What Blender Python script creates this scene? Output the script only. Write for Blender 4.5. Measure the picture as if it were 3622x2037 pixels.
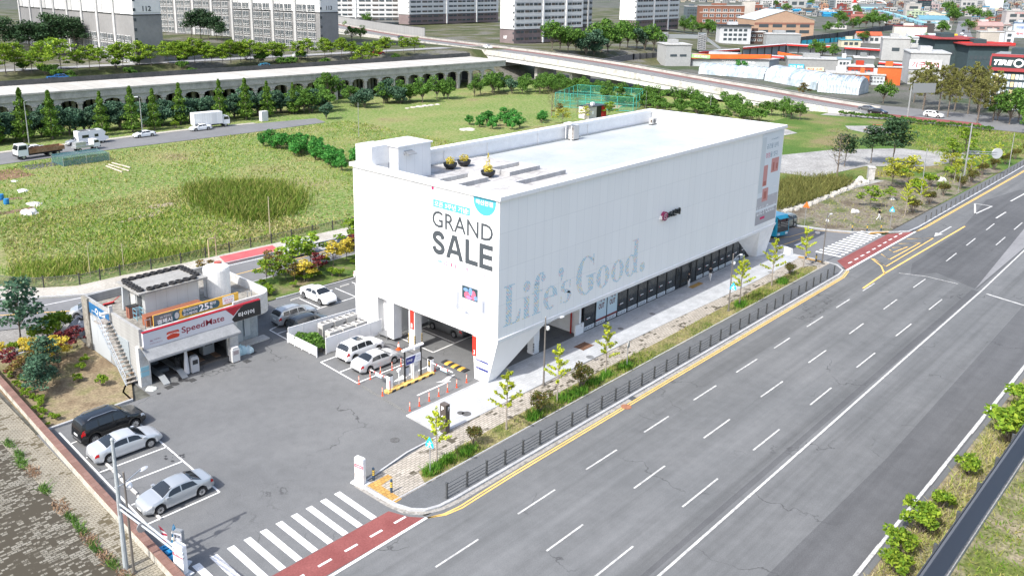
import bpy,math,random
import numpy as np
from mathutils import Vector,Matrix
for _o in list(bpy.data.objects):
 bpy.data.objects.remove(_o)
random.seed(11)
rng=np.random.default_rng(11)
SC=bpy.context.scene
COL=SC.collection
R=math.radians
FPX,PPX,PPY=3000.04,1605.53,718.13
YAW,PIT,ROL=R(45.084),R(-14.445),R(-0.1761)
CAMP=np.array([0.0,0.0,32.5])
_f=np.array([math.cos(PIT)*math.cos(YAW),math.cos(PIT)*math.sin(YAW),math.sin(PIT)])
_r=np.array([math.sin(YAW),-math.cos(YAW),0.0])
_d=np.cross(_f,_r)
_c,_s=math.cos(ROL),math.sin(ROL)
CM=np.array([_c*_r+_s*_d,-_s*_r+_c*_d,_f])
cam=bpy.data.cameras.new("camera")
cam.sensor_fit='HORIZONTAL'
cam.sensor_width=36.0
cam.lens=FPX/3622*36
cam.shift_x=(1811-PPX)/3622
cam.shift_y=(PPY-1018.5)/3622
cam.clip_start,cam.clip_end=0.5,9000
camo=bpy.data.objects.new("camera",cam)
COL.objects.link(camo)
mw=Matrix.Identity(4)
for i in range(3):
 mw[i][0],mw[i][1],mw[i][2],mw[i][3]=CM[0][i],-CM[1][i],-CM[2][i],CAMP[i]
camo.matrix_world=mw
SC.camera=camo
SUN_EL,SUN_DIR=R(47),R(-1.0)
w=bpy.data.worlds.new("World")
SC.world=w
w.use_nodes=True
nt=w.node_tree
bg=nt.nodes['Background']
sky=nt.nodes.new('ShaderNodeTexSky')
sky.sky_type='NISHITA'
sky.sun_disc=False
sky.sun_elevation=SUN_EL
sky.sun_rotation=R(-90)-SUN_DIR-R(0)
sky.air_density,sky.dust_density,sky.ozone_density=1.0,3.0,1.0
nt.links.new(sky.outputs[0],bg.inputs[0])
bg.inputs[1].default_value=0.15
sl=bpy.data.lights.new("sun",'SUN')
sl.energy=2.9
sl.angle=R(0.5)
sl.color=(1.0,0.975,0.93)
so=bpy.data.objects.new("sun",sl)
COL.objects.link(so)
_ld=Vector((math.cos(SUN_DIR)*math.cos(SUN_EL),math.sin(SUN_DIR)*math.cos(SUN_EL),-math.sin(SUN_EL)))
so.rotation_euler=_ld.to_track_quat('-Z','Y').to_euler()
so.location=(-60,0,90)
SC.view_settings.view_transform='Standard'
SC.view_settings.look='None'
SC.view_settings.exposure=0.98
SC.view_settings.gamma=1.0
SC.render.engine='CYCLES'
SC.cycles.max_bounces=6
SC.cycles.diffuse_bounces=3
SC.cycles.glossy_bounces=2
SC.cycles.transmission_bounces=2
SC.cycles.use_denoising=True
def hill_z(x,y):
 yf=228-0.137*(x-69)
 u=(y-yf-2)/16.0
 u=min(1,max(0,u)); s=u*u*(3-2*u)
 a=min(1,max(0,(x-225)/110.0)); a=a*a*(3-2*a)
 b=min(1,max(0,(x-y*1.35-60)/90.0)); b=b*b*(3-2*b)
 return 9.0*s*(1-0.5*a)*(1-b)
def pray(x,y):
 return CM.T @ np.array([(x-PPX)/FPX,(y-PPY)/FPX,1.0])
def G(x,y,z=0.0):
 d=pray(x,y)
 return CAMP+(z-CAMP[2])/d[2]*d
def GH(x,y):
 z=0.0
 for _ in range(25):
  p=G(x,y,z)
  z=0.6*z+0.4*hill_z(p[0],p[1])
 p=G(x,y,z)
 return np.array([p[0],p[1],hill_z(p[0],p[1])])
def T(r,c,x,y,z=0.0):
 return G(c*906+x*.35198,(0,510,1020,1527)[r]+y*.35198,z)
def TH(r,c,x,y):
 return GH(c*906+x*.35198,(0,510,1020,1527)[r]+y*.35198)
def depth(p):
 return float(CM[2] @ (np.array(p,float)-CAMP))
MATS={}
def _new(name):
 m=bpy.data.materials.new(name)
 m.use_nodes=True
 t=m.node_tree
 return m,t,t.nodes['Principled BSDF']
def plain(name,col,rough=0.6,metal=0.0,spec=0.4,coat=0.0,emit=None):
 if name in MATS: return MATS[name]
 m,t,b=_new(name)
 b.inputs['Base Color'].default_value=(*col,1)
 b.inputs['Roughness'].default_value=rough
 b.inputs['Metallic'].default_value=metal
 b.inputs['Specular IOR Level'].default_value=spec
 b.inputs['Coat Weight'].default_value=coat
 b.inputs['Coat Roughness'].default_value=0.08
 MATS[name]=m
 return m
class NT:
 """small helper round a node tree"""
 def __init__(s,t): s.t=t
 def n(s,typ,**kw):
  nd=s.t.nodes.new(typ)
  for k,v in kw.items():
   if k.startswith('i_'):
    nd.inputs[k[2:].replace('_',' ')].default_value=v
   else: setattr(nd,k,v)
  return nd
 def l(s,a,b): s.t.links.new(a,b)
 def pos(s,scale=(1,1,1),obj=False,rot=0):
  if obj:
   src=s.n('ShaderNodeTexCoord').outputs['Object']
  else:
   src=s.n('ShaderNodeNewGeometry').outputs['Position']
  mp=s.n('ShaderNodeMapping')
  mp.inputs['Scale'].default_value=scale
  mp.inputs['Rotation'].default_value=(0,0,rot)
  s.l(src,mp.inputs[0])
  return mp.outputs[0]
 def noise(s,vec,scale,detail=4,rough=0.6,dist=0):
  nd=s.n('ShaderNodeTexNoise',i_Scale=scale,i_Detail=detail,i_Roughness=rough,i_Distortion=dist)
  s.l(vec,nd.inputs['Vector'])
  return nd.outputs[0]
 def ramp(s,fac,stops,interp='LINEAR'):
  nd=s.n('ShaderNodeValToRGB')
  cr=nd.color_ramp
  cr.interpolation=interp
  while len(cr.elements)<len(stops): cr.elements.new(0.5)
  for e,(p,c) in zip(cr.elements,stops):
   e.position=p
   e.color=(*c,1) if not isinstance(c,(int,float)) else (c,c,c,1)
  s.l(fac,nd.inputs[0])
  return nd.outputs[0]
 def mix(s,fac,a,b,blend='MIX'):
  nd=s.n('ShaderNodeMix',data_type='RGBA',blend_type=blend)
  for v,i in ((fac,0),(a,6),(b,7)):
   if isinstance(v,(int,float)): nd.inputs[i].default_value=v
   elif isinstance(v,tuple): nd.inputs[i].default_value=(*v,1)
   else: s.l(v,nd.inputs[i])
  return nd.outputs[2]
 def math(s,op,a,b=0.0):
  nd=s.n('ShaderNodeMath',operation=op)
  for v,i in ((a,0),(b,1)):
   if isinstance(v,(int,float)): nd.inputs[i].default_value=v
   else: s.l(v,nd.inputs[i])
  return nd.outputs[0]
def rough_mat(name,c1,c2,scale=1.0,fine=20.0,finew=0.35,rough=0.9,bump=0.0,obj=False,stretch=(1,1,1),spec=0.25,c3=None,lohi=(0.35,0.65),metal=0.0):
 """weathered surface: two tones in patches plus fine grain"""
 if name in MATS: return MATS[name]
 m,t,b=_new(name)
 n=NT(t)
 p=n.pos(stretch,obj)
 big=n.noise(p,scale,5)
 stops=[(lohi[0],c1),(lohi[1],c2)]
 if c3: stops=[(lohi[0],c1),(0.5*(lohi[0]+lohi[1]),c2),(lohi[1],c3)]
 col=n.ramp(big,stops)
 fn=n.noise(n.pos((1,1,1),obj),fine,2)
 g=n.ramp(fn,[(0.3,1-finew),(0.7,1+finew*0.6)])
 col=n.mix(1.0,col,g,'MULTIPLY')
 n.l(col,b.inputs['Base Color'])
 b.inputs['Roughness'].default_value=rough
 b.inputs['Specular IOR Level'].default_value=spec
 b.inputs['Metallic'].default_value=metal
 if bump:
  bp=n.n('ShaderNodeBump',i_Strength=bump,i_Distance=0.05)
  n.l(fn,bp.inputs['Height'])
  n.l(bp.outputs[0],b.inputs['Normal'])
 MATS[name]=m
 return m
def asphalt(name,c1,c2,streak=None,crack=0.5,grain=0.3):
 m,t,b=_new(name)
 n=NT(t)
 p=n.pos()
 col=n.ramp(n.noise(p,0.12,5,0.6),[(0.3,c1),(0.7,c2)])
 col=n.mix(1.0,col,n.ramp(n.noise(p,1.1,4),[(0.25,0.90),(0.75,1.08)]),'MULTIPLY')
 col=n.mix(1.0,col,n.ramp(n.noise(p,14,2),[(0.25,1-grain),(0.75,1+grain)]),'MULTIPLY')
 if streak:
  sv=n.noise(n.pos((0.012,0.55,1)),1.0,4,0.65)
  col=n.mix(1.0,col,n.ramp(sv,[(0.3,1-streak),(0.5,1.0),(0.72,1+streak*.8)]),'MULTIPLY')
 if crack:
  dv=n.n('ShaderNodeVectorMath',operation='ADD')
  nz=n.n('ShaderNodeTexNoise',i_Scale=0.5,i_Detail=4)
  n.l(p,nz.inputs['Vector'])
  sc_=n.n('ShaderNodeVectorMath',operation='SCALE'); sc_.inputs['Scale'].default_value=4.0
  n.l(nz.outputs['Color'],sc_.inputs[0]); n.l(p,dv.inputs[0]); n.l(sc_.outputs[0],dv.inputs[1])
  vo=n.n('ShaderNodeTexVoronoi',feature='DISTANCE_TO_EDGE',i_Scale=0.085)
  n.l(dv.outputs[0],vo.inputs['Vector'])
  line=n.ramp(vo.outputs['Distance'],[(0.0,1.0),(0.006,0.0)])
  mask=n.ramp(n.noise(p,0.2,2),[(0.5,0.0),(0.62,1.0)])
  f=n.math('MULTIPLY',n.math('MULTIPLY',line,mask),crack)
  col=n.mix(f,col,(0.03,0.03,0.032))
 n.l(col,b.inputs['Base Color'])
 b.inputs['Roughness'].default_value=0.88
 b.inputs['Specular IOR Level'].default_value=0.25
 MATS[name]=m
 return m
def pavers(name,c1,c2,mortar,bw,bh,moss=None,mossamt=(0.5,0.6),mossscale=0.6,rot=0,msize=0.02):
 m,t,b=_new(name)
 n=NT(t)
 p=n.pos(rot=rot)
 br=n.n('ShaderNodeTexBrick',i_Scale=1.0,i_Mortar_Size=msize,i_Bias=0.0)
 br.inputs['Brick Width'].default_value=bw
 br.inputs['Row Height'].default_value=bh
 br.inputs['Color1'].default_value=(*c1,1)
 br.inputs['Color2'].default_value=(*c2,1)
 br.inputs['Mortar'].default_value=(*mortar,1)
 n.l(p,br.inputs['Vector'])
 col=br.outputs['Color']
 col=n.mix(1.0,col,n.ramp(n.noise(p,0.7,5),[(0.25,0.82),(0.75,1.12)]),'MULTIPLY')
 col=n.mix(1.0,col,n.ramp(n.noise(p,12,2),[(0.3,0.86),(0.7,1.1)]),'MULTIPLY')
 if moss:
  snap=n.n('ShaderNodeVectorMath',operation='SNAP')
  snap.inputs[1].default_value=(bw,bh,1)
  n.l(p,snap.inputs[0])
  a=n.noise(snap.outputs[0],mossscale,3,0.65)
  wn=n.n('ShaderNodeTexWhiteNoise')
  n.l(snap.outputs[0],wn.inputs['Vector'])
  f=n.math('ADD',a,n.math('MULTIPLY',n.math('SUBTRACT',wn.outputs['Value'],0.5),0.28))
  f=n.math('ADD',f,n.math('MULTIPLY',n.math('SUBTRACT',n.noise(p,5,3),0.5),0.18))
  f=n.ramp(f,[(mossamt[0],0.0),(mossamt[1],1.0)])
  col=n.mix(f,col,moss)
 n.l(col,b.inputs['Base Color'])
 b.inputs['Roughness'].default_value=0.9
 b.inputs['Specular IOR Level'].default_value=0.2
 MATS[name]=m
 return m
def panel_mat(name,col,seam,axis,pw,ph,z0=0.0,u0=0.0,dirt=0.06):
 """wall cladding with joints; axis 'x' for walls along X, 'y' for walls along Y"""
 m,t,b=_new(name)
 n=NT(t)
 src=n.n('ShaderNodeNewGeometry').outputs['Position']
 sp=n.n('ShaderNodeSeparateXYZ'); n.l(src,sp.inputs[0])
 cb=n.n('ShaderNodeCombineXYZ')
 n.l(n.math('SUBTRACT',sp.outputs[0 if axis=='x' else 1],u0),cb.inputs[0])
 n.l(n.math('SUBTRACT',sp.outputs[2],z0),cb.inputs[1])
 br=n.n('ShaderNodeTexBrick',i_Scale=1.0,i_Mortar_Size=0.012,i_Bias=0.0,offset=0.0)
 br.inputs['Brick Width'].default_value=pw
 br.inputs['Row Height'].default_value=ph
 br.inputs['Color1'].default_value=(*col,1)
 br.inputs['Color2'].default_value=(*[c*0.975 for c in col],1)
 br.inputs['Mortar'].default_value=(*seam,1)
 n.l(cb.outputs[0],br.inputs['Vector'])
 sv=n.noise(n.pos((1.2,1.2,0.06)),1.0,4,0.6)
 c=n.mix(1.0,br.outputs['Color'],n.ramp(sv,[(0.3,1-dirt),(0.6,1.0)]),'MULTIPLY')
 n.l(c,b.inputs['Base Color'])
 b.inputs['Roughness'].default_value=0.5
 b.inputs['Specular IOR Level'].default_value=0.3
 MATS[name]=m
 return m
LEAFK=1.55
def leaf_mat(name,cols,transl=0.25,sat=1.0):
 """foliage: each leaf its own tone out of a short range"""
 m,t,b=_new(name)
 n=NT(t)
 geo=n.n('ShaderNodeNewGeometry')
 st=[(i/(len(cols)-1),tuple(min(.8,v*LEAFK) for v in c)) for i,c in enumerate(cols)]
 col=n.ramp(geo.outputs['Random Per Island'],st)
 oi=n.n('ShaderNodeObjectInfo')
 col=n.mix(1.0,col,n.ramp(oi.outputs['Random'],[(0,0.85),(1,1.15)]),'MULTIPLY')
 n.l(col,b.inputs['Base Color'])
 b.inputs['Roughness'].default_value=0.7
 b.inputs['Specular IOR Level'].default_value=0.15
 tr=n.n('ShaderNodeBsdfTranslucent')
 n.l(col,tr.inputs[0])
 mx=n.n('ShaderNodeMixShader',i_Fac=transl)
 n.l(b.outputs[0],mx.inputs[1]); n.l(tr.outputs[0],mx.inputs[2])
 n.l(mx.outputs[0],t.nodes['Material Output'].inputs[0])
 MATS[name]=m
 return m
class MB:
 def __init__(s): s.v=[]; s.f=[]; s.m=[]
 def _add(s,vs,fs,m=0):
  o=len(s.v)
  s.v+=[tuple(map(float,q)) for q in vs]
  for f in fs: s.f.append([i+o for i in f]); s.m.append(m)
  return s
 def box(s,x0,x1,y0,y1,z0,z1,m=0):
  vs=[(x0,y0,z0),(x1,y0,z0),(x1,y1,z0),(x0,y1,z0),(x0,y0,z1),(x1,y0,z1),(x1,y1,z1),(x0,y1,z1)]
  return s._add(vs,[(3,2,1,0),(4,5,6,7),(0,1,5,4),(1,2,6,5),(2,3,7,6),(3,0,4,7)],m)
 def obox(s,c,sz,rz=0,m=0):
  ca,sa=math.cos(rz),math.sin(rz)
  vs=[]
  for z in (0,sz[2]):
   for x,y in ((-1,-1),(1,-1),(1,1),(-1,1)):
    a,b=x*sz[0]/2,y*sz[1]/2
    vs.append((c[0]+a*ca-b*sa,c[1]+a*sa+b*ca,c[2]+z))
  return s._add(vs,[(3,2,1,0),(4,5,6,7),(0,1,5,4),(1,2,6,5),(2,3,7,6),(3,0,4,7)],m)
 def prism(s,poly,z0,z1,m=0,top=True):
  n=len(poly)
  a=sum(poly[i][0]*poly[(i+1) % n][1]-poly[(i+1) % n][0]*poly[i][1] for i in range(n))
  if a<0: poly=poly[::-1]
  vs=[(p[0],p[1],z0) for p in poly]+[(p[0],p[1],z1) for p in poly]
  fs=[[i,(i+1) % n,n+(i+1) % n,n+i] for i in range(n)]
  fs.append(list(range(n,2*n))); fs.append(list(range(n-1,-1,-1)))
  return s._add(vs,fs,m)
 def flat(s,poly,z,m=0):
  n=len(poly)
  a=sum(poly[i][0]*poly[(i+1) % n][1]-poly[(i+1) % n][0]*poly[i][1] for i in range(n))
  if a<0: poly=poly[::-1]
  return s._add([(p[0],p[1],z) for p in poly],[list(range(n))],m)
 def face(s,*pts,m=0):
  return s._add(pts,[list(range(len(pts)))],m)
 def ext(s,pts,vec,m=0):
  """3-D polygon thickened along vec"""
  n=len(pts)
  q=[tuple(np.array(p,float)+np.array(vec,float)) for p in pts]
  fs=[list(range(n))[::-1],list(range(n,2*n))]+[[i,(i+1) % n,n+(i+1) % n,n+i] for i in range(n)]
  return s._add(list(pts)+q,fs,m)
 def tube(s,path,rad,n=6,m=0,cap=True):
  P=[Vector(p) for p in path]
  if not isinstance(rad,(list,tuple)): rad=[rad]*len(P)
  rings=[]
  for i,p in enumerate(P):
   d=(P[min(i+1,len(P)-1)]-P[max(i-1,0)])
   if d.length<1e-9: d=Vector((0,0,1))
   d.normalize()
   u=d.cross(Vector((0,0,1)))
   if u.length<0.05: u=d.cross(Vector((1,0,0)))
   u.normalize(); v2=d.cross(u)
   rings.append([p+(u*math.cos(a)+v2*math.sin(a))*rad[i] for a in [2*math.pi*k/n for k in range(n)]])
  vs=[q for r_ in rings for q in r_]
  fs=[]
  for i in range(len(P)-1):
   for k in range(n):
    a,b=i*n+k,i*n+(k+1) % n
    fs.append((a,a+n,b+n,b))
  if cap:
   fs.append(list(range(n))); fs.append([(len(P)-1)*n+k for k in range(n)][::-1])
  return s._add(vs,fs,m)
 def cyl(s,c,r,h,n=16,r2=None,m=0):
  r2=r if r2 is None else r2
  vs=[(c[0]+q*math.cos(2*math.pi*k/n),c[1]+q*math.sin(2*math.pi*k/n),c[2]+z) for q,z in ((r,0),(r2,h)) for k in range(n)]
  fs=[(k,(k+1) % n,n+(k+1) % n,n+k) for k in range(n)]+[list(range(n))[::-1],list(range(n,2*n))]
  return s._add(vs,fs,m)
 def lathe(s,prof,n=16,c=(0,0,0),m=0):
  vs=[(c[0]+r_*math.cos(2*math.pi*k/n),c[1]+r_*math.sin(2*math.pi*k/n),c[2]+z) for r_,z in prof for k in range(n)]
  fs=[]
  for i in range(len(prof)-1):
   for k in range(n):
    fs.append((i*n+k,i*n+(k+1) % n,(i+1)*n+(k+1) % n,(i+1)*n+k))
  fs.append(list(range(n))[::-1]); fs.append([(len(prof)-1)*n+k for k in range(n)])
  return s._add(vs,fs,m)
 def disc_y(s,c,r,y0,y1,n=20,m=0,hub=None):
  """cylinder lying along Y"""
  vs=[(c[0]+r*math.cos(2*math.pi*k/n),c[1]+y,c[2]+r*math.sin(2*math.pi*k/n)) for y in (y0,y1) for k in range(n)]
  fs=[(k,n+k,n+(k+1) % n,(k+1) % n) for k in range(n)]+[list(range(n)),list(range(n,2*n))[::-1]]
  return s._add(vs,fs,m)
 def build(s,name,mats,parent=None,world=False,smooth=False,label=None,kind=None):
  me=bpy.data.meshes.new(name)
  vs=s.v
  if world and parent is not None:
   q=parent
   off=np.zeros(3)
   while q is not None:
    off+=np.array(q.location); q=q.parent
   vs=[tuple(np.array(p)-off) for p in vs]
  me.from_pydata(vs,[],s.f)
  if not isinstance(mats,(list,tuple)): mats=[mats]
  for mm in mats: me.materials.append(mm)
  if len(mats)>1: me.polygons.foreach_set('material_index',s.m)
  if smooth: me.polygons.foreach_set('use_smooth',[True]*len(me.polygons))
  me.update()
  o=bpy.data.objects.new(name,me)
  COL.objects.link(o)
  if parent is not None: o.parent=parent
  if label: o['label']=label
  if kind: o['kind']=kind
  return o
def np_mesh(name,V,Fq,mat,parent=None,kind=None,smooth=False):
 """big mesh from numpy quads"""
 me=bpy.data.meshes.new(name)
 nf,k=Fq.shape
 me.vertices.add(len(V)); me.vertices.foreach_set('co',V.astype(np.float32).ravel())
 me.loops.add(nf*k); me.loops.foreach_set('vertex_index',Fq.astype(np.int32).ravel())
 me.polygons.add(nf)
 me.polygons.foreach_set('loop_start',np.arange(0,nf*k,k,dtype=np.int32))
 me.polygons.foreach_set('loop_total',np.full(nf,k,dtype=np.int32))
 if smooth: me.polygons.foreach_set('use_smooth',[True]*nf)
 me.materials.append(mat)
 me.update(calc_edges=True)
 o=bpy.data.objects.new(name,me)
 COL.objects.link(o)
 if parent is not None: o.parent=parent
 if kind: o['kind']=kind
 return o
def tag(o,label=None,cat=None,group=None,kind=None):
 if label: o['label']=label
 if cat: o['category']=cat
 if group: o['group']=group
 if kind: o['kind']=kind
 return o
def thing(name,label,cat,loc=(0,0,0),rz=0,group=None):
 o=bpy.data.objects.new(name,None)
 o.empty_display_size=0.3
 COL.objects.link(o)
 o.location=tuple(map(float,loc)); o.rotation_euler=(0,0,rz)
 return tag(o,label,cat,group)
def struct(name,mb,mat):
 o=mb.build(name,mat)
 o['kind']='structure'
 return o
def copy_tree(o,parent=None):
 c=o.copy(); COL.objects.link(c); c.parent=parent
 for ch in o.children: copy_tree(ch,c)
 return c
def dup(o,loc,rz=0,label=None,group=None,scale=None):
 c=copy_tree(o)
 c.location=tuple(map(float,loc)); c.rotation_euler=(0,0,rz)
 if label: c['label']=label
 if group: c['group']=group
 if scale is not None: c.scale=scale if isinstance(scale,(tuple,list)) else (scale,)*3
 return c
def text_poly(s,bold=0.0,shear=0.0,spacing=1.0):
 cu=bpy.data.curves.new('txt','FONT')
 cu.body=s
 cu.offset=bold
 cu.shear=shear
 cu.space_character=spacing
 cu.resolution_u=3
 o=bpy.data.objects.new('txt',cu)
 COL.objects.link(o)
 dg=bpy.context.evaluated_depsgraph_get()
 dg.update()
 me=bpy.data.meshes.new_from_object(o.evaluated_get(dg))
 V=np.array([v.co[:] for v in me.vertices]) if len(me.vertices) else np.zeros((0,3))
 F=[list(p.vertices) for p in me.polygons]
 bpy.data.objects.remove(o); bpy.data.curves.remove(cu); bpy.data.meshes.remove(me)
 return V,F
def text_on(mb,s,O,U,Vv,wdt,hgt,off=0.004,bold=0.0,m=0,shear=0.0,spacing=1.0):
 """writes s with its lower-left corner at O, along U, up Vv, fitted to wdt x hgt"""
 V,F=text_poly(s,bold,shear,spacing)
 if len(V)==0: return mb
 O,U,Vv=(np.array(q,float) for q in (O,U,Vv))
 N=np.cross(U,Vv)
 mn,mx=V.min(0),V.max(0)
 sx=wdt/max(1e-6,mx[0]-mn[0]); sy=hgt/max(1e-6,mx[1]-mn[1])
 pts=[O+U*(p[0]-mn[0])*sx+Vv*(p[1]-mn[1])*sy+N*off for p in V]
 mb._add(pts,F,m)
 return mb
def panel(mb,O,U,V,w_,h_,off=0.0,m=0,th=0.0):
 """rectangle on a plane, optionally with thickness behind it"""
 O,U,V=(np.array(q,float) for q in (O,U,V))
 N=np.cross(U,V)
 p=[O+N*off,O+U*w_+N*off,O+U*w_+V*h_+N*off,O+V*h_+N*off]
 if th: mb.ext(p,-N*th,m)
 else: mb.face(*p,m=m)
 return mb
def rrect(O,U,V,w_,h_,r_,off=0.0,n=5):
 O,U,V=(np.array(q,float) for q in (O,U,V))
 N=np.cross(U,V)
 pts=[]
 for cx,cy,a0 in ((w_-r_,r_,-90),(w_-r_,h_-r_,0),(r_,h_-r_,90),(r_,r_,180)):
  for k in range(n+1):
   a=R(a0+90*k/n)
   pts.append(O+U*(cx+r_*math.cos(a))+V*(cy+r_*math.sin(a))+N*off)
 return pts
def smooth(P,k=6):
 P=np.array(P,float); out=[]
 for i in range(len(P)-1):
  p0_,p1,p2,p3=P[max(i-1,0)],P[i],P[i+1],P[min(i+2,len(P)-1)]
  for t in np.linspace(0,1,k,endpoint=False):
   out.append(.5*((2*p1)+(-p0_+p2)*t+(2*p0_-5*p1+4*p2-p3)*t*t+(-p0_+3*p1-3*p2+p3)*t**3))
 return out+[P[-1]]

m_ground=rough_mat('town_ground',(.075,.08,.06),(.12,.118,.105),.03,1.5,.4,c3=(.05,.075,.03),lohi=(.38,.62))
b=MB().flat([(-5000,-3000),(6500,-3000),(6500,6500),(-5000,6500)],-0.10)
struct('ground',b,m_ground)
def field_mat():
 m,t,bs=_new('field_grass')
 n=NT(t); p=n.pos()
 st=n.pos((1,1,1))
 a=n.noise(st,.055,5,.65)
 col=n.ramp(a,[(.32,(.19,.15,.085)),(.42,(.20,.23,.075)),(.52,(.13,.21,.045)),(.66,(.09,.19,.03))])
 fine=n.noise(n.pos((1.0,1.6,1)),1.15,4,.7)
 col=n.mix(n.ramp(fine,[(.42,0.0),(.62,.75)]),col,(.33,.30,.17))
 col=n.mix(n.ramp(n.noise(p,2.3,3,.6),[(.52,0.0),(.68,.8)]),col,(.055,.125,.02))
 n.l(col,bs.inputs['Base Color'])
 bs.inputs['Roughness'].default_value=1; bs.inputs['Specular IOR Level'].default_value=.05
 bp=n.n('ShaderNodeBump',i_Strength=.9,i_Distance=.35)
 n.l(fine,bp.inputs['Height']); n.l(bp.outputs[0],bs.inputs['Normal'])
 MATS['field']=m
 return m
m_field=field_mat()
gx,gy=np.meshgrid(np.linspace(-170,226,190),np.linspace(89.5,232,110))
_e=np.clip((gy-95)/8,0,1)*np.clip((164-gy)/6,0,1)
gz=-0.06+_e*(0.08+0.06*np.sin(gx*.31+gy*.2)*np.sin(gy*.43))
V=np.stack([gx,gy,gz],-1).reshape(-1,3)
idx=np.arange(190*110).reshape(110,190)
F=np.stack([idx[:-1,:-1],idx[:-1,1:],idx[1:,1:],idx[1:,:-1]],-1).reshape(-1,4)
o=np_mesh('field',V,F,m_field,kind='structure',smooth=True)
m_lawn=rough_mat('lawn_grass',(.07,.135,.02),(.13,.17,.04),.09,3.5,.5,c3=(.20,.17,.08),lohi=(.42,.64))
b=MB().flat([(140,36.8),(228,34),(228,92),(132,92),(119,62)],-0.045)
struct('lawn',b,m_lawn)
m_dry=rough_mat('dry_earth',(.13,.105,.075),(.21,.185,.14),.25,3.0,.5,c3=(.10,.12,.04),lohi=(.38,.62))
b=MB().flat([(120.8,36.9),(178,36.7),(178,42),(160,45),(150,52),(147,56),(124,56),(114.6,50),(114.6,45),(116.6,40.2)],-0.03)
struct('garden_earth',b,m_dry)
m_gravel=rough_mat('pale_gravel',(.25,.245,.235),(.36,.355,.34),.3,2.5,.3)
b=MB()
b.flat([(147,58),(163,55.5),(172,47),(188,42.5),(196,45),(188,52),(187,57),(176,66),(160,72),(146,70)],-0.012)
b.flat([(201,68),(204,74),(208.5,76.5),(213,72),(212,66),(206,64.5)],-0.012)
b.flat([(222,88),(228,88),(228,75),(226.5,74)],-0.012)
b.flat([(176,82),(190,80),(200,92),(190,97),(178,92)],-0.012)
b.flat([(120,51.6),(128,50.2),(138,50.2),(145,49.8),(153,48.6),(153,50),(145,51),(138,51.4),(129,51.8),(122,53)],-0.012)
struct('gravel_path',b,m_gravel)
m_road=asphalt('road_asphalt',(.118,.122,.124),(.148,.151,.152),streak=.28,crack=.7,grain=.16)
struct('main_road',MB().flat([(-200,12.7),(1600,12.7),(1600,34.45),(-200,34.45)],0.0),m_road)
m_patch=asphalt('road_patch',(.085,.087,.09),(.11,.112,.115),streak=.2,crack=.4,grain=.2)
b=MB()
b.flat([(103.5,21.8),(106.5,26.8),(103.2,28.6),(108,29.9),(128,30.1),(150,32.4),(162,30.5),(170,21.6)],0.003)
b.flat([(20,21.42),(60,21.5),(103,21.5),(103,22.2),(60,21.95),(20,21.7)],0.003)
b.flat([(-50,13),(104,13),(103,17.0),(60,16.4),(20,17.2)],0.0025)
struct('asphalt_patch',b,m_patch)
m_pale=asphalt('road_pale',(.20,.20,.205),(.235,.236,.24),streak=.12,crack=.2,grain=.12)
b=MB().flat([(103.3,22.0),(106.3,22.2),(170,26.5),(300,27.5),(300,22.0)],0.006)
struct('concrete_lane',b,m_pale)
m_lot=asphalt('lot_asphalt',(.125,.128,.130),(.158,.161,.162),crack=.8,grain=.2)
struct('car_park',MB().flat([(17.6,34.45),(31.9,34.45),(31.2,40.2),(39.6,40.8),(39.6,44.7),(100.5,44.9),(100.5,73.2),(27,76),(27,62),(17.6,62)],0.004),m_lot)
m_street=asphalt('street_asphalt',(.15,.152,.155),(.185,.187,.19),crack=.4,grain=.12)
st=[(15,88.5),(22.8,85),(28.3,82.4),(34,80.6),(42,79.9),(100.5,80),(100.5,34.45),(119.6,34.45),(116.7,40),(114.4,46),(113.6,50),(118,62),(122,80),(124,87.0),
  (67,86.2),(47,87.6),(40,87.7),(32.7,88.5),(25.5,93.4),(18,99),(8,106),(-40,133),(-45,125),(0,98)]
struct('back_street',MB().flat(st,-0.004),m_street)
m_walk=rough_mat('back_pavement',(.36,.335,.29),(.46,.435,.39),.4,4,.25)
struct('back_pavement',MB().flat([(25.5,93.6),(32.7,88.7),(40,87.9),(47,87.8),(67,86.4),(124,87.2),(124,90),(70,90),(60,90.6),(50,91.3),(45,91.5),(38,92.3),(33,92.5),(30,94.6),(26.5,99),(0,118),(-40,140),(-42,134),(8,106.2)],0.002),m_walk)
m_red=rough_mat('red_surface',(.20,.062,.058),(.25,.085,.078),.5,9,.2)
m_redb=rough_mat('red_surface_bright',(.42,.09,.10),(.50,.13,.13),.5,9,.2)
b=MB()
b.flat([(18.2,34.35),(31.8,34.35),(31.1,35.2),(30.6,36.5),(18.2,36.5)],0.010)
b.flat([(99.9,34.5),(123.2,34.25),(119.2,36.5),(102.6,36.7)],0.010)
struct('cycle_crossing',b,m_red)
struct('school_zone_surface',MB().flat([(48.9,87.6),(56.5,87.2),(57,90.2),(49.7,90.7)],0.010),m_redb)
struct('far_road',MB().flat([(-100,168.2),(48,167.8),(70,168.2),(100,166.3),(122,166.5),(124,173.4),(109,176.4),(92,178.9),(52,179.3),(-100,179.6)],0.012),m_street)
struct('far_pavement',MB().flat([(-100,179.8),(52,179.5),(92,179.1),(109,176.6),(109,178.2),(92,181.0),(52,181.4),(-100,181.5)],0.02),m_walk)
m_bike=asphalt('bike_asphalt',(.10,.105,.11),(.135,.14,.145),crack=.3,grain=.2)
m_cream=pavers('cream_paving',(.36,.325,.275),(.44,.40,.345),(.16,.145,.12),.44,.22,moss=(.085,.075,.055),mossamt=(.60,.68),mossscale=.5)
m_grey=pavers('grey_paving',(.40,.41,.42),(.45,.46,.47),(.33,.335,.34),.6,.3,msize=.012)
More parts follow.
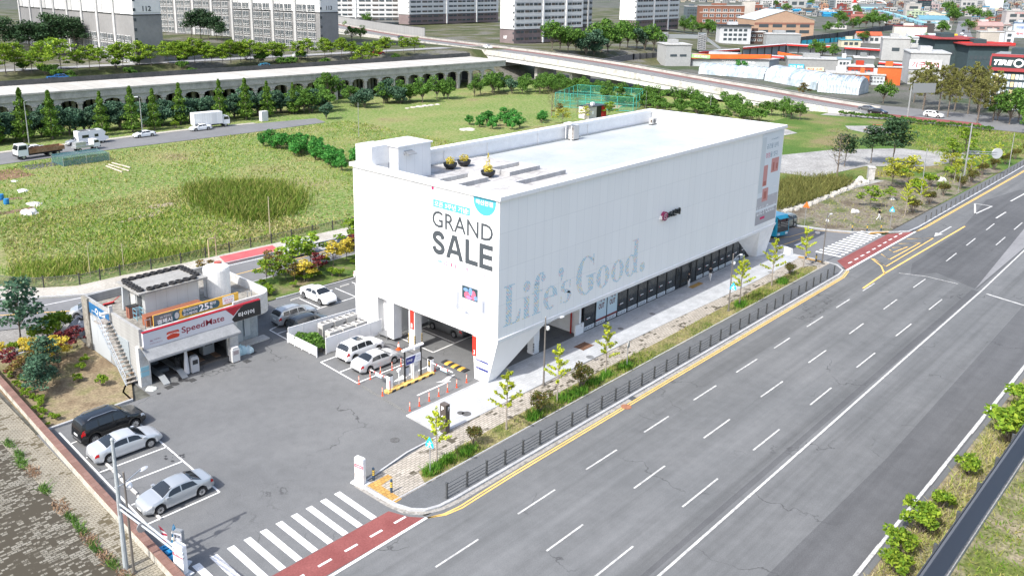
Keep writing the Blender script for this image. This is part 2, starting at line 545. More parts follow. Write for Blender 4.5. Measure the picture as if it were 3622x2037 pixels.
m_kerb=rough_mat('kerb_concrete',(.36,.365,.37),(.45,.455,.46),.8,8,.2)
m_gutter=rough_mat('gutter_concrete',(.24,.225,.20),(.34,.325,.30),1.2,6,.3,c3=(.10,.095,.085),lohi=(.36,.72))
m_turf=rough_mat('verge_turf',(.10,.125,.03),(.19,.175,.075),.5,5,.5,c3=(.26,.22,.11),lohi=(.36,.62))
edge=[(31.2,40.0),(31.3,37.8),(31.42,36.6),(31.75,35.6),(32.35,34.95),(33.2,34.65),(34.5,34.55),(97.4,34.55),(99.3,34.85),(100.6,36.0),(101.0,37.6),(101.0,44.4)]
ZP=0.10
struct('pavement',MB().prism(edge+[(101,45),(39.6,44.9),(39.6,40.9)],-0.05,ZP-.006),m_bike)
b=MB().flat([(31.4,36.9),(56,36.95),(101,36.85),(101,40.4),(88,40.1),(72,40.6),(39.6,40.85),(31.25,39.9)],ZP)
struct('cream_pavement',b,m_cream)
b=MB().flat([(39.5,40.9),(57,40.85),(72,40.62),(88,40.15),(101,40.4),(101,45.0),(48.0,45.0),(47.9,44.7),(39.6,44.75)],ZP+.005)
struct('grey_pavement',b,m_grey)
struct('verge',MB().flat([(34.3,37.1),(36,37.0),(97.3,36.85),(98.6,37.6),(97,38.6),(86,39.0),(75,38.8),(66,38.7),(52,38.9),(40,38.75),(34.9,38.35)],ZP+.01),m_turf)
m_tact=pavers('tactile_paving',(.50,.31,.10),(.42,.24,.07),(.25,.16,.06),.3,.3)
b=MB()
b.flat([(31.4,36.75),(32.0,36.8),(32.0,38.9),(33.2,39.1),(33.2,39.6),(31.35,39.55)],ZP+.012)
b.flat([(100.3,37.6),(100.9,37.6),(100.9,40.6),(100.2,40.6)],ZP+.012)
b.flat([(116.9,38.2),(118.0,38.3),(120.6,36.9),(119.8,36.6)],ZP+.012)
b.flat([(81.0,43.9),(83.4,43.9),(83.4,44.5),(81.0,44.5)],ZP+.012)
struct('tactile_paving',b,m_tact)
def strip(mb,path,w_,z0,z1,side=1,m=0):
 """solid strip beside a polyline"""
 P=[np.array(p,float) for p in path]
 off=[]
 for i in range(len(P)):
  a,c=P[max(i-1,0)],P[min(i+1,len(P)-1)]
  d=(c-a)/np.linalg.norm(c-a)
  off.append(P[i]+side*w_*np.array([-d[1],d[0]]))
 for i in range(len(P)-1):
  mb.prism([P[i],P[i+1],off[i+1],off[i]],z0,z1,m)
 return mb
b=MB()
strip(b,edge,.22,-.05,.14,-1)
strip(b,[(31.4,36.95),(56,37.0),(97.5,36.9)],.10,0.05,ZP+.03,1)
strip(b,[(31.25,39.92),(36,40.72),(39.6,40.8)],.14,0.0,ZP+.03,1)
strip(b,[(39.6,40.8),(39.62,44.75),(47.95,44.72)],.14,0.0,ZP+.02,1)
strip(b,[(113.6,50),(114.4,46),(115.1,42.8),(116.6,40.0),(120.2,36.5),(122.4,34.75),(125.6,34.5),(179,34.5),(400,34.5)],.25,-.05,.14,1)
strip(b,[(18,99.2),(25.5,93.6),(32.7,88.7),(40,87.9),(47,87.8),(67,86.4),(124,87.2)],.2,-.05,.13,1)
strip(b,[(28.3,82.2),(34,80.4),(42,79.75),(99,79.8)],.18,-.05,.13,-1)
strip(b,[(46.5,73.3),(52.3,72.95),(56,72.7),(100,72.6)],.18,-.05,.13,1)
strip(b,[(18.9,62.0),(25.6,62.1)],.2,-.05,.18,1)
strip(b,[(17.4,77.6),(22.6,77.6)],.2,-.05,.2,1)
strip(b,[(25.6,62.1),(25.7,64),(27.0,66)],.15,-.05,.1,1)
struct('kerb',b,m_kerb)
b=MB()
strip(b,[(30.75,40.2),(30.85,37),(31.1,35.6),(31.8,34.75),(33.0,34.2),(34.2,34.0),(97.6,33.98),(100,34.4)],.5,0.0,0.012,1)
struct('gutter',b,m_gutter)
struct('side_path',MB().flat([(125.6,34.75),(179,34.75),(400,34.8),(400,36.4),(179,36.2),(121.2,36.6),(122.6,34.9)],0.09),m_bike)
m_white=rough_mat('road_paint_white',(.62,.62,.61),(.78,.78,.77),1.5,10,.15)
m_worn=rough_mat('road_paint_worn',(.36,.36,.35),(.62,.62,.60),2.5,9,.3)
m_yel=rough_mat('road_paint_yellow',(.66,.42,.12),(.78,.50,.17),1.5,10,.15)
def line(mb,a,c,w_,z=.014):
 a,c=np.array(a[:2],float),np.array(c[:2],float)
 d=(c-a)/np.linalg.norm(c-a); nrm=np.array([-d[1],d[0]])*w_/2
 mb.flat([a-nrm,c-nrm,c+nrm,a+nrm],z)
def pline(mb,pts,w_,z=.014):
 P=[np.array(p,float) for p in pts]
 L_,R_=[],[]
 for i in range(len(P)):
  a,c=P[max(i-1,0)],P[min(i+1,len(P)-1)]
  d=(c-a)/np.linalg.norm(c-a); nn=np.array([-d[1],d[0]])*w_/2
  L_.append(P[i]+nn); R_.append(P[i]-nn)
 for i in range(len(P)-1): mb.flat([R_[i],R_[i+1],L_[i+1],L_[i]],z)
b=MB()
for k in range(-3,14):
 for y,x0,per,ln,kmax in ((30.53,57.9,7.22,3.6,9),(26.95,34.7,9.2,3.9,8),(23.57,34.6,9.75,4.4,8)):
  x=x0+(k if y<30 else k-2)*per
  if -20<x<101: line(b,(x,y+random.uniform(-.02,.02)),(x+ln+random.uniform(-.3,.3),y),.13)
pline(b,[(-60,21.1),(37,21.06),(60,21.14),(80,21.26),(104,21.35),(124,21.7),(260,23.2)],.17)
line(b,(102.7,20.7),(101.2,15.5),.3)
pline(b,[(103.2,29.8),(104.2,27.2),(104.0,23.8)],.12)
for x in (112,121,131): line(b,(x,27.3+(x-112)*.02),(x+4.5,27.4+(x-112)*.02),.14)
for x in (124,134,144): line(b,(x,24.6+(x-112)*.02),(x+5,24.7+(x-112)*.02),.14)
pline(b,[(124.5,31.7),(129.5,31.6)],.2); b.flat([(124.6,31.2),(124.6,32.2),(122.4,31.7)],.014)
for q in ([(139.5,31.2),(146.5,30.7)],[(146.5,30.7),(146.4,33.0)],[(146.4,33.0),(139.5,31.2)],[(139,28.4),(144,28.3)],[(152,29.5),(160,29.2)]): pline(b,q,.25)
struct('lane_marking',b,m_worn)
b=MB()
pline(b,[(31.86,34.3),(24,34.14),(17,34.1),(-20,34.1)],.2)
pline(b,[(99.9,34.5),(112,34.4),(123.2,34.25)],.25)
for i in range(12):
 x=29.45-i*1.13
 b.flat([(x-.22,36.55),(x+.22,36.55),(x+.27,40.42),(x-.2,40.44)],.014)
for i in range(13):
 x=104.6+i*1.13
 b.flat([(x-.27,37.0),(x+.27,37.0),(x+.2,40.1-.04*i),(x-.34,40.1-.04*i)],.014)
x=30.98
while x>18: line(b,(x-.95,35.3),(x,35.3),.17,.018); x -= 1.93
x=102.6
while x<121: line(b,(x,35.35),(x+.95,35.3),.2,.018); x+=1.95
pline(b,[(105.1,43.0),(109,42.9)],.4)
for a_,c_ in (((19.46,61.2),(19.02,45.99)),((19.02,45.99),(24.02,45.93)),((24.02,45.93),(24.33,59.2)),((24.33,59.2),(19.4,59.0)),
    ((19.46,56.3),(24.28,56.3)),((19.37,53.8),(24.25,53.67)),((19.31,51.3),(24.13,51.1)),((19.24,48.62),(24.1,48.5)),
    ((40.66,57.5),(40.41,52.0)),((40.66,54.67),(46,54.7)),((40.66,57.46),(46.2,57.44)),((40.41,52.0),(46.2,52.05)),((46.2,52.05),(46.3,57.4)),
    ((49.2,56.9),(49.19,51.95)),((49.19,51.95),(61,52.3)),((52.1,56.8),(52.06,52.04)),((49.2,56.88),(61,56.8)),((54.9,56.8),(54.8,52.1)),
    ((48.44,72.15),(48.39,68.1)),((46.2,68.1),(60,68.0)),((53.1,71.8),(53.05,68.0)),((50.8,72),(50.75,68.05)),((55.6,72),(55.5,68)),
    ((41.45,66.8),(41.32,62.9)),((41.4,65.52),(46.2,65.6)),((41.45,66.8),(46.2,68.1)),((41.35,63.1),(46,63.2))):
 line(b,a_,c_,.13)
b.flat([(42.5,46.72),(45.9,46.72),(45.9,46.88),(42.5,46.88)],.014)
b.flat([(45.2,47.45),(46.25,46.62),(46.25,46.98),(47.45,47.35),(46.9,47.55),(45.7,47.3)],.014)
b.flat([(44,49.98),(47.5,50.1),(47.5,50.22),(44,50.2)],.014)
b.flat([(42.7,50.0),(44.1,49.75),(44.1,50.45)],.014)
for q in ([(57.5,84.6),(66,84.2)],[(57.5,84.6),(66,85.6)],[(57.5,82.4),(66,82.2)],[(28,88.9),(40,87.2)],[(40,87.2),(66,86.0)]): pline(b,q,.15)
line(b,(42,87.0),(49,86.9),.12); line(b,(16,98.8),(28,90.9),.12)
struct('white_marking',b,m_white)
b=MB()
for o_ in (-.11,.11):
 pline(b,[(31.9,34.24),(32.9,33.74+o_*.6),(34.2,33.56+o_),(36,33.62+o_),(39.3,33.70+o_),(60,33.8+o_),(97,33.82+o_),(99.7,34.3+o_)],.12)
 pline(b,[(123.2,34.22),(126,34.05+o_),(132,34.0+o_),(176,33.6+o_),(300,33.6+o_)],.14)
pline(b,[(-60,33.9),(17,33.85)],.12)
pline(b,[(94.8,30.8),(101.8,30.95),(122.3,30.5),(131,30.3)],.22)
pline(b,[(101.8,30.95),(104.4,32.2),(106.6,34.1)],.18)
for x0,x1 in ((105.2,121.6),(107.8,118),(110.6,115)):
 pline(b,[(x0+1.5,33.9),(x0-.6+(x0-105)*.2,31.7+(x0-105)*.25),(x1,31.5+(x0-105)*.2),(x1-3+(x0-105)*.2,33.9)],.16)
pline(b,[(100.9,47),(104.5,44.2),(112,43.4)],.12); pline(b,[(102,48.4),(108.5,45.2),(113.9,44.4)],.12)
pline(b,[(116,40.2),(113.7,44.8),(112.9,50)],.12)
pline(b,[(-20,114),(10,97),(24.1,89.1),(29.6,85.4),(36,83.7),(44,83.4),(99,83.4)],.14)
struct('yellow_marking',b,m_yel)
b=MB()
pline(b,[(47.0,57.0),(47.6,56.1),(47.75,52),(47.65,48.9)],.16,.009)
pline(b,[(43.5,52.3),(44.5,52.1),(46.9,52.2)],.2,.009)
b.flat([(42.2,55.7),(42.3,55.2),(42.9,55.25),(42.8,55.75)],.009)
for _k in range(26):
 cx,cy=(24.0,52.0) if _k<15 else (31+random.uniform(-3,6),62.6+random.uniform(-.8,.8))
 x,y=cx+random.gauss(0,.5),cy+random.gauss(0,.45)
 r_=random.uniform(.03,.16) if _k<15 else random.uniform(.1,.4)
 b.flat([(x+r_*random.uniform(.6,1.3)*math.cos(a),y+r_*random.uniform(.6,1.3)*math.sin(a)) for a in np.linspace(0,2*math.pi,9)[:-1]],.010+_k*.0004)
struct('asphalt_stain',b,plain('stain_black',(.045,.045,.047),.7))
m_path2=pavers('old_paving',(.25,.23,.185),(.31,.285,.23),(.13,.115,.08),.36,.2,moss=(.10,.085,.055),mossamt=(.61,.68),mossscale=.45,rot=R(0))
m_moss=pavers('mossy_paving',(.26,.245,.205),(.19,.175,.14),(.05,.047,.037),.36,.2,moss=(.062,.054,.040),mossamt=(.44,.50),mossscale=.35)
struct('left_pavement',MB().flat([(15.8,20),(17.6,20),(18.3,78),(15.9,78)],0.02),m_path2)
struct('mossy_pavement',MB().flat([(-60,20),(15.9,20),(15.95,90),(-60,90)],0.014),m_moss)
struct('garden_soil',MB().flat([(18.3,62),(25.6,62.1),(27.2,66),(27.4,77.6),(18.6,77.6)],0.10),rough_mat('garden_soil',(.165,.12,.075),(.25,.20,.125),.35,6,.4,c3=(.14,.15,.05),lohi=(.36,.68)))
struct('planting_bed',MB().flat([(45,73.4),(100,72.8),(100,79.8),(42,79.7),(34,80.3),(36,76)],0.10),rough_mat('bed_green',(.06,.115,.02),(.11,.15,.035),.3,5,.4,c3=(.20,.17,.10),lohi=(.4,.66)))
struct('shop_yard',MB().flat([(18,76),(27.3,77.8),(34,76.2),(41,74),(34,80.3),(28.3,82.2),(22.8,84.8),(15,88.4),(-20,108),(-20,78)],0.006),rough_mat('yard',(.20,.19,.175),(.28,.27,.25),.6,5,.3))
struct('roadside_earth',MB().flat([(-60,12.7),(1600,12.7),(1600,-200),(-60,-200)],-0.02),rough_mat('verge_earth',(.20,.165,.10),(.27,.235,.16),.2,4,.45,c3=(.12,.15,.035),lohi=(.36,.62)))
b=MB(); pline(b,[(-60,13.2),(45,13.2),(70,13.25),(160,13.3)],.2,.006)
for x in (39.5,45.8,58.4,68,74,80): line(b,(x,13.2),(x+3.6,13.22),.22,.016)
struct('edge_line',b,m_worn)
nx,ny=130,90
gx,gy=np.meshgrid(np.linspace(-420,900,nx),np.linspace(176,1000,ny))
gz=np.array([[hill_z(gx[i,j],gy[i,j]) for j in range(nx)] for i in range(ny)])-0.12
V=np.stack([gx,gy,gz],-1).reshape(-1,3)
idx=np.arange(nx*ny).reshape(ny,nx)
F=np.stack([idx[:-1,:-1],idx[:-1,1:],idx[1:,1:],idx[1:,:-1]],-1).reshape(-1,4)
np_mesh('hill',V,F,rough_mat('hill_ground',(.05,.065,.02),(.10,.10,.05),.05,1.2,.4,c3=(.15,.145,.13),lohi=(.4,.62)),kind='structure',smooth=True)
b=MB()
P=[]
for x in range(-200,240,10):
 y0_=228-0.137*(x-69)+25
 P.append((x,y0_))
for i in range(len(P)-1):
 (xa,ya),(xb,yb)=P[i],P[i+1]
 b.face((xa,ya,hill_z(xa,ya)+.06),(xb,yb,hill_z(xb,yb)+.06),(xb,yb+7,hill_z(xb,yb+7)+.06),(xa,ya+7,hill_z(xa,ya+7)+.06))
struct('hill_street',b,rough_mat('hill_street',(.24,.24,.24),(.32,.32,.32),.3,3,.2))

X0,X1,Y0,Y1,ZL,ZT=48.08,98.6,43.1,61.6,4.34,16.08
m_wx=panel_mat('cladding_long',(.82,.83,.82),(.62,.64,.65),'x',1.12,3.04,4.2,48.08,.025)
m_wy=panel_mat('cladding_short',(.82,.82,.815),(.70,.70,.70),'y',1.12,3.04,4.2,43.1,.03)
m_whitep=rough_mat('white_paint',(.74,.745,.75),(.82,.82,.82),1.0,9,.06,rough=.55)
m_deck=rough_mat('roof_membrane',(.36,.39,.405),(.41,.435,.445),.22,5,.08,rough=.4,c3=(.45,.465,.47))
m_tile=pavers('roof_tiles',(.44,.43,.42),(.52,.51,.50),(.36,.35,.34),.6,.3,moss=(.33,.32,.31),mossamt=(.55,.6))
m_conc=rough_mat('concrete',(.36,.355,.345),(.46,.455,.44),.7,7,.2,c3=(.30,.295,.28))
m_dark=plain('dark_metal',(.035,.038,.042),.4,.3)
m_grey=plain('grey_metal',(.30,.31,.32),.45,.5)
m_steel=plain('galvanised',(.42,.43,.44),.4,.7)
m_text=plain('lettering_grey',(.055,.065,.075),.6)
m_black=plain('black_plastic',(.016,.017,.019),.45)
m_teal=plain('print_teal',(.07,.36,.46),.55)
m_pink=plain('print_pink',(.55,.02,.12),.55)
m_redp=plain('print_red',(.62,.035,.035),.5)
m_lwhite=plain('print_white',(.85,.85,.85),.55)
shop=thing('shop_building','large white box shaped shop raised on angled legs beside the main road','building',(73,52,0))
W=dict(parent=shop,world=True)
b=MB().box(X0,X1,Y0,Y0+.45,ZL,ZT); long_wall=b.build('front_wall',m_wx,**W)
b=MB().box(X0,X0+.45,Y0+.45,Y1,ZL,ZT); b.build('side_wall',m_wy,**W)
b=MB().box(X1-.45,X1,Y0+.45,Y1,ZL,ZT).box(X0+.45,X1-.45,Y1-.45,Y1,ZL,ZT); b.build('rear_wall',m_whitep,**W)
cop=MB()
for x0,x1,y0,y1 in ((X0-.25,X1+.25,Y0-.25,Y0+.62),(X0-.25,X0+.62,Y0+.62,Y1-.62),(X1-.62,X1+.25,Y0+.62,Y1-.62),(X0-.25,X1+.25,Y1-.62,Y1+.25)):
 cop.box(x0,x1,y0,y1,ZT,ZT+.34)
cop.build('coping',panel_mat('coping_white',(.80,.805,.81),(.55,.55,.55),'x',2.4,50,0,47.8,.05),**W)
lb=MB()
for z0,z1,o_ in ((4.26,ZL,.09),(4.10,4.235,.06)):
 lb.box(X0-o_,X1+o_,Y0-o_,Y0+.3,z0,z1).box(X0-o_,X0+.3,Y0+.3,Y1+o_,z0,z1)
 lb.box(X1-.3,X1+o_,Y0+.3,Y1+o_,z0,z1).box(X0+.3,X1-.3,Y1-.3,Y1+o_,z0,z1)
lb.build('ledge',m_whitep,**W)
fa=MB().box(X0+.02,X1-.02,Y0+.02,Y0+.25,3.94,4.10).box(X0+.02,X0+.25,Y0+.25,Y1-.02,3.94,4.10)
fa.box(X0+.25,X1-.25,Y0+.25,Y1-.25,4.0,4.10).box(X1-.25,X1-.02,Y0+.25,Y1-.02,3.94,4.10)
fa.build('soffit',m_whitep,**W)
b=MB().box(X0+.45,X1-.45,Y0+.45,Y1-.45,14.5,14.72); b.build('roof_deck',m_deck,**W)
b=MB().box(X0+.46,64.8,Y0+.46,Y1-.46,14.72,14.78); b.build('roof_terrace',m_tile,**W)
cb=MB()
def curb(x0,x1,y0,y1,h=.42): cb.box(x0,x1,y0,y1,14.78,14.78+h)
for x0,x1,y0,y1,open_ in ((51.6,56.5,52.1,54.8,0),(59.5,64.0,52.15,54.9,0)):
 curb(x0,x1,y0,y0+.18); curb(x0,x1,y1-.18,y1); curb(x1-.18,x1,y0+.18,y1-.18); curb(x0,x0+.18,y0+.18,y1-.18)
curb(56.6,64.2,49.1,49.28); curb(56.6,56.78,46.5,49.1)
cb.build('planter_kerb',pavers('kerb_blocks',(.36,.36,.36),(.44,.44,.44),(.26,.26,.26),.9,2.0),**W)
MB().box(51.8,56.3,52.3,54.6,14.785,14.80).box(59.7,63.8,52.35,54.7,14.785,14.80).build('planter_floor',rough_mat('pale_floor',(.60,.58,.54),(.68,.66,.62),1.5,8,.1),**W)
MB().box(49.3,50.3,43.75,44.3,14.78,14.9).build('roof_hatch',plain('rust_brown',(.17,.075,.04),.8),**W)
MB().box(48.5,98.1,60.85,61.15,14.72,14.85).box(52,53.2,44,45,14.79,14.8).build('roof_gutter',plain('gutter_grey',(.28,.30,.31),.7),**W)  # plain even grey for the roof strip and patch
pp=MB()
for x in (59.5,66,74.5,84): pp.tube([(x,61.08,14.8),(x,61.08,16.0)],.05,6)
pp.build('downpipe',m_whitep,**W)
b=MB().box(50.4,54.5,57.8,61.1,14.78,18.0).box(50.25,54.65,57.65,61.25,18.0,18.12); b.build('stair_house',panel_mat('stair_house',(.72,.735,.745),(.52,.53,.54),'x',1.0,10,0,50.4,.05),**W)
b=MB().box(48.3,50.4,59.1,61.4,16.42,18.15).box(48.55,50.38,59.2,61.3,14.78,16.42); b.build('roof_block',m_whitep,**W)
b=MB().ext([(51.1,57.8,17.55),(52.1,57.8,17.55),(52.1,57.1,17.3),(51.1,57.1,17.3)],(0,0,.05)); b.box(51.1,51.15,57.15,57.8,17.2,17.3).build('door_canopy',m_steel,**W)
def hexa(mb,top,bot,zt,zb=0.0):
 vs=[(p[0],p[1],zb) for p in bot]+[(p[0],p[1],zt) for p in top]
 mb._add(vs,[(3,2,1,0),(4,5,6,7),(0,1,5,4),(1,2,6,5),(2,3,7,6),(3,0,4,7)])
b=MB(); hexa(b,[(48.10,43.16),(54.2,43.16),(54.2,45.95),(48.10,45.95)],[(48.10,44.2),(49.0,44.25),(49.1,45.6),(48.10,45.69)],3.93); b.build('leg',m_wy,**W)
b=MB(); hexa(b,[(91.7,45.06),(94.7,43.14),(98.55,43.14),(98.55,45.06)],[(96.6,45.06),(96.9,44.3),(98.5,44.0),(98.5,45.06)],3.93); b.build('leg',m_whitep,**W)
def numsign(x,y0,y1,z0,z1,ch,corner=False):
 s=MB().box(x-.04,x,y0,y1,z0,z1)
 if corner: s.box(x-.04,x+.45,y0-.04,y0,z0,z1)
 p=s.build('number_sign',plain('sign_red',(.60,.035,.02),.45),**W)
 MB_t=text_on(MB(),ch,(x-.045,y0+(y1-y0)*.70,z0+.12),(0,-1,0),(0,0,1),(y1-y0)*.38,.42,.004,.02)
 MB_t.build('lettering',m_lwhite,p,True)
numsign(48.09,45.50,45.92,2.1,3.85,'3')
b=MB().box(48.35,49.2,53.5,54.3,0,3.99); cl=b.build('column',m_whitep,**W)
b=MB()
for x,y in ((48.35,53.5),(49.2,53.5),(48.35,54.3)):
 for k in range(6): b.box(x-.05,x+.05,y-.05,y+.05,.45+k*.16,.53+k*.16)
b.build('corner_guard',m_dark,**W)
b=MB()
for x,y in ((48.35,53.5),(49.2,53.5),(48.35,54.3)):
 for k in range(6): b.box(x-.045,x+.045,y-.045,y+.045,.53+k*.16,.61+k*.16)
b.build('corner_guard',plain('guard_yellow',(.66,.45,.10),.5),**W)
numsign(48.34,53.62,54.1,2.0,3.9,'1',True)
b=MB().box(55.3,56.1,45.2,45.95,0,3.99); b.build('column',m_whitep,**W)
b=MB()
for x,y in ((55.3,45.2),(56.1,45.2),(55.3,45.95)):
 for k in range(6): b.box(x-.05,x+.05,y-.05,y+.05,.3+k*.15,.37+k*.15)
b.build('corner_guard',m_dark,**W)
b=MB().box(48.2,62,58.5,61.9,0,3.99).box(48.9,62,57.6,58.5,0,3.99)
b.build('lower_wall',panel_mat('lower_white',(.76,.765,.77),(.58,.58,.58),'y',1.5,9,0,0,.05),**W)
MB().box(48.1,49.1,56.15,56.9,0.3,3.99).box(48.15,48.6,56.9,57.1,0.3,3.99).build('fin_wall',m_whitep,**W)
MB().box(47.95,48.95,56.9,58.3,.32,.40).box(48.0,48.05,57,57.1,0,.32).box(48.0,48.05,58.1,58.2,0,.32).build('step',m_grey,**W)
b=MB().box(62,97.5,60.5,61.4,0,3.99).box(96.9,98.4,45.1,61.4,0,3.99)
b.box(61.9,62.2,45.1,60.5,0,3.99).build('inner_wall',m_whitep,**W)
MB().box(61.2,62.5,44.96,45.08,0,1.15).box(62.0,62.15,44.8,44.94,.9,1.1,0).build('meter_box',m_whitep,**W)
MB().tube([(61.7,45.9,0),(61.7,45.9,3.95)],.08,8).build('red_pipe',plain('pipe_red',(.42,.02,.02),.4),**W)
b=MB().box(62.3,96.8,45.3,60.4,.02,.10).box(62.3,96.8,52.0,52.2,.1,3.9)
b.build('shop_floor',rough_mat('shop_inside',(.22,.22,.22),(.30,.30,.295),.5,3,.15),**W)
b=MB()
for x in (70.6,78.7,84.75,93.2): b.box(x-.3,x+.3,45.35,45.95,.1,3.9)
b.build('inner_column',m_whitep,**W)
b=MB()
for _k in range(26):
 x=63.5+random.random()*32; y=random.uniform(46.2,51.5); h=random.uniform(.6,1.9)
 b.box(x,x+random.uniform(.5,1.4),y,y+random.uniform(.4,.8),.1,.1+h,random.randrange(3))
b.build('display_stand',[plain('disp_a',(.30,.29,.28),.5),plain('disp_b',(.55,.55,.55),.5),plain('disp_c',(.14,.05,.05),.5)],**W)
def glass_mat(name,tint,trans,rough=.03):
 m,t,bs=_new(name)
 n=NT(t)
 bs.inputs['Base Color'].default_value=(*tint,1); bs.inputs['Roughness'].default_value=rough
 bs.inputs['Specular IOR Level'].default_value=.6
 tr=n.n('ShaderNodeBsdfTransparent'); tr.inputs[0].default_value=(.62,.66,.68,1)
 mx=n.n('ShaderNodeMixShader',i_Fac=trans)
 n.l(bs.outputs[0],mx.inputs[1]); n.l(tr.outputs[0],mx.inputs[2])
 n.l(mx.outputs[0],t.nodes['Material Output'].inputs[0])
 MATS[name]=m
 return m
m_glass=glass_mat('shop_glass',(.10,.11,.115),.55)
mull=[62.6,64.5,66.35,68.2,70.0,71.9,73.7,75.6,77.4,79.35,80.4,82.5,83.7,85.35,87.05,88.85,90.5,92.2,94.0,95.6]
m_stick=plain('sticker_white',(.62,.65,.67),.6)
for i in range(len(mull)-1):
 a,c=mull[i],mull[i+1]
 door=79.3<a<83.6
 p=MB().box(a+.04,c-.04,45.10,45.13,.06,3.96).build('glass_door' if door else 'window',m_glass,**W)
 f=MB()
 t_=.09 if door else .045
 f.box(a-t_/2,a+t_,45.03,45.20,.02,3.98).box(c-t_/2-.03,c-.03,45.04,45.19,.02,3.98).box(a+t_,c-t_,45.05,45.18,.02,.10)
 if door: f.box(a+t_,c-t_,45.04,45.19,2.55,2.7)
 f.build('frame',m_dark,p,True)
 if not door:
  s=MB().box(a+.12,c-.12,45.085,45.095,.14,.52)
  x=a+.25
  while x<c-.3: s.box(x,x+.1,45.078,45.083,.24,.40,1); x+=.26
  s.build('sticker_band',[m_stick,m_dark],p,True)
  s=MB().box(a+.5,a+1.05,45.085,45.095,1.25,1.33,0).box(a+.42,a+.5,45.085,45.095,1.22,1.3,1).build('sticker',[m_lwhite,m_redp],p,True)
 if i in (1,2):
  q=MB().box(a+.06,c-.06,45.06,45.08,.55,3.9)
  q.box(a+.06,c-.06,45.05,45.058,.56,.78,1)
  pq=q.build('poster',[plain('poster_blue',(.48,.60,.66),.6),plain('poster_maroon',(.17,.03,.03),.6)],p,True)
  t2=MB()
  text_on(t2,'OUT',(a+.45,45.055,1.75),(1,0,0),(0,0,1),.95,.55,.003,.03)
  text_on(t2,'세제',(a+.45,45.055,2.45),(1,0,0),(0,0,1),.95,.75,.003,.03)
  t2.build('lettering',plain('print_maroon',(.12,.02,.025),.6),pq,True)
def ell(mb,cx,cz,rx,rz,ix,iz,a0=0,a1=360,n=26,y=0.0,dx=0):
 """ring with thick flanks; angles anticlockwise from +x"""
 A=[R(a0+(a1-a0)*k/n) for k in range(n+1)]
 for k in range(n):
  p,q=A[k],A[k+1]
  mb.face((cx+rx*math.cos(p),y,cz+rz*math.sin(p)),(cx+rx*math.cos(q),y,cz+rz*math.sin(q)),
    (cx+dx+ix*math.cos(q),y,cz+iz*math.sin(q)),(cx+dx+ix*math.cos(p),y,cz+iz*math.sin(p)))
def rc(mb,x0,x1,z0,z1,y,sl=0): mb.face((x0,y,z0),(x1,y,z0),(x1+sl,y,z1),(x0+sl,y,z1))
def slogan(mb,ox,oz,s,y,dy):
 """letters in a frame 20.9 wide, cap height 3.55 (x-height 2.05)"""
 k=[0]
 def Y(): k[0]+=1; return y-dy*(k[0] % 3)
 Q=lambda v: ox+v*s
 Z=lambda v: oz+v*s
 def r(x0,x1,z0,z1,sl=0): rc(mb,Q(x0),Q(x1),Z(z0),Z(z1),Y(),sl*s)
 def e(cx,cz,rx,rz,ix,iz,a0=0,a1=360,dx=0): ell(mb,Q(cx),Z(cz),rx*s,rz*s,ix*s,iz*s,a0,a1,28,Y(),dx*s)
 r(.28,.98,.12,3.43); r(0,1.35,3.43,3.55); r(0,.98,0,.12); r(.98,2.0,0,.13)
 mb.face((Q(1.45),y,Z(.13)),(Q(2.0),y,Z(.13)),(Q(2.15),y,Z(1.15)),(Q(2.02),y,Z(1.15)))
 r(2.55,3.2,.12,1.95); r(2.35,3.38,0,.12); r(2.35,2.55,1.85,1.95); e(2.87,2.85,.44,.5,0,0)
 r(3.85,4.5,.12,2.75); r(3.62,4.72,0,.12); r(3.55,5.0,1.95,2.08); e(4.72,2.7,.87,.95,.24,.78,60,180); e(5.0,3.1,.3,.33,0,0)
 e(6.05,1.02,.95,1.07,.33,.95,0,360-52); r(5.7,7.0,1.08,1.2)
 e(7.45,3.0,.38,.42,0,0); mb.face((Q(7.5),y,Z(2.7)),(Q(7.83),y,Z(3.0)),(Q(7.55),y,Z(2.15)),(Q(7.4),y,Z(2.1)))
 e(8.2,1.5,.72,.58,.22,.46,60,225); e(8.25,.58,.75,.62,.2,.5,-125,50)
 mb.face((Q(7.55),y,Z(1.35)),(Q(8.0),y,Z(.95)),(Q(8.95),y,Z(.7)),(Q(8.5),y,Z(1.2))); r(8.7,8.85,1.3,2.05); r(7.5,7.62,.05,.75)
 e(11.15,1.78,1.5,1.85,.78,1.7,42,330,.05); r(11.5,12.25,.2,1.6); r(11.15,12.55,1.6,1.72); r(12.1,12.25,2.55,3.6)
 e(13.75,1.02,1.02,1.09,.38,.97); e(16.1,1.02,1.02,1.09,.38,.97)
 e(18.3,1.02,.98,1.09,.36,.97,20,340); r(18.75,19.4,.1,3.55); r(18.4,18.75,3.43,3.55); r(19.4,19.68,.0,.12)
 e(20.35,.42,.45,.5,0,0)
 return mb
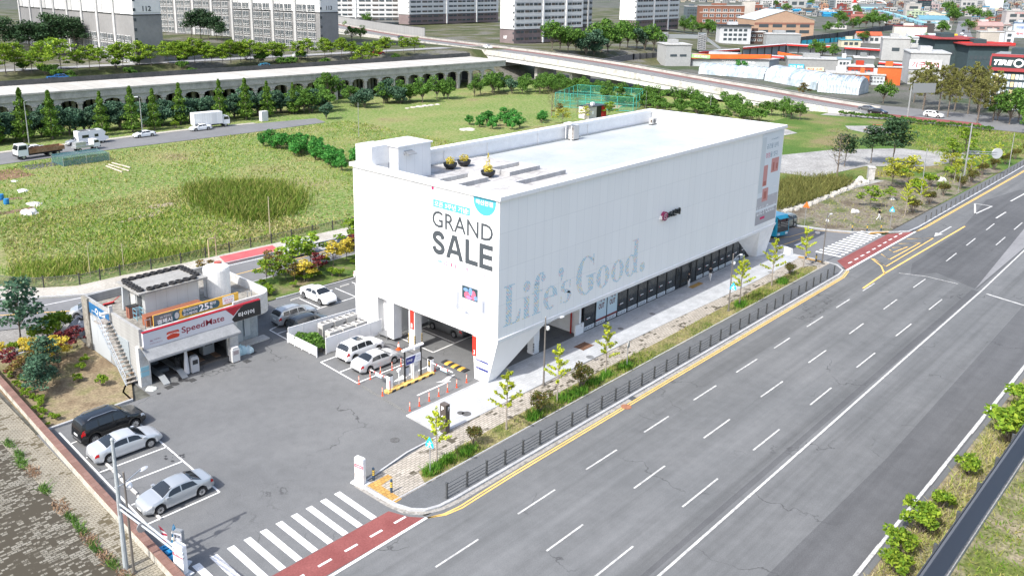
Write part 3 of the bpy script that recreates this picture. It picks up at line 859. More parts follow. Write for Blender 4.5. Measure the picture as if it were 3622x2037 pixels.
def halftone():
 m,t,bs=_new('halftone_print')
 n=NT(t)
 src=n.n('ShaderNodeNewGeometry').outputs['Position']
 sp=n.n('ShaderNodeSeparateXYZ'); n.l(src,sp.inputs[0])
 zc=n.math('MULTIPLY',sp.outputs[2],8.0)
 row=n.math('FLOOR',zc)
 xo=n.math('ADD',n.math('MULTIPLY',sp.outputs[0],4.0),n.math('MULTIPLY',row,0.37))
 cell=n.n('ShaderNodeCombineXYZ'); n.l(n.math('FLOOR',xo),cell.inputs[0]); n.l(row,cell.inputs[1])
 wn=n.n('ShaderNodeTexWhiteNoise'); n.l(cell.outputs[0],wn.inputs['Vector'])
 big=n.noise(n.pos((.5,.5,.5)),1.3,2)
 f=n.math('ADD',n.math('MULTIPLY',wn.outputs['Value'],.75),n.math('MULTIPLY',big,.3))
 ink=n.ramp(f,[(0,(.16,.45,.60)),(.50,(.28,.52,.66)),(.62,(.62,.56,.30)),(.78,(.60,.40,.46)),(.9,(.30,.42,.60))],'CONSTANT')
 inz=n.math('LESS_THAN',n.math('FRACT',zc),.62)
 inx=n.math('LESS_THAN',n.math('FRACT',xo),.82)
 col=n.mix(n.math('MULTIPLY',inz,inx),(.80,.81,.815),ink)
 n.l(col,bs.inputs['Base Color']); bs.inputs['Roughness'].default_value=.5
 return m
slogan(MB(),0,0,1,0,0)
sb=slogan(MB(),48.75,5.2,1.005,Y0-.004,.0012)
sb.build('slogan_lettering',halftone(),long_wall,True)
bn=thing('banner','tall white sale banner with big grey capital letters on the sunlit end wall','banner',(X0-.02,47.3,4.5))
BX=X0-.03
def P_(y,z): return (BX,y,z)
MB().box(BX,BX+.02,43.3,51.3,4.45,16.04).build('banner_sheet',plain('banner_white',(.82,.82,.82),.5),bn,True)
U_,V_=(0,-1,0),(0,0,1)
def tx(mb,s,y,z,w_,h_,bold=0,off=.006,m=0,**k): return text_on(mb,s,(BX,y,z),U_,V_,w_,h_,off,bold,m,**k)
g_=MB(); tx(g_,'GRAND',50.80,12.47,7.05,1.44,.010)
def bl(*pts,k=0): g_.face(*[(BX-.006-.0015*k,50.80-u,10.06+v) for u,v in pts])
def br_(u0,u1,v0,v1,k=0): bl((u0,v0),(u1,v0),(u1,v1),(u0,v1),k=k)
_sp=smooth([(1.34,1.48,0),(1.14,1.80,0),(.78,1.90,0),(.40,1.78,0),(.25,1.50,0),(.42,1.25,0),(.80,1.07,0),(1.17,.88,0),(1.32,.60,0),(1.15,.32,0),(.76,.215,0),(.38,.33,0),(.20,.66,0)],4)
for i in range(len(_sp)-1):
 a,c=_sp[i][:2],_sp[i+1][:2]
 da,dc=_sp[min(i+1,len(_sp)-1)]-_sp[max(i-1,0)],_sp[min(i+2,len(_sp)-1)]-_sp[i]
 na,nc=np.array([-da[1],da[0]])/np.hypot(da[0],da[1])*.225,np.array([-dc[1],dc[0]])/np.hypot(dc[0],dc[1])*.225
 bl(tuple(a-na),tuple(c-nc),tuple(c+nc),tuple(a+na))
bl((1.68,.0),(2.14,.0),(2.86,2.12),(2.42,2.12)); bl((3.28,0),(3.74,0),(2.98,2.12),(2.56,2.12),k=1); br_(2.1,3.35,.46,.84,2)
br_(3.96,4.42,0,2.12); br_(4.42,5.42,0,.42); br_(5.56,6.02,0,2.12)
for v in (0,.86,1.70): br_(6.02,7.06-(.06 if v==.86 else 0),v,v+.42)
g_.build('headline',m_text,bn,True)
p_=MB(); panel(p_,(BX,50.69,14.20),U_,V_,4.36,.66,.003)
p_.face(*[(BX-.003,44.71+1.23*math.cos(a),15.75+1.2*math.sin(a)) for a in np.linspace(math.pi,2*math.pi,22)],(BX-.003,45.94,16.03),(BX-.003,43.48,16.03))
p_.build('teal_shape',m_teal,bn,True)
t_=MB(); tx(t_,'오픈 3주년 기념!',50.52,14.30,4.0,.46,.012); tx(t_,'아산본점',45.68,15.38,1.86,.42,.016); t_.build('lettering',m_lwhite,bn,True)
t_=MB(); tx(t_,'25',49.45,9.30,.52,.36,.02); tx(t_,'1',48.53,9.33,.14,.36,.02); tx(t_,'1',48.0,9.31,.14,.36,.02); tx(t_,'행사기간까지',46.8,9.32,2.4,.38,.012)
tx(t_,"Life's Good.",48.35,4.74,2.05,.3,.0)
cx=MB(); t_.face(*[(BX-.005,50.75+.15*math.cos(a),15.79+.15*math.sin(a)) for a in np.linspace(0,2*math.pi,17)[:-1]])
t_.build('lettering',m_pink,bn,True)
t_=MB(); tx(t_,'LG전자',50.52,15.66,.78,.20); tx(t_,'BEST SHOP',49.42,15.64,1.5,.2); tx(t_,'년',48.88,9.35,.25,.22); tx(t_,'월',48.33,9.34,.25,.22); tx(t_,'일(수)~',47.8,9.33,.75,.2)
t_.build('lettering',plain('print_soft_grey',(.16,.18,.20),.6),bn,True)
p_=MB(); panel(p_,(BX,50.17,9.38),U_,V_,.6,.22,.003); p_.build('date_tab',plain('tab_blue',(.12,.25,.32),.6),bn,True)
t_=MB(); tx(t_,'행사기간',50.1,9.42,.46,.14,.0); t_.build('lettering',m_lwhite,bn,True)
p_=MB(); p_.face(*[(BX-.004,51.25-1.36*math.cos(a),7.1+1.78*math.sin(a)) for a in np.linspace(-math.pi/2,math.pi/2,24)])
p_.build('peach_shape',plain('print_peach',(.55,.47,.39),.6),bn,True)
p_=MB()
p_.face(*([(BX-.004,46.9+1.85*math.sin(a),7.2+1.72*math.cos(a)) for a in np.linspace(0,math.pi,24)]+[(BX-.004,43.42,5.48),(BX-.004,43.42,8.92)]))
p_.build('room_picture',plain('print_lilac',(.43,.44,.48),.6),bn,True)
p_=MB(); panel(p_,(BX,47.16,6.98),U_,V_,1.78,1.08,.007)
p_.build('screen_picture',plain('print_screen',(.03,.06,.07),.5),bn,True)
p_=MB()
for cy,cz,ry,rz,k in ((46.6,7.3,.34,.30,0),(46.2,7.7,.22,.34,1),(45.85,7.45,.26,.42,0),(45.6,7.25,.2,.2,1),(46.75,7.75,.28,.16,1),(46.35,7.15,.34,.14,2)):
 p_.face(*[(BX-.0085-.0006*k,cy+ry*math.cos(a),cz+rz*math.sin(a)) for a in np.linspace(0,2*math.pi,15)[:-1]][::-1],m=k)
p_.build('screen_picture',[plain('pr_pink',(.62,.13,.20),.5),plain('pr_blue',(.16,.28,.52),.5),plain('pr_mauve',(.40,.2,.42),.5)],bn,True)
p_=MB()
panel(p_,(BX,47.70,6.3),U_,V_,.08,1.0,.007); panel(p_,(BX,47.85,5.72),U_,V_,.28,.55,.007,1); panel(p_,(BX,46.8,5.66),U_,V_,.42,.07,.007); panel(p_,(BX,46.75,5.72),U_,V_,.2,.16,.007,1)
panel(p_,(BX,44.85,6.2),U_,V_,.3,1.05,.007,1); panel(p_,(BX,44.7,6.3),U_,V_,.05,.8,.008); panel(p_,(BX,48.2,5.98),U_,V_,2.9,.025,.0065); panel(p_,(BX,44.62,6.2),U_,V_,.05,2.1,.0065,1)
p_.build('appliance_picture',[plain('pr_navy',(.13,.17,.24),.5),plain('pr_grey',(.30,.32,.36),.5)],bn,True)
pb=thing('banner','narrow product banner with pink screens at the far end of the long wall','banner',(95.4,Y0-.02,5.2))
BY=Y0-.03
MB().box(93.0,98.35,BY,BY+.02,5.0,15.95).build('banner_sheet',plain('pb_blue',(.66,.71,.74),.5),pb,True)
U2=(1,0,0)
p_=MB()
panel(p_,(93.0,BY,5.02),U2,V_,5.35,1.6,.003,0); panel(p_,(93.0,BY,6.9),U2,V_,5.35,1.4,.003,1); panel(p_,(93.0,BY,8.9),U2,V_,1.1,6.6,.0025,2)
p_.build('room_picture',[plain('pb_grey',(.36,.36,.38),.6),plain('pb_mid',(.44,.44,.46),.6),plain('pb_pale',(.56,.61,.63),.6)],pb,True)
p_=MB()
for x,z,w_,h_,k in ((95.9,11.0,1.9,1.7,0),(94.0,9.6,1.05,2.5,0),(94.2,7.7,1.5,1.6,0),(96.3,11.2,.4,1.0,1),(94.2,9.7,.7,.5,1),(94.6,8.0,.7,.9,1),(97.2,11.3,.4,.7,1)):
 panel(p_,(x,BY,z),U2,V_,w_,h_,.005+.002*k,k)
p_.build('screen_picture',[plain('pb_pink',(.55,.27,.25),.6),plain('pb_rust',(.40,.14,.11),.6)],pb,True)
t_=MB()
text_on(t_,'공간을 넘어,',(94.3,BY,14.0),U2,V_,3.1,.62,.005,.0); text_on(t_,'을 잇다.',(95.4,BY,12.95),U2,V_,2.0,.62,.005,.0); text_on(t_,'LG StanbyME 2',(95.3,BY,14.95),U2,V_,2.0,.22,.005)
t_.build('lettering',plain('pb_ink',(.10,.20,.27),.6),pb,True)
t_=MB(); text_on(t_,'경험',(94.2,BY,12.95),U2,V_,1.1,.62,.005); panel(t_,(94.2,BY,5.55),U2,V_,1.2,.3,.005); t_.build('lettering',m_pink,pb,True)
t_=MB(); text_on(t_,"Life's Good.",(93.3,BY,6.15),U2,V_,4.6,1.1,.006,.0); panel(t_,(97.0,BY,9.1),U2,V_,.9,.12,.005); panel(t_,(97.1,BY,8.0),U2,V_,.05,1.5,.005)
t_.build('lettering',plain('pb_white',(.76,.78,.80),.6),pb,True)
sg=thing('logo_sign','round purple red emblem with dark letters mounted on the long white wall','sign',(73.6,Y0-.1,9.8))
b=MB().disc_y((72.45,Y0,10.2),.46,-.30,-.02,24); b.build('emblem',plain('emblem_plum',(.24,.012,.075),.3,coat=.4),sg,True)
b=MB().box(71.9,72.2,Y0-.2,Y0-.0,9.95,10.3); b.build('bracket',m_whitep,sg,True)
b=MB(); ell(b,72.45,10.2,.30,.30,.26,.26,30,330,20,Y0-.305); rc(b,72.42,72.62,10.17,10.21,Y0-.306); rc(b,72.42,72.46,10.17,10.36,Y0-.3065)
b.build('lettering',m_lwhite,sg,True)
lt=MB()
V3,F3=text_poly('LG전자',.012)
mn,mx=V3.min(0),V3.max(0)
pts=[(73.0+(p[0]-mn[0])/(mx[0]-mn[0])*2.5,9.88+(p[1]-mn[1])/(mx[1]-mn[1])*.66) for p in V3]
for f in F3: lt.ext([(pts[i][0],Y0-.25,pts[i][1]) for i in f],(0,.2,0))
lt.build('lettering',plain('letter_dark',(.02,.03,.035),.35),sg,True)
ns=thing('notice_board','white parking fee notice with navy bars on the striped shop leg','notice',(48.08,44.8,1.05))
MB().box(48.06,48.095,44.1,45.55,1.05,1.95).build('board',m_lwhite,ns,True)
b=MB(); panel(b,(48.06,45.55,1.78),U_,V_,1.45,.17,.004); panel(b,(48.06,45.55,1.05),U_,V_,1.45,.2,.004); b.build('bar',plain('print_navy',(.03,.04,.20),.5),ns,True)
b=MB(); text_on(b,'주차요금 안내',(48.06,45.5,1.82),U_,V_,.5,.1,.006); text_on(b,'정산',(48.06,45.45,1.1),U_,V_,.3,.1,.006); b.build('lettering',m_lwhite,ns,True)
def ac(name,label,x,y,w_,d_,h_,fan=True):
 a=thing(name,label,'air conditioner',(x,y,14.73))
 MB().box(-w_/2,w_/2,-d_/2,d_/2,.12,h_).build('cabinet',plain('ac_grey',(.50,.49,.47),.5),a)
 f=MB()
 for k in range(8): f.box(-w_/2-.01,-w_/2,-d_*.4,-d_*.02,.3+k*(h_-.5)/8,.3+k*(h_-.5)/8+.07)
 f.build('grille',plain('grille_brown',(.13,.09,.06),.6),a)
 if fan:
  f=MB().disc_y((0,-d_/2,h_*.55),min(w_,h_)*.33,-.015,.0,18); f.build('fan',plain('fan_dark',(.10,.105,.11),.5),a)
 MB().box(-w_/2,w_/2,-d_/2,-d_/2+.08,0,.12).box(-w_/2,w_/2,d_/2-.08,d_/2,0,.12).build('foot',m_dark,a)
 return a
a=ac('rooftop_air_conditioner','tall grey air conditioner unit by the parapet of the shop roof',80.0,60.2,1.0,.8,1.75,False)
MB().tube([(-.9,-.3,.0),(-.9,-.3,2.0),(-.9,.5,2.0),(-.9,.5,.2)],.05,6).box(-1.2,-.2,-.4,.6,2.0,2.1).build('pipe',m_whitep,a)
ac('rooftop_air_conditioner','small white air conditioner unit in the far corner of the shop roof',96.6,59.9,1.1,.5,.85)

m_gwall=panel_mat('garage_wall',(.36,.36,.35),(.26,.26,.25),'y',1.2,.3,0,64,.2)
m_gwhite=rough_mat('garage_white',(.42,.43,.43),(.50,.505,.50),.8,6,.12,c3=(.36,.35,.32),lohi=(.3,.7))
m_gconc=rough_mat('garage_concrete',(.22,.205,.18),(.30,.285,.25),.5,4,.3,c3=(.17,.155,.13),lohi=(.35,.65))
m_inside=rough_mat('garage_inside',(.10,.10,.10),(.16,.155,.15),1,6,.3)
ga=thing('tyre_garage','flat roofed grey tyre garage with red lettered sign and open service bays','building',(33,69,0))
W=dict(parent=ga,world=True)
b=MB().box(27.4,27.65,64.1,75.2,0,5.0).box(27.65,40.0,74.95,75.2,0,5.0); b.build('wall',m_gwall,**W)
arc=[(40.4-1.5+1.5*math.cos(a),67.3+1.5*math.sin(a)) for a in np.linspace(-math.pi/2,0,8)]
pr=[(36.2,64.12)]+[(38.9,64.12)]+[(38.9+1.5*math.sin(a),65.62-1.5*math.cos(a)) for a in np.linspace(0.1,math.pi/2,9)]+[(40.4,74.9)]
b=MB(); strip(b,pr,.22,3.1,5.0,1); b.build('parapet',m_gwhite,**W)
b=MB().box(27.65,36.2,64.12,64.34,4.6,4.75); b.build('parapet_rail',m_gwhite,**W)
b=MB().prism([(27.65,64.35),(38.9,64.4),(40.1,65.6),(40.15,74.9),(27.65,74.9)],3.95,4.2); b.build('roof',m_gconc,**W)
low=[(36.4,66.25),(39.3,66.2)]+[(39.3+.9*math.sin(a),67.1-.9*math.cos(a)) for a in np.linspace(.2,math.pi/2,7)]+[(40.2,74.9)]
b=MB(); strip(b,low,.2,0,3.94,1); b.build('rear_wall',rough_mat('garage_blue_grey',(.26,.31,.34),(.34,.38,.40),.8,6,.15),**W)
MB().box(37.0,38.1,66.12,66.2,.1,2.5).box(38.3,38.9,66.10,66.16,0.5,3.0).build('door',plain('door_grey',(.38,.43,.46),.5),**W)
MB().box(36.5,40.3,65.0,66.1,0,.12).build('step',m_conc,**W)
pil=MB().box(27.15,28.05,63.9,64.5,0,3.5); pil.build('pillar',m_gwhite,**W)
MB().box(35.5,36.35,63.95,64.6,0,3.95).build('pillar',m_gwhite,**W)
MB().box(27.2,27.9,63.86,63.9,.9,1.3).box(27.2,27.9,63.86,63.9,1.4,1.75).build('notice',plain('notice_blue',(.25,.46,.55),.5),**W)
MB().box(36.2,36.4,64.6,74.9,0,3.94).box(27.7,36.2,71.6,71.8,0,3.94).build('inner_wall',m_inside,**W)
MB().box(27.7,36.2,64.2,71.6,0.01,0.03).build('bay_floor',rough_mat('oily_floor',(.075,.07,.066),(.13,.12,.11),.8,5,.3),**W)
sgn=MB().box(27.6,38.75,63.78,64.08,3.28,4.66).build('sign_board',plain('sign_pale',(.52,.53,.57),.45),**W)
b=MB().box(27.6,38.75,63.77,64.08,4.665,4.74); b.face((35.2,63.77,4.66),(35.95,63.77,3.9),(36.4,63.77,4.3),(37,63.77,4.66)).build('sign_edge',plain('sign_crimson',(.33,.015,.03),.5),sgn,True)
b=MB().face((36.0,63.775,3.28),(38.75,63.775,3.28),(38.75,63.775,4.66),(36.9,63.775,4.66),(35.75,63.775,3.6)).build('sign_panel',m_black,sgn,True)
b=MB()
text_on(b,'SpeedMate',(30.98,63.78,3.56),(1,0,0),(0,0,1),4.05,.72,.004,.016)
b.build('lettering',plain('letter_crimson',(.23,.012,.03),.5),sgn,True)
b=MB().face(*rrect((29.62,63.78,3.52),(1,0,0),(0,0,1),1.15,.68,.18,.004)); b.build('emblem',plain('emblem_red',(.50,.045,.02),.5),sgn,True)
b=MB()
for z,h in ((3.80,.07),(3.9,.05)): b.face(*[(29.62+1.15*u,63.775,z+.16*math.sin(math.pi*u) ) for u in np.linspace(0,1,10)],*[(29.62+1.15*u,63.775,z+h+.12*math.sin(math.pi*u)) for u in np.linspace(1,0,10)])
text_on(b,'타이어',(36.45,63.772,3.62),(1,0,0),(0,0,1),1.6,.42,.004,.012)
b.build('lettering',m_lwhite,sgn,True)
b=MB(); text_on(b,'SK',(28.15,63.78,3.80),(1,0,0),(0,0,1),.28,.14,.004,.02); text_on(b,'네트웍스',(28.5,63.78,3.84),(1,0,0),(0,0,1),.6,.14,.004); text_on(b,'아산점 546.5114',(28.12,63.78,3.55),(1,0,0),(0,0,1),1.1,.13,.004)
b.build('lettering',plain('letter_wine',(.22,.05,.10),.5),sgn,True)
b=MB().ext([(27.4,64.0,3.34),(35.75,64.0,3.34),(36.1,62.9,2.55),(27.5,62.9,2.55)],(0,0,.07)).box(27.5,36.1,62.86,62.92,2.42,2.56)
aw=b.build('awning',rough_mat('awning_grey',(.22,.23,.24),(.27,.28,.29),1.5,8,.1),**W)
MB().box(27.6,36.0,63.5,64.0,2.7,2.95).build('shutter_rail',plain('rail_blue',(.06,.11,.20),.5),**W)
b=MB().box(27.36,27.4,69.8,74.2,3.75,4.75).build('wall_sign',plain('sign_blue',(.02,.12,.28),.5),**W)
t_=MB(); ell(t_,0,0,.3,.3,.2,.2,0,360,18); t_.v=[(27.352,72.4-p[0],4.25+p[2]) for p in t_.v]
text_on(t_,'불스원',(27.36,71.9,4.02),(0,-1,0),(0,0,1),1.3,.42,.006,.02); t_.build('lettering',m_lwhite,b,True)
MB().box(27.34,27.4,66.2,68.3,.1,3.3).build('side_door',plain('side_door',(.30,.34,.36),.4),**W)
MB().box(27.34,27.4,72.6,72.8,1.3,3.2).box(27.35,27.4,70.2,74.6,.1,3.4).build('side_panel',plain('wall_blue_grey',(.42,.45,.47),.6),**W)
MB().box(27.33,27.42,63.5,64.08,3.4,3.6).box(27.2,27.45,74.0,75.25,0,5.05).build('wall_edge',m_gconc,**W)
b=MB()
N_=16
for k in range(N_):
 y=64.9+k*(69.6-64.9)/N_; z=(k+1)*4.2/N_
 b.box(26.35,27.3,y,y+.30,z-.05,z)
b.box(26.35,27.3,69.6,70.6,4.12,4.2)
stp=b.build('stairs',rough_mat('rusty_steel',(.28,.25,.22),(.38,.36,.33),2,9,.3,c3=(.26,.14,.07),lohi=(.4,.68)),**W)
b=MB()
for x in (26.3,27.33):
 b.ext([(x,64.75,0),(x,69.6,4.25),(x,69.6,4.0),(x,65.0,-.0)],(.05,0,0))
for k in range(7):
 y=64.9+k*.78; z=k*.7
 b.tube([(26.3,y,z),(26.3,y,z+.95)],.02,5)
b.tube([(26.3,64.8,.95),(26.3,69.6,5.2),(26.3,70.6,5.2)],.03,5).tube([(26.3,64.8,.5),(26.3,69.6,4.7),(26.3,70.6,4.7)],.02,5)
b.tube([(26.3,70.6,5.2),(26.3,70.6,4.2)],.03,5)
b.build('handrail',plain('rail_pale_blue',(.42,.47,.52),.5,.3),stp,True)
MB().box(26.5,27.1,69.2,69.7,5.0,5.1).box(27.3,27.6,69.4,69.6,4.9,5.6).build('gate_post',m_gwhite,**W)
sh=thing('roof_shed','white shed with slab roof weighed down by tyres on top of the garage','shed',(32.4,69.5,4.2))
W=dict(parent=sh,world=True)
MB().box(29.9,35.0,68.0,71.2,4.2,6.62).build('wall',panel_mat('shed_panels',(.58,.595,.60),(.38,.39,.39),'x',1.0,9,0,29.9,.08),**W)
MB().ext([(29.1,67.3,6.62),(35.6,67.3,6.62),(35.6,71.8,6.62),(29.1,71.8,6.62)],(0,0,.16)).build('roof',rough_mat('shed_roof',(.27,.265,.25),(.33,.325,.31),.8,6,.15),**W)
MB().box(29.85,29.9,68.6,69.5,5.0,6.2).box(29.86,29.9,69.02,69.06,5.0,6.2).build('window',plain('window_dark',(.06,.065,.07),.2),**W)
MB().box(29.84,29.9,69.8,70.7,4.25,6.3).build('door',m_gwhite,**W)
m_rub=rough_mat('tyre_rubber',(.022,.022,.023),(.04,.04,.042),4,20,.3,rough=.8)
def tyre_mesh(mb,c,r=.33,w_=.2):
 return mb.lathe([(r*.58,.02),(r*.62,0),(r*.95,0),(r,w_*.25),(r,w_*.75),(r*.95,w_),(r*.62,w_),(r*.56,w_*.8),(r*.56,w_*.2)],14,c)
ty0=tag(tyre_mesh(MB(),(0,0,0)).build('tyre',m_rub,smooth=True),'old black tyre lying in the row along the shed roof edge','tyre','tyres weighing down the shed roof')
ring=[(29.75+k*.66,71.35) for k in range(8)]+[(35.05,71.3-k*.58) for k in range(6)]+[(34.4-k*.68,67.75) for k in range(7)]+[(29.55,67.95+k*.56) for k in range(6)]
for k,(x,y) in enumerate(ring):
 o=ty0 if k==0 else ty0.copy()
 if k: COL.objects.link(o)
 o.location=(x+random.uniform(-.04,.04),y+random.uniform(-.05,.05),6.785); o.rotation_euler=(random.uniform(-.04,.04),random.uniform(-.04,.04),random.random())
def loose_tyre(x,y,z,label,s=1):
 o=ty0.copy(); COL.objects.link(o); o.location=(x,y,z); o['label']=label; del o['group']; o.scale=(s,s,s); return o
loose_tyre(35.3,67.1,4.21,'single black tyre beside the long brown crate on the garage roof',1.1)
loose_tyre(28.4,78.9,1.35,'black tyre holding down the grey tarpaulin heap behind the garage')
tk=thing('water_tank','white round water tank on the garage roof','tank',(37.4,69.0,4.2))
MB().lathe([(1.22,0),(1.22,2.55),(1.16,2.72),(.9,2.8),(0.05,2.88)],28).build('shell',rough_mat('tank_white',(.66,.665,.66),(.74,.74,.73),.8,7,.1,obj=True),tk,smooth=False)
MB().cyl((.5,.5,2.82),.35,.12,14).build('lid',plain('lid_red',(.36,.09,.07),.6),tk)
MB().tube([(-1.25,-.3,0),(-1.25,-.3,2.2)],.03,5).build('pipe',m_grey,tk)
bb=thing('billboard','yellow and grey discount billboard standing on the garage roof edge','billboard',(33,64.6,4.2))
W=dict(parent=bb,world=True)
bs_=MB().box(28.95,37.0,64.55,64.65,4.66,5.66).build('board',plain('bill_yellow',(.72,.42,.06),.5),**W)
b=MB().face((28.95,64.545,4.67),(30.9,64.545,4.67),(31.4,64.545,5.65),(28.95,64.545,5.65)).build('panel',plain('bill_grey',(.14,.145,.15),.5),bs_,True)
b=MB().face(*rrect((31.5,64.545,4.82),(1,0,0),(0,0,1),3.6,.7,.34,.002)); b.face(*[(30.95+.35*math.cos(a),64.541,5.12+.44*math.sin(a)) for a in np.linspace(0,2*math.pi,19)[:-1]])
b.build('panel',plain('bill_navy',(.04,.10,.13),.5),bs_,True)
b=MB(); b.face(*[(31.03+.2*math.cos(a),64.535,5.12+.3*math.sin(a)) for a in np.linspace(0,2*math.pi,19)[:-1]]); b.build('tyre_picture',plain('bill_silver',(.45,.47,.48),.4),bs_,True)
b=MB(); text_on(b,'결제시',(29.25,64.545,4.74),(1,0,0),(0,0,1),1.35,.42,.004,.016); text_on(b,'KB 국민카드',(29.55,64.545,5.24),(1,0,0),(0,0,1),1.0,.2,.004)
text_on(b,'한국타이어',(31.62,64.54,5.2),(1,0,0),(0,0,1),1.35,.27,.004,.012); text_on(b,'로드메이트',(31.62,64.54,4.86),(1,0,0),(0,0,1),1.35,.27,.004,.012)
text_on(b,'25',(33.1,64.54,4.88),(1,0,0),(0,0,1),.95,.62,.004,.02); text_on(b,'%',(34.1,64.54,4.88),(1,0,0),(0,0,1),.3,.24,.004,.02); text_on(b,'할인',(34.15,64.54,5.2),(1,0,0),(0,0,1),.6,.26,.004,.02)
b.face(*rrect((35.4,64.545,4.86),(1,0,0),(0,0,1),1.15,.72,.08,.003)); b.build('lettering',m_lwhite,bs_,True)
b=MB(); text_on(b,'타이어 구매고객',(35.5,64.542,5.36),(1,0,0),(0,0,1),.95,.12,.004); b.build('lettering',m_text,bs_,True)
b=MB(); text_on(b,'엔진오일',(35.55,64.542,5.12),(1,0,0),(0,0,1),.85,.18,.004,.01); text_on(b,'서비스',(35.65,64.542,4.9),(1,0,0),(0,0,1),.65,.18,.004,.01); b.build('lettering',m_redp,bs_,True)
b=MB()
for x in (29.3,31.5,33.8,36.6): b.tube([(x,64.75,4.2),(x,64.75,5.6)],.04,6).tube([(x,64.75,5.3),(x+.2,65.6,4.2)],.03,6)
b.build('support',m_steel,**W)
b=MB()
for x0 in (28.3,38.0):
 for k in range(2): b.tube([(x0+.45*k,64.7,4.2),(x0+.45*k,64.7,5.5)],.035,6)
 b.tube([(x0,64.7,5.4),(x0+.45,64.7,5.4)],.03,6)
tag(b.build('pipe_frame',m_steel),'short galvanised pipe frames beside the yellow billboard','frame')
cr=thing('crate','long rusty brown crate on the garage roof behind the billboard','crate',(31.6,66.4,4.2))
MB().box(-2.6,2.6,-.42,.42,0,.85).build('box',rough_mat('crate_rust',(.26,.085,.045),(.33,.125,.07),1.2,7,.15,obj=True),cr)
MB().box(-2.62,2.62,-.44,.44,.86,.9).box(-.02,.02,-.45,-.42,.1,.85).build('lid',plain('crate_lid',(.24,.09,.05),.7),cr)
cb_=thing('cabinet','reddish wooden cabinet beside the shed door on the garage roof','cabinet',(29.2,69.1,4.2))
MB().box(-.45,.45,-.3,.3,0,1.0).build('body',plain('cab_red',(.30,.12,.08),.6),cb_)
MB().box(-.47,.47,-.32,.32,1.01,1.05).box(-.47,-.455,-.02,.02,.1,.95).build('top',m_dark,cb_)
ra=thing('rack','pale blue wire rack standing beside the red cabinet on the roof','rack',(29.3,68.2,4.2))
b=MB()
for x in (-.3,.3):
 for y in (-.35,.35): b.tube([(x,y,0),(x,y,1.0)],.025,5)
for z in (.2,.6,1.0):
 for y in (-.35,-.1,.15,.35): b.tube([(-.3,y,z),(.3,y,z)],.02,5)
 for x in (-.3,.3): b.tube([(x,-.35,z),(x,.35,z)],.02,5)
b.build('wire',plain('wire_blue',(.20,.42,.52),.5),ra)
cu=MB(); cu.ext([(29.2,71.0,4.25),(29.9,71.0,4.25),(29.7,71.0,6.5),(29.3,71.0,6.5)],(.05,.35,0)); tag(cu.build('curtain',plain('cloth_grey',(.40,.43,.45),.8)),'grey cloth curtain hanging at the corner of the roof shed','curtain')
jk=thing('trolley_jack','red trolley jack lying on the garage roof by the left wall','jack',(28.9,73.4,4.2))
MB().box(-.5,.5,-.12,.12,.08,.2).tube([(.4,0,.2),(1.1,.2,.5)],.03,6).build('frame',plain('jack_red',(.45,.03,.03),.5),jk)
b=MB()
for x in (-.4,.4):
 for y in (-.17,.13): b.disc_y((x,y,.09),.09,0,.05,10)
b.build('wheel',m_black,jk)
rp=thing('car_ramp','pair of steel drive-on ramps reaching out of the left service bay','ramp',(29.6,64.5,0))
for x in (28.9,30.55):
 MB().box(x-29.6-.28,x-29.6+.28,-.6,5.2,.42,.50).build('track',plain('ramp_grey',(.20,.21,.215),.5,.3),rp)
 MB().ext([(x-29.6-.28,-.6,.48),(x-29.6+.28,-.6,.48),(x-29.6+.28,-1.6,.04),(x-29.6-.28,-1.6,.04)],(0,0,.04)).build('approach',plain('ramp_pale',(.34,.36,.37),.5,.2),rp)
MB().box(-.4,.6,.6,1.0,.1,.4).box(-.4,.6,2.6,3.0,.1,.4).box(-.9,1.2,1.5,1.7,.05,.2).build('cross_beam',plain('beam_dark',(.12,.13,.14),.6),rp)
rp2=thing('car_ramp','brown rusty low ramp plates on the floor of the right service bay','ramp',(33.8,66,0))
MB().box(-.8,-.3,-1,3,.03,.12).box(.7,1.2,-1.2,2.6,.03,.12).build('track',plain('ramp_brown',(.20,.12,.075),.7),rp2)
def machine(name,label,x,y,w_,d_,h_,c,top):
 t=thing(name,label,'machine',(x,y,0))
 MB().box(-w_/2,w_/2,-d_/2,d_/2,.1,h_).box(-w_*.4,w_*.4,-d_*.45,d_*.3,h_,h_+.18).build('cabinet',plain('machine_'+name,c,.5),t)
 MB().box(-w_*.35,w_*.35,-d_/2-.01,-d_/2,h_*.62,h_*.92).build('panel',top,t)
 b=MB()
 for sx in (-.4,.4): b.disc_y((sx*w_,-d_*.3,.08),.08,0,.06,10)
 b.build('wheel',m_black,t)
 return t
machine('wheel_balancer','grey workshop machine with hose between the two service bays',31.7,63.5,.7,.6,1.35,(.42,.43,.44),m_dark)
machine('service_cart','white service cart by the right pillar of the garage',35.3,62.9,.75,.6,1.25,(.60,.60,.59),plain('cart_panel',(.35,.30,.30),.5))
machine('tyre_changer','grey tyre machine standing inside the right service bay',34.4,66.2,1.1,.8,1.5,(.35,.36,.36),m_dark)
cl=MB()
for k in range(10):
 a=k*.63
 cl.face((31.05+.2*math.cos(a)*.5,63.55+.18*math.sin(a)*.5,2.5),(31.05+.2*math.cos(a+.63)*.5,63.55+.18*math.sin(a+.63)*.5,2.5),
   (31.05+.26*math.cos(a+.63),63.55+.25*math.sin(a+.63),.1),(31.05+.26*math.cos(a),63.55+.25*math.sin(a),.1))
tag(cl.build('curtain',plain('cloth_pale',(.55,.55,.56),.8)),'pale tied up dust sheet hanging beside the bay machine','curtain')
rk=MB()
for k in range(6): tyre_mesh(rk,(30.8,64.6,.03+k*.23),.3,.2)
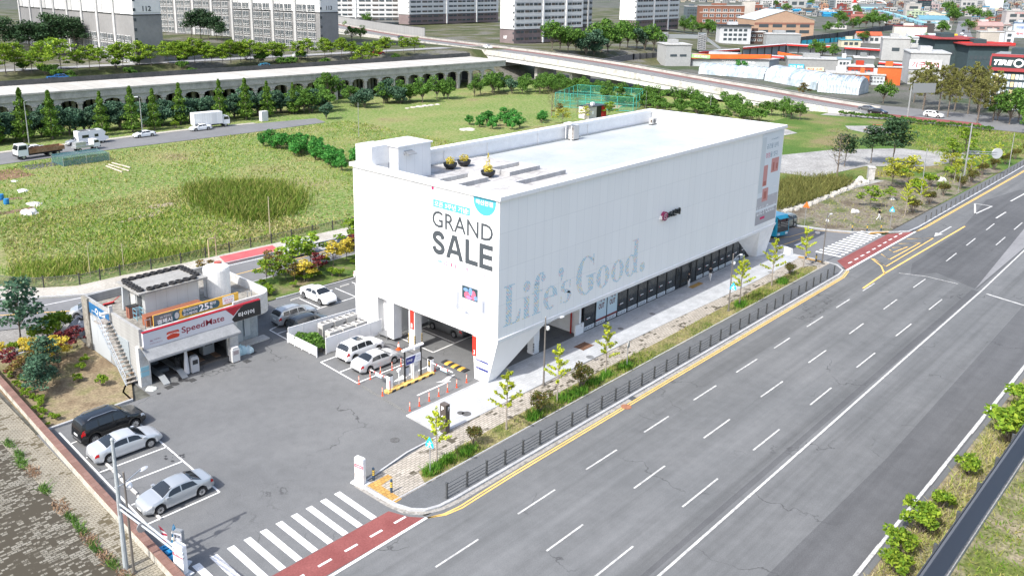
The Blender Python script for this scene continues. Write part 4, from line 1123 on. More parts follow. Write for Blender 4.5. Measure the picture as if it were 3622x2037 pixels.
tk_=thing('tyre_stack','stack of black tyres at the post between the service bays','tyre stack',(30.8,64.6,0))
rk.build('tyre',m_rub,tk_,True)
def blob(name,label,cat,x,y,z,r,sq,mat,n=14,seed=0):
 """crumpled heap"""
 rr=np.random.default_rng(seed)
 mb=MB(); m_=9
 ph=rr.uniform(0,6,6)
 def rad(a,e): return r*(1+.18*math.sin(3*a+ph[0])*math.cos(2*e+ph[1])+.12*math.sin(5*a+ph[2])+.10*math.sin(4*e+ph[3]))
 vs=[]
 for i in range(m_):
  e=math.pi/2*i/(m_-1)
  for k in range(n):
   a=2*math.pi*k/n
   q=rad(a,e)
   vs.append((q*math.cos(a)*math.cos(e),q*math.sin(a)*math.cos(e)*sq[0],q*math.sin(e)*sq[1]))
 fs=[(i*n+k,i*n+(k+1) % n,(i+1)*n+(k+1) % n,(i+1)*n+k) for i in range(m_-1) for k in range(n)]
 mb._add(vs,fs)
 o=mb.build(name,mat)
 o.location=(x,y,z)
 return tag(o,label,cat)
m_bag=plain('bag_blue',(.36,.52,.58),.35)
blob('plastic_bag','bluish clear plastic rubbish bag leaning on the garage pillar','bag',36.55,63.9,0,.5,(.8,1.7),m_bag,seed=1)
blob('plastic_bag','smaller clear rubbish bag at the outer side of the bag pile','bag',37.25,63.75,0,.42,(.9,1.5),plain('bag_pale',(.42,.54,.58),.35),seed=2)
blob('floor_mat','rumpled pale mat on the asphalt at the left garage pillar','mat',27.6,63.1,.01,.5,(1.0,.25),plain('mat_pale',(.44,.46,.44),.9),seed=3)
blob('tarpaulin_heap','heap under a grey tarpaulin behind the garage','tarpaulin',28.2,79.0,0,1.3,(.9,1.1),plain('tarp_grey',(.26,.28,.31),.7),seed=4)
for (x,y,l_) in ((28.75,62.35,'dark drain plate in front of the left ramp'),(30.8,62.2,'dark drain plate in front of the second ramp track'),(36.1,62.2,'dark mat on the asphalt below the service cart')):
 o=MB().box(-.28,.28,-.3,.3,0,.02).build('floor_plate',plain('plate_dark',(.05,.05,.05),.7)); o.location=(x,y,.006); o.rotation_euler[2]=.1; tag(o,l_,'plate')

m_cglass=plain('car_glass',(.018,.022,.026),.06,0,.7)
m_tyre=plain('car_tyre',(.02,.02,.021),.75)
m_rim=plain('car_rim',(.46,.47,.48),.3,.8)
m_rimd=plain('car_rim_gap',(.05,.05,.052),.5)
m_lampw=plain('headlight',(.62,.64,.66),.1,0,.6)
m_lampr=plain('taillight',(.40,.012,.015),.15,0,.6)
m_plate=plain('plate_white',(.70,.71,.70),.5)
m_trim=plain('car_trim',(.028,.028,.03),.5)
def paint(name,c,metal=.35,rough=.32):
 return plain('paint_'+name,c,rough,metal,.5,.6)
def lerp_tab(tab,x):
 xs=[p[0] for p in tab]; ys=[p[1] for p in tab]
 return float(np.interp(x,xs,ys))
KINDS={
 'sedan': dict(L=4.85,W=1.84,ax=(.205,.795),top=[(0,.60),(.008,.86),(.03,1.02),(.13,1.07),(.16,1.09),(.30,1.38),(.40,1.46),(.52,1.455),(.60,1.40),(.755,1.02),(.80,.99),(.93,.85),(.985,.70),(1,.52)],
  belt=[(0,.58),(.02,.85),(.10,.95),(.5,.93),(.76,.90),(.93,.76),(1,.50)],cab=(.16,.755),roof=(.34,.585),win=[(.255,.475),(.49,.69)]),
 'suv': dict(L=4.6,W=1.87,ax=(.20,.80),top=[(0,.62),(.006,1.02),(.03,1.18),(.09,1.52),(.14,1.62),(.35,1.68),(.52,1.67),(.60,1.60),(.735,1.14),(.80,1.09),(.94,.96),(.99,.78),(1,.58)],
  belt=[(0,.60),(.02,1.0),(.10,1.06),(.5,1.03),(.74,1.0),(.94,.84),(1,.56)],cab=(.03,.735),roof=(.13,.585),win=[(.12,.27),(.285,.475),(.49,.67)]),
 'wagon': dict(L=4.75,W=1.9,ax=(.19,.80),top=[(0,.66),(.006,1.1),(.02,1.25),(.05,1.62),(.10,1.76),(.35,1.80),(.55,1.79),(.62,1.70),(.745,1.22),(.80,1.16),(.95,1.02),(.99,.82),(1,.60)],
  belt=[(0,.64),(.02,1.1),(.10,1.14),(.5,1.1),(.75,1.06),(.95,.88),(1,.58)],cab=(.02,.745),roof=(.09,.61),win=[(.08,.26),(.28,.475),(.49,.68)]),
 'hatch': dict(L=3.6,W=1.6,ax=(.17,.82),top=[(0,.60),(.008,.98),(.03,1.12),(.12,1.42),(.20,1.48),(.45,1.49),(.56,1.43),(.78,1.0),(.86,.93),(.96,.80),(.99,.66),(1,.5)],
  belt=[(0,.58),(.03,.96),(.15,.98),(.5,.93),(.78,.88),(.96,.72),(1,.48)],cab=(.03,.78),roof=(.17,.54),win=[(.13,.42),(.44,.70)]),
}
def make_car(name,label,cat,kind,pm,rz=0,loc=(0,0),group=None,scale=1.0,roofrack=False,sunroof=False,detail=True,z=0.0):
 K=KINDS[kind]; L,Wd=K['L'],K['W']; hw=Wd/2
 ax=[(a-.5)*L for a in K['ax']]
 rw=.33 if kind in ('sedan','hatch') else .36
 if kind=='hatch': rw=.29
 def sec(x):
  u=x/L+.5
  zt=lerp_tab(K['top'],u); zb_=min(lerp_tab(K['belt'],u),zt-.02)
  e=min(1,max(0,u/.14)),min(1,max(0,(1-u)/.17))
  tp=(1-.20*(1-e[0])**2)*(1-.30*(1-e[1])**2)
  w_=hw*tp
  c0,c1=K['cab']; r0,r1=K['roof']
  if u<c0 or u>c1: cab=0.0
  elif u<r0: cab=(u-c0)/(r0-c0)
  elif u>r1: cab=(c1-u)/(c1-r1)
  else: cab=1.0
  wr=w_*(.90-.20*cab)
  lo=.20+.10*(1-min(1,min(e)*1.3))
  for a in ax:
   if abs(x-a)<rw+.06: lo=max(lo,rw+math.sqrt(max(0,(rw+.06)**2-(x-a)**2))*.98)
  lo=min(lo,zb_-.08)
  zm=lo+(zb_-lo)*.55
  return [(0,lo),(w_*.90,lo),(w_*.975,lo+min(.08,(zb_-lo)*.3)),(w_,zm),(w_*.972,zb_),(wr,zt-.055*(0.35+.65*cab)-.005),(wr*.80,zt-.012),(wr*.4,zt+.004),(0,zt+.008)]
 car=thing(name,label,cat,(loc[0],loc[1],z),rz,group)
 if scale != 1: car.scale=(scale,)*3
 xs=sorted(set(list(np.linspace(-L/2,L/2,46 if detail else 22))+[a+s*(rw+.06)*q for a in ax for s in (-1,1) for q in (.999,.96,.85,.65,.35,0)]+[-L/2+.01,-L/2+.05,L/2-.01,L/2-.05]))
 b=MB(); rows=[]
 for x in xs:
  s=sec(x)
  pts=[(x,y,z_) for y,z_ in s]+[(x,-y,z_) for y,z_ in s[-2:0:-1]]
  rows.append(len(b.v)); b.v+=pts
 n=len(s)*2-2
 for i in range(len(xs)-1):
  for k in range(n):
   b.f.append([rows[i]+k,rows[i]+(k+1) % n,rows[i+1]+(k+1) % n,rows[i+1]+k]); b.m.append(0)
 b.f.append([rows[0]+k for k in range(n)][::-1]); b.f.append([rows[-1]+k for k in range(n)]); b.m+=[0,0]
 body=b.build('body',pm,car,smooth=True)
 try: body.data.set_sharp_from_angle(angle=R(32))
 except Exception: pass
 def S(x,v):
  s=sec(x); i=min(int(v),len(s)-2); t=v-i
  return np.array([x,s[i][0]*(1-t)+s[i+1][0]*t,s[i][1]*(1-t)+s[i+1][1]*t])
 def patch(nm,m,xa,xb,va,vb,side=0,off=.008,nx=5,nv=4,slant=(0,0)):
  """a pane lying on the body: side 0 = right across, +1 / -1 one flank"""
  p=MB(); g=[]
  vv=list(np.linspace(va,vb,nv))
  for i,x in enumerate(np.linspace(xa,xb,nx)):
   row=[]
   for v in vv:
    f=(v-va)/max(1e-6,vb-va)
    xx=x
    if i==0: xx=x+slant[0]*f
    if i==nx-1: xx=x+slant[1]*f
    q=S(xx,v); d1=S(xx+.02,v)-S(xx-.02,v); d2=S(xx,min(7.99,v+.05))-S(xx,max(0,v-.05))
    nn=np.cross(d1,d2); nn /= (np.linalg.norm(nn)+1e-9)
    if nn[1]<-.2 or (abs(nn[1])<=.2 and nn[2]<0): nn=-nn
    row.append(q+nn*off)
   if side==0: row=row+[np.array([q[0],-q[1],q[2]]) for q in row[::-1]]
   if side==-1: row=[np.array([q[0],-q[1],q[2]]) for q in row]
   g.append(row)
  c=len(g[0])
  for r_ in g: p.v+=[tuple(q) for q in r_]
  for i in range(len(g)-1):
   for k in range(c-1):
    p.f.append([i*c+k,i*c+k+1,(i+1)*c+k+1,(i+1)*c+k]); p.m.append(0)
  return p.build(nm,m,car)
 U=lambda u: (u-.5)*L
 c0,c1=K['cab']; r0,r1=K['roof']
 patch('windscreen',m_cglass,U(r1+.012),U(c1-.012),5.25,7.99,0)
 if kind=='sedan': patch('rear_window',m_cglass,U(c0+.022),U(r0-.015),5.25,7.99,0)
 elif kind=='hatch': patch('rear_window',m_cglass,U(.04),U(r0-.06),5.2,7.99,0)
 else: patch('rear_window',m_cglass,U(.028),U(r0-.025),5.2,7.99,0)
 for sd in (1,-1):
  for j,(a,c) in enumerate(K['win']):
   first,last=j==0,j==len(K['win'])-1
   patch('side_window',m_cglass,U(a),U(c),4.16,4.86,sd,.007,5,3,(.10*L*.5 if first and kind=='sedan' else (.02*L if first else 0),-.055*L if last else 0))
  if detail:
   patch('headlight',m_lampw,U(.90),U(.975),3.55,4.4,sd,.008,4,3)
   patch('taillight',m_lampr,U(.012),U(.065),3.35,4.2,sd,.008,4,3)
   mm=MB().box(U(c1-.055)-.10,U(c1-.055)+.10,hw*.97,hw*.97+.20,.95 if kind in ('sedan','hatch') else 1.08,1.08 if kind in ('sedan','hatch') else 1.22)
   if sd<0: mm.v=[(q[0],-q[1],q[2]) for q in mm.v]
   mm.build('mirror',pm,car)
 for a in ax:
  for sd in (1,-1):
   yo=hw*.985
   t=MB().disc_y((a,sd*yo,rw),rw,-.22 if sd>0 else 0.0,0.0 if sd>0 else .22,18)
   wh=t.build('wheel',m_tyre,car)
   r_=MB().disc_y((a,sd*yo,rw),rw*.68,-.01 if sd>0 else -.012,.012 if sd>0 else .01,14).build('rim',m_rimd,wh)
   sp_=MB()
   ye=sd*(yo+.015)
   for k in range(9):
    q=2*math.pi*k/9
    d=np.array([math.cos(q),0,math.sin(q)]); e_=np.array([-math.sin(q),0,math.cos(q)])
    c_=np.array([a,ye,rw])
    sp_.face(*(c_+d*rw*.08+e_*.035,c_+d*rw*.66+e_*.05,c_+d*rw*.66-e_*.05,c_+d*rw*.08-e_*.035))
   if detail: sp_.build('spoke',m_rim,wh)
   else: r_.data.materials[0]=m_rim
 if detail:
  MB().box(-L/2-.015,-L/2+.05,-.26,.26,.70,.82).box(L/2-.04,L/2+.012,-.26,.26,.40,.51).build('number_plate',m_plate,car)
  MB().box(-L/2-.004,-L/2+.1,-hw*.62,hw*.62,.28,.40).box(L/2-.1,L/2+.004,-hw*.5,hw*.5,.26,.38).build('bumper_grille',m_trim,car)
 if roofrack:
  rr_=MB()
  zt=lerp_tab(K['top'],.4)
  for sd in (1,-1):
   rr_.tube([(U(.14),sd*hw*.60,zt-.06),(U(.20),sd*hw*.60,zt+.05),(U(.50),sd*hw*.60,zt+.05),(U(.57),sd*hw*.60,zt-.06)],.028,5)
  rr_.build('roof_rail',m_rim,car)
 if sunroof:
  patch('sunroof',m_cglass,U(.34),U(.50),6.2,7.99,0,.012,3,3)
 return car
P_silver=paint('silver',(.47,.49,.50),.5)
P_white=paint('white',(.76,.77,.775),0.0,.3)
P_black=paint('black',(.012,.013,.014),.2,.22)
P_grey=paint('grey',(.12,.125,.128),.4)
P_dark=paint('dark_grey',(.045,.05,.053),.4)
P_pale=paint('pale_silver',(.56,.575,.585),.4)
PI=math.pi
make_car('sedan_car','silver sedan parked nose towards the brick wall, alone beside two empty stalls','car','sedan',P_silver,PI,(21.55,47.2))
make_car('sedan_car','pale silver sedan parked beside the black van, nose towards the garage forecourt','car','sedan',P_pale,R(-1),(21.9,55.3),scale=1.03)
make_car('van_car','large black van with chrome roof rails parked at the garden edge','car','wagon',P_black,R(2),(22.25,58.7),scale=1.06,roofrack=True)
make_car('suv_car','white suv with dark sunroof parked against the white louvre fence','car','suv',P_white,R(2),(44.2,56.2),sunroof=True)
make_car('sedan_car','silver sedan with dark glass beside the white suv near the ticket gate','car','sedan',P_pale,R(0),(43.75,53.5),scale=.96)
make_car('sedan_car','white sedan parked by the planting bed behind the garage, nose to the lane','car','sedan',P_white,R(-90),(49.7,70.2))
make_car('suv_car','silver grey suv with roof rails parked beside the rounded garage wall','car','suv',P_silver,R(-1),(44.6,67.2),roofrack=True)
make_car('suv_car','dark charcoal suv parked behind the air conditioner fence','car','suv',P_dark,R(-1),(44.4,64.45),scale=.95)
make_car('sedan_car','dark grey sedan parked in the shade underneath the white shop','car','sedan',P_grey,R(90),(53.75,54.45),scale=1.02)
make_car('sedan_car','white car half hidden behind the shop end wall','car','sedan',P_white,R(-92),(57.1,70.4))
make_car('hatchback_car','small silver hatchback on the street behind the garage','car','hatch',P_silver,R(158),(30.6,82.9))
make_car('suv_car','white suv with black roof on the street behind the young trees','car','wagon',P_white,R(178),(56.8,84.6),roofrack=True)
make_car('sedan_car','black car on the street behind the red maple','car','sedan',P_black,R(182),(63.5,82.6))
make_car('suv_car','greenish grey off-road car waiting behind the turquoise bus','car','wagon',paint('moss',(.22,.235,.215)),R(170),(112.2,48.0),roofrack=True)
make_car('sedan_car','white sedan on the far road under the street lamp before the viaduct','car','sedan',P_white,R(178),(81.4,177.6))
make_car('sedan_car','white sedan behind the flatbed truck on the far road','car','sedan',P_white,R(176),(57.8,176.6))
make_car('sedan_car','silver car covered in white between the camper and the box truck','car','sedan',P_white,R(176),(94.5,176.9),scale=1.05)
make_car('suv_car','silver pickup next to the camper on the far road','car','suv',P_silver,R(178),(67.2,178.2))
def wheels(car,xs,hw,r,m=m_rimd):
 for a in xs:
  for sd in (1,-1):
   wh=MB().disc_y((a,sd*hw,r),r,-.28 if sd>0 else 0,0 if sd>0 else .28,16).build('wheel',m_tyre,car)
   MB().disc_y((a,sd*hw,r),r*.55,-.01,.012,12).build('rim',m_rim,wh)
def cab(car,xf,xb,W_,zlo,zt,pm,glass=True):
 b=MB()
 b.ext([(xb,-W_/2,zlo),(xf,-W_/2,zlo),(xf+.02,-W_/2,(zlo+zt)/2),(xf-.25,-W_/2,zt-.08),(xf-.4,-W_/2,zt),(xb,-W_/2,zt)],(0,W_,0))
 b.build('cab',pm,car)
 zm=(zlo+zt)/2
 MB().ext([(xf+.035,-W_*.45,zm+.1),(xf+.035,W_*.45,zm+.1),(xf-.24,W_*.43,zt-.12),(xf-.24,-W_*.43,zt-.12)],(.01,0,0)).build('windscreen',m_cglass,car)
 for sd in (1,-1):
  y=sd*(W_/2+.006)
  MB().face((xb+.2,y,zm+.1),(xf-.15,y,zm+.1),(xf-.32,y,zt-.18),(xb+.2,y,zt-.18)).build('side_window',m_cglass,car)
  MB().box(xf-.02,xf+.05,sd*W_*.36-.15,sd*W_*.36+.15,zlo+.35,zlo+.55).build('headlight',m_lampw,car)
 MB().box(xf-.1,xf+.12,-W_/2,W_/2,zlo-.1,zlo+.22).build('bumper',m_trim,car)
tr=thing('flatbed_truck','flatbed truck with white cab and rusty brown sides on the far road','truck',(57.0,170.6,0),R(183))
cab(tr,4.4,2.5,2.4,.75,2.9,P_white)
bd=MB().box(-4.4,2.3,-1.2,1.2,1.05,1.2).box(-4.4,2.3,-1.2,-1.12,1.2,1.85).box(-4.4,2.3,1.12,1.2,1.2,1.85).box(2.2,2.3,-1.12,1.12,1.2,2.1).box(-4.4,-4.3,-1.12,1.12,1.2,1.85)
bd.build('load_bed',rough_mat('truck_rust',(.22,.115,.06),(.32,.21,.13),1.2,6,.3,obj=True),tr)
MB().box(-4.2,2.4,-.5,.5,.6,1.05).build('chassis',m_trim,tr)
wheels(tr,(3.4,-1.6,-3.0),1.15,.48)
bt=thing('box_truck','white box truck parked on the far road before the conifers','truck',(98.2,178.8,0),R(-8))
cab(bt,4.2,2.6,2.3,.7,2.6,P_white)
cb2=MB().box(-4.3,2.45,-1.25,1.25,.95,3.7).build('cargo_box',panel_mat('box_white',(.72,.73,.73),(.45,.45,.45),'x',.55,9,0,0,.1),bt)
MB().box(-.1,1.0,-1.27,-1.25,1.1,3.5).build('door',plain('box_door',(.60,.61,.62),.5),cb2)
MB().box(-4.2,2.5,-.5,.5,.55,.95).build('chassis',m_trim,bt)
wheels(bt,(3.2,-2.3),1.1,.45)
cp=thing('camper_van','white camper van with roof panels standing on the far road','camper',(70.0,177.6,0),R(1))
MB().ext([(-3.2,-1.1,.5),(2.2,-1.1,.5),(3.1,-1.1,.8),(3.1,-1.1,1.3),(2.3,-1.1,1.6),(2.6,-1.1,2.3),(2.0,-1.1,2.9),(-3.2,-1.1,2.9)],(0,2.2,0)).build('body',P_white,cp)
MB().box(-2.4,-1.0,-1.12,-1.1,1.5,2.1).box(.2,1.0,-1.12,-1.1,1.5,2.1).face((2.35,-1.0,1.65),(2.35,1.0,1.65),(2.66,1.0,2.25),(2.66,-1.0,2.25)).build('window',m_cglass,cp)
MB().box(-2.6,-.8,-.8,.8,2.91,2.98).box(-.4,.8,-.8,.8,2.91,2.98).build('solar_panel',plain('solar',(.03,.035,.05),.3),cp)
wheels(cp,(1.9,-1.9),1.02,.36)
pk=thing('tow_truck','white truck standing across the verge beside the camper','truck',(66.0,170.9,0),R(8))
cab(pk,2.6,1.2,1.9,.6,2.1,P_white); MB().box(-2.6,1.1,-.95,.95,.75,1.15).box(-2.4,-.3,-.7,.7,1.15,1.9).build('load_bed',P_silver,pk); wheels(pk,(1.8,-1.7),.9,.36)
bu=thing('city_bus','turquoise city bus with black windscreen waiting at the side street','bus',(108.2,50.9,0),R(-103))
m_turq=paint('turquoise',(.02,.40,.56),.1)
b=MB(); prof=[(-5.3,.35),(5.25,.35),(5.4,.9),(5.3,2.7),(5.0,3.1),(-5.3,3.1)]
b.ext([(x,-1.22,z) for x,z in prof],(0,2.44,0)); b.build('body',m_turq,bu)
MB().ext([(5.41,-1.1,.95),(5.41,1.1,.95),(5.33,1.1,2.65),(5.33,-1.1,2.65)],(.02,0,0)).build('windscreen',m_cglass,bu)
for sd in (1,-1): MB().box(-5.0,5.0,sd*1.225-.004,sd*1.225+.004,1.25,2.65).build('side_window',m_cglass,bu)
MB().box(-2,.5,-.8,.8,3.1,3.35).box(2.4,3.6,-.6,.6,3.1,3.3).build('roof_unit',m_trim,bu)
for sd in (1,-1): MB().tube([(5.2,sd*1.1,2.9),(5.9,sd*1.35,2.7),(5.9,sd*1.35,2.1)],.07,6).build('mirror',m_trim,bu)
wheels(bu,(3.3,-2.6),1.15,.48)
MB().box(5.3,5.45,-1.0,-.6,.55,.8).box(5.3,5.45,.6,1.0,.55,.8).build('headlight',m_lampw,bu)

m_fence=plain('railing_grey',(.10,.105,.108),.45,.4)
def railing(label,xs,y,z0=ZP+.02):
 f=thing('railing',label,'railing',(xs[0],y,z0))
 p0=None
 for x in xs:
  if p0 is None:
   p0=MB().box(-.055,.055,-.055,.055,0,1.08).box(-.075,.075,-.075,.075,1.08,1.11).box(-.1,.1,-.1,.1,0,.03).build('post',m_fence,f); p=p0
  else: p=p0.copy(); COL.objects.link(p); p.parent=f
  p.location=(x-xs[0],0,0)
 for z in (.22,.45,.68,.98):
  MB().tube([(.03,0,z),(xs[-1]-xs[0]-.03,0,z)],.022,6).build('rail',m_fence,f)
 return f
xs=[34.15+1.9*k for k in range(34)]
railing('long grey railing along the kerb between shop pavement and main road',xs,34.82)
fb=MB().box(-.055,.055,-.055,.055,0,1.0).cyl((0,0,1.0),.06,.04,8).build('barrier_post',m_fence)
tag(fb,'grey barrier post in the row along the kerb past the side street','post','barrier posts past the side street')
for k in range(33):
 o=fb if k==0 else fb.copy()
 if k: COL.objects.link(o)
 o.location=(128.9+2.3*k,34.75,.09)
dl0=thing('delineator','tmp','delineator')
prof=[(.10,0),(.10,.03),(.045,.05),(.04,.72),(.02,.74)]
MB().lathe(prof,12).build('tube',plain('delin_orange',(.66,.075,.025),.5),dl0)
MB().lathe([(.046,.42),(.046,.48)],12).lathe([(.046,.54),(.046,.60)],12).lathe([(.045,.65),(.045,.69)],12).build('band',plain('delin_white',(.80,.78,.66),.4),dl0)
rowA=[(40.41,51.75),(41.65,51.78),(42.85,51.85),(44.14,51.83),(45.22,51.87)]
rowB=[(40.37,45.33),(41.43,45.38),(42.56,45.44),(43.67,45.48),(44.70,45.51),(45.81,45.55),(47.05,45.61)]
names=['first','second','third','fourth','fifth','sixth','seventh']
first=True
for row,txt,grp in ((rowA,'orange delineator post beside the silver sedan, {} from the forecourt end','delineators by the parked cars'),(rowB,'orange delineator post along the paved corner, {} from the drain grate','delineators along the exit lane')):
 for k,(x,y) in enumerate(row):
  if first: dl0.location=(x,y,.005); dl0['label']=txt.format(names[k]); dl0['group']=grp; first=False
  else: dup(dl0,(x,y,.005),random.random(),txt.format(names[k]),grp)
dup(dl0,(40.46,48.76,.005),0,'orange delineator post at the near tip of the striped island')['group']='delineators at the striped island'
dup(dl0,(46.66,49.06,.005),0,'orange delineator post at the far tip of the striped island')['group']='delineators at the striped island'
cn=thing('traffic_cone','orange traffic cone standing by the striped column under the shop','cone',(47.35,54.62,0.01))
MB().box(-.22,.22,-.22,.22,0,.05).lathe([(.17,.05),(.03,.72)],14).build('cone',plain('cone_orange',(.62,.10,.02),.5),cn)
MB().lathe([(.115,.32),(.085,.48)],14).lathe([(.07,.55),(.06,.62)],14).build('band',m_lwhite,cn)
bp_=thing('speed_bump','yellow and black striped speed bump by the numbered shop leg','speed bump',(48.6,48.5,0))
L_=2.9; nseg=7
for mat,par in ((plain('bump_yellow',(.62,.36,.06),.6),1),(plain('bump_black',(.03,.03,.032),.7),0)):
 b=MB()
 for k in range(nseg):
  if k % 2 != par: continue
  y0,y1=-L_/2+k*L_/nseg,-L_/2+(k+1)*L_/nseg
  pr_=[(-.42,.0),(-.34,.05),(-.15,.09),(.15,.09),(.34,.05),(.42,0)]
  b.ext([(x,y0,z+.006) for x,z in pr_],(0,y1-y0,0))
 b.build('stripe',mat,bp_)
gi=thing('gate_island','yellow and black kerbed traffic island at the car park gate','island',(43.6,48.9,0))
for mat,par in ((plain('island_yellow',(.66,.42,.12),.6),0),(plain('island_black',(.035,.035,.036),.7),1)):
 b=MB()
 for k in range(13):
  if k % 2==par:
   x=-2.7+k*.415
   b.ext([(x,-.32,0.005),(x+.415,-.32,.005),(x+.415+.1,-.32,.16),(x+.1,-.32,.16)],(0,.1,0)) if par else None
 if par==0: b.prism([(-2.75,0),(-2.6,-.29),(2.6,-.29),(2.7,0),(2.6,.3),(-2.6,.3)],.004,.155)
 if b.v: b.build('kerb',mat,gi)
def barrier(x,label,tipx,tipy,lit):
 g=thing('barrier_gate',label,'barrier',(x,49.12,.15))
 MB().box(-.18,.18,-.2,.2,0,1.15).build('cabinet',m_lwhite,g)
 MB().box(-.19,.19,-.21,.21,1.16,1.26).build('cap',m_black,g)
 if lit: MB().box(-.19,-.18,-.12,.12,.45,1.1).box(-.195,-.19,-.08,.08,.6,.95,1).build('signal',[m_black,plain('signal_amber',(.45,.30,.03),.4)],g)
 dx,dy=tipx-x,tipy-49.12
 s_=1 if dy>0 else -1
 b=MB().tube([(0,s_*.22,.82),(dx,dy,.86)],.045,6); b.build('boom',m_lwhite,g)
 q=MB()
 for k in range(3):
  f=.22+.27*k
  q.obox((dx*f,s_*.22+(dy-s_*.22)*f,.79),(.1,.12,.11))
 q.build('boom_stripe',m_redp,g)
 MB().obox((dx*.55,s_*.22+(dy-s_*.22)*.55,.55),(.03,.8,.28)).build('boom_sign',plain('boom_blue',(.45,.58,.68),.5),g)
 return g
barrier(41.55,'white entry barrier cabinet with boom reaching towards the silver sedan',41.5,51.5,False)
barrier(46.2,'white exit barrier cabinet with signal panel and boom towards the speed bump',46.1,46.3,True)
kk=thing('ticket_machine','white ticket machine between the black posts of the gate sign','machine',(44.35,49.15,.15))
MB().box(-.26,.26,-.2,.2,0,1.35).build('cabinet',rough_mat('kiosk_white',(.60,.60,.59),(.68,.68,.67),1,9,.06,obj=True),kk)
MB().box(-.2,.2,-.21,-.2,.7,1.2).box(-.27,.27,-.21,.21,1.36,1.4).build('panel',plain('kiosk_panel',(.40,.40,.40),.4),kk)
gs=thing('gate_sign','blue and white parking sign hung in a black post frame on the island','sign',(44.15,49.12,.15))
for x in (-.92,.92): MB().box(x-.055,x+.055,-.055,.055,0,2.85).build('post',m_black,gs)
MB().box(-1.15,1.15,-.13,.13,2.78,2.92).build('beam',m_lwhite,gs)
sb_=MB().box(-.86,.86,-.05,.05,1.42,2.14).build('board',plain('board_white',(.74,.76,.80),.4),gs)
MB().face((-.82,-.055,1.47),(.05,-.055,1.47),(.28,-.055,2.09),(-.82,-.055,2.09)).build('panel',plain('board_navy',(.025,.035,.22),.4),sb_)
b=MB(); text_on(b,'주차장',(-.7,-.058,1.68),(1,0,0),(0,0,1),.6,.22,.003,.02); b.build('lettering',m_lwhite,sb_)
b=MB(); text_on(b,'이용안내',(.36,-.055,1.85),(1,0,0),(0,0,1),.42,.14,.003,.0); text_on(b,'24시간',(.36,-.055,1.62),(1,0,0),(0,0,1),.42,.12,.003); b.build('lettering',plain('print_blue',(.06,.10,.36),.5),sb_)
ni=thing('info_board','small grey notice panel on the island beside the ticket machine','notice',(43.65,49.3,.15))
MB().box(-.2,.2,-.02,.02,.35,1.3).box(-.18,.18,-.026,-.02,1.1,1.27,1).build('board',[plain('info_grey',(.42,.46,.52),.5),m_trim],ni)
MB().tube([(0,0.03,0),(0,.03,1.2)],.025,6).build('post',m_grey,ni)
cm=thing('camera_post','white number plate camera on a thin white post on the island','camera',(42.55,49.1,.15))
MB().tube([(0,0,0),(0,0,1.2)],.04,8).build('post',m_lwhite,cm)
MB().obox((0,0,1.2),(.34,.16,.17),R(20)).obox((.0,0,1.37),(.42,.2,.03),R(20)).build('housing',m_lwhite,cm)
lp=MB().tube([(41.25,48.75,.1),(41.25,48.75,1.05)],.05,8); tag(lp.build('warning_post',plain('post_maroon',(.30,.05,.06),.5)),'maroon post beside the entry barrier cabinet','post')
dg=MB().flat([(40.2,51.25),(40.48,51.15),(40.12,45.02),(39.82,45.05)],.02); tag(dg.build('drain_grate',pavers('grate',(.42,.42,.38),(.30,.31,.29),(.10,.10,.10),.12,.06,msize=.02)),'long steel drain grate across the car park entrance','drain')
vx=plain('vent_grey',(.44,.435,.42),.5)
pos=[(43.5,59.35),(45.0,59.3),(46.5,59.25),(44.1,61.3),(45.5,61.25),(46.9,61.2)]
wh_=['left unit of the front row','middle unit of the front row','right unit of the front row','left unit of the back row','middle unit of the back row','right unit of the back row']
for k,(x,y) in enumerate(pos):
 lab='grey twin fan cooling unit behind the louvre fence, '+wh_[k]
 if k==0:
  hv=thing('cooling_unit',lab,'cooling unit',(x,y,0),0,'cooling units between the white fences')
  MB().box(-.64,.64,-.39,.39,.1,1.66).build('cabinet',vx,hv)
  for dx in (-.31,.31):
   MB().lathe([(.28,1.66),(.29,1.74),(.25,1.75),(.24,1.67)],18,(dx,0,0)).build('fan_ring',plain('fan_ring',(.52,.51,.49),.5),hv)
   MB().cyl((dx,0,1.662),.235,.012,18).build('fan',m_rimd,hv)
  MB().box(.35,.6,-.395,-.39,.8,1.3).box(-.645,-.64,-.3,.3,.3,1.2).build('grille',plain('hv_dark',(.10,.10,.10),.6),hv)
  MB().box(-.64,.64,-.39,-.3,0,.1).box(-.64,.64,.3,.39,0,.1).build('foot',m_dark,hv)
 else: dup(hv,(x,y,0),0,lab)
m_louv=plain('louvre_white',(.72,.725,.73),.5)
def louvre(label,a,c,h,n_):
 a,c=np.array(a,float),np.array(c,float)
 f=thing('louvre_fence',label,'fence',(*a,0),math.atan2(*(c-a)[::-1]))
 L_=np.linalg.norm(c-a)
 for k in range(n_+1): MB().box(L_*k/n_-.035,L_*k/n_+.035,-.035,.035,0,h+.04).build('post',m_louv,f)
 b=MB()
 z=.1
 while z<h-.05:
  b.ext([(0,-.03,z),(L_,-.03,z),(L_,.03,z+.05),(0,.03,z+.05)],(0,0,.015)); z+=.075
 b.build('slats',m_louv,f)
 MB().box(0,L_,-.04,.04,h,h+.05).build('top_rail',m_louv,f)
louvre('white louvre fence in front of the cooling units',(42.0,58.45),(48.5,58.4),1.55,5)
louvre('white louvre fence behind the cooling units',(41.05,63.0),(50.3,62.3),1.45,6)
wf=thing('panel_fence','low white panel fence at the open end of the cooling unit yard','fence',(41.0,58.5,0))
for k in range(4):
 MB().box(-.03,.03,k*1.14+.05,k*1.14+1.1,.12,.92).build('panel',rough_mat('panel_mesh',(.62,.62,.61),(.74,.74,.73),6,20,.2,obj=True),wf)
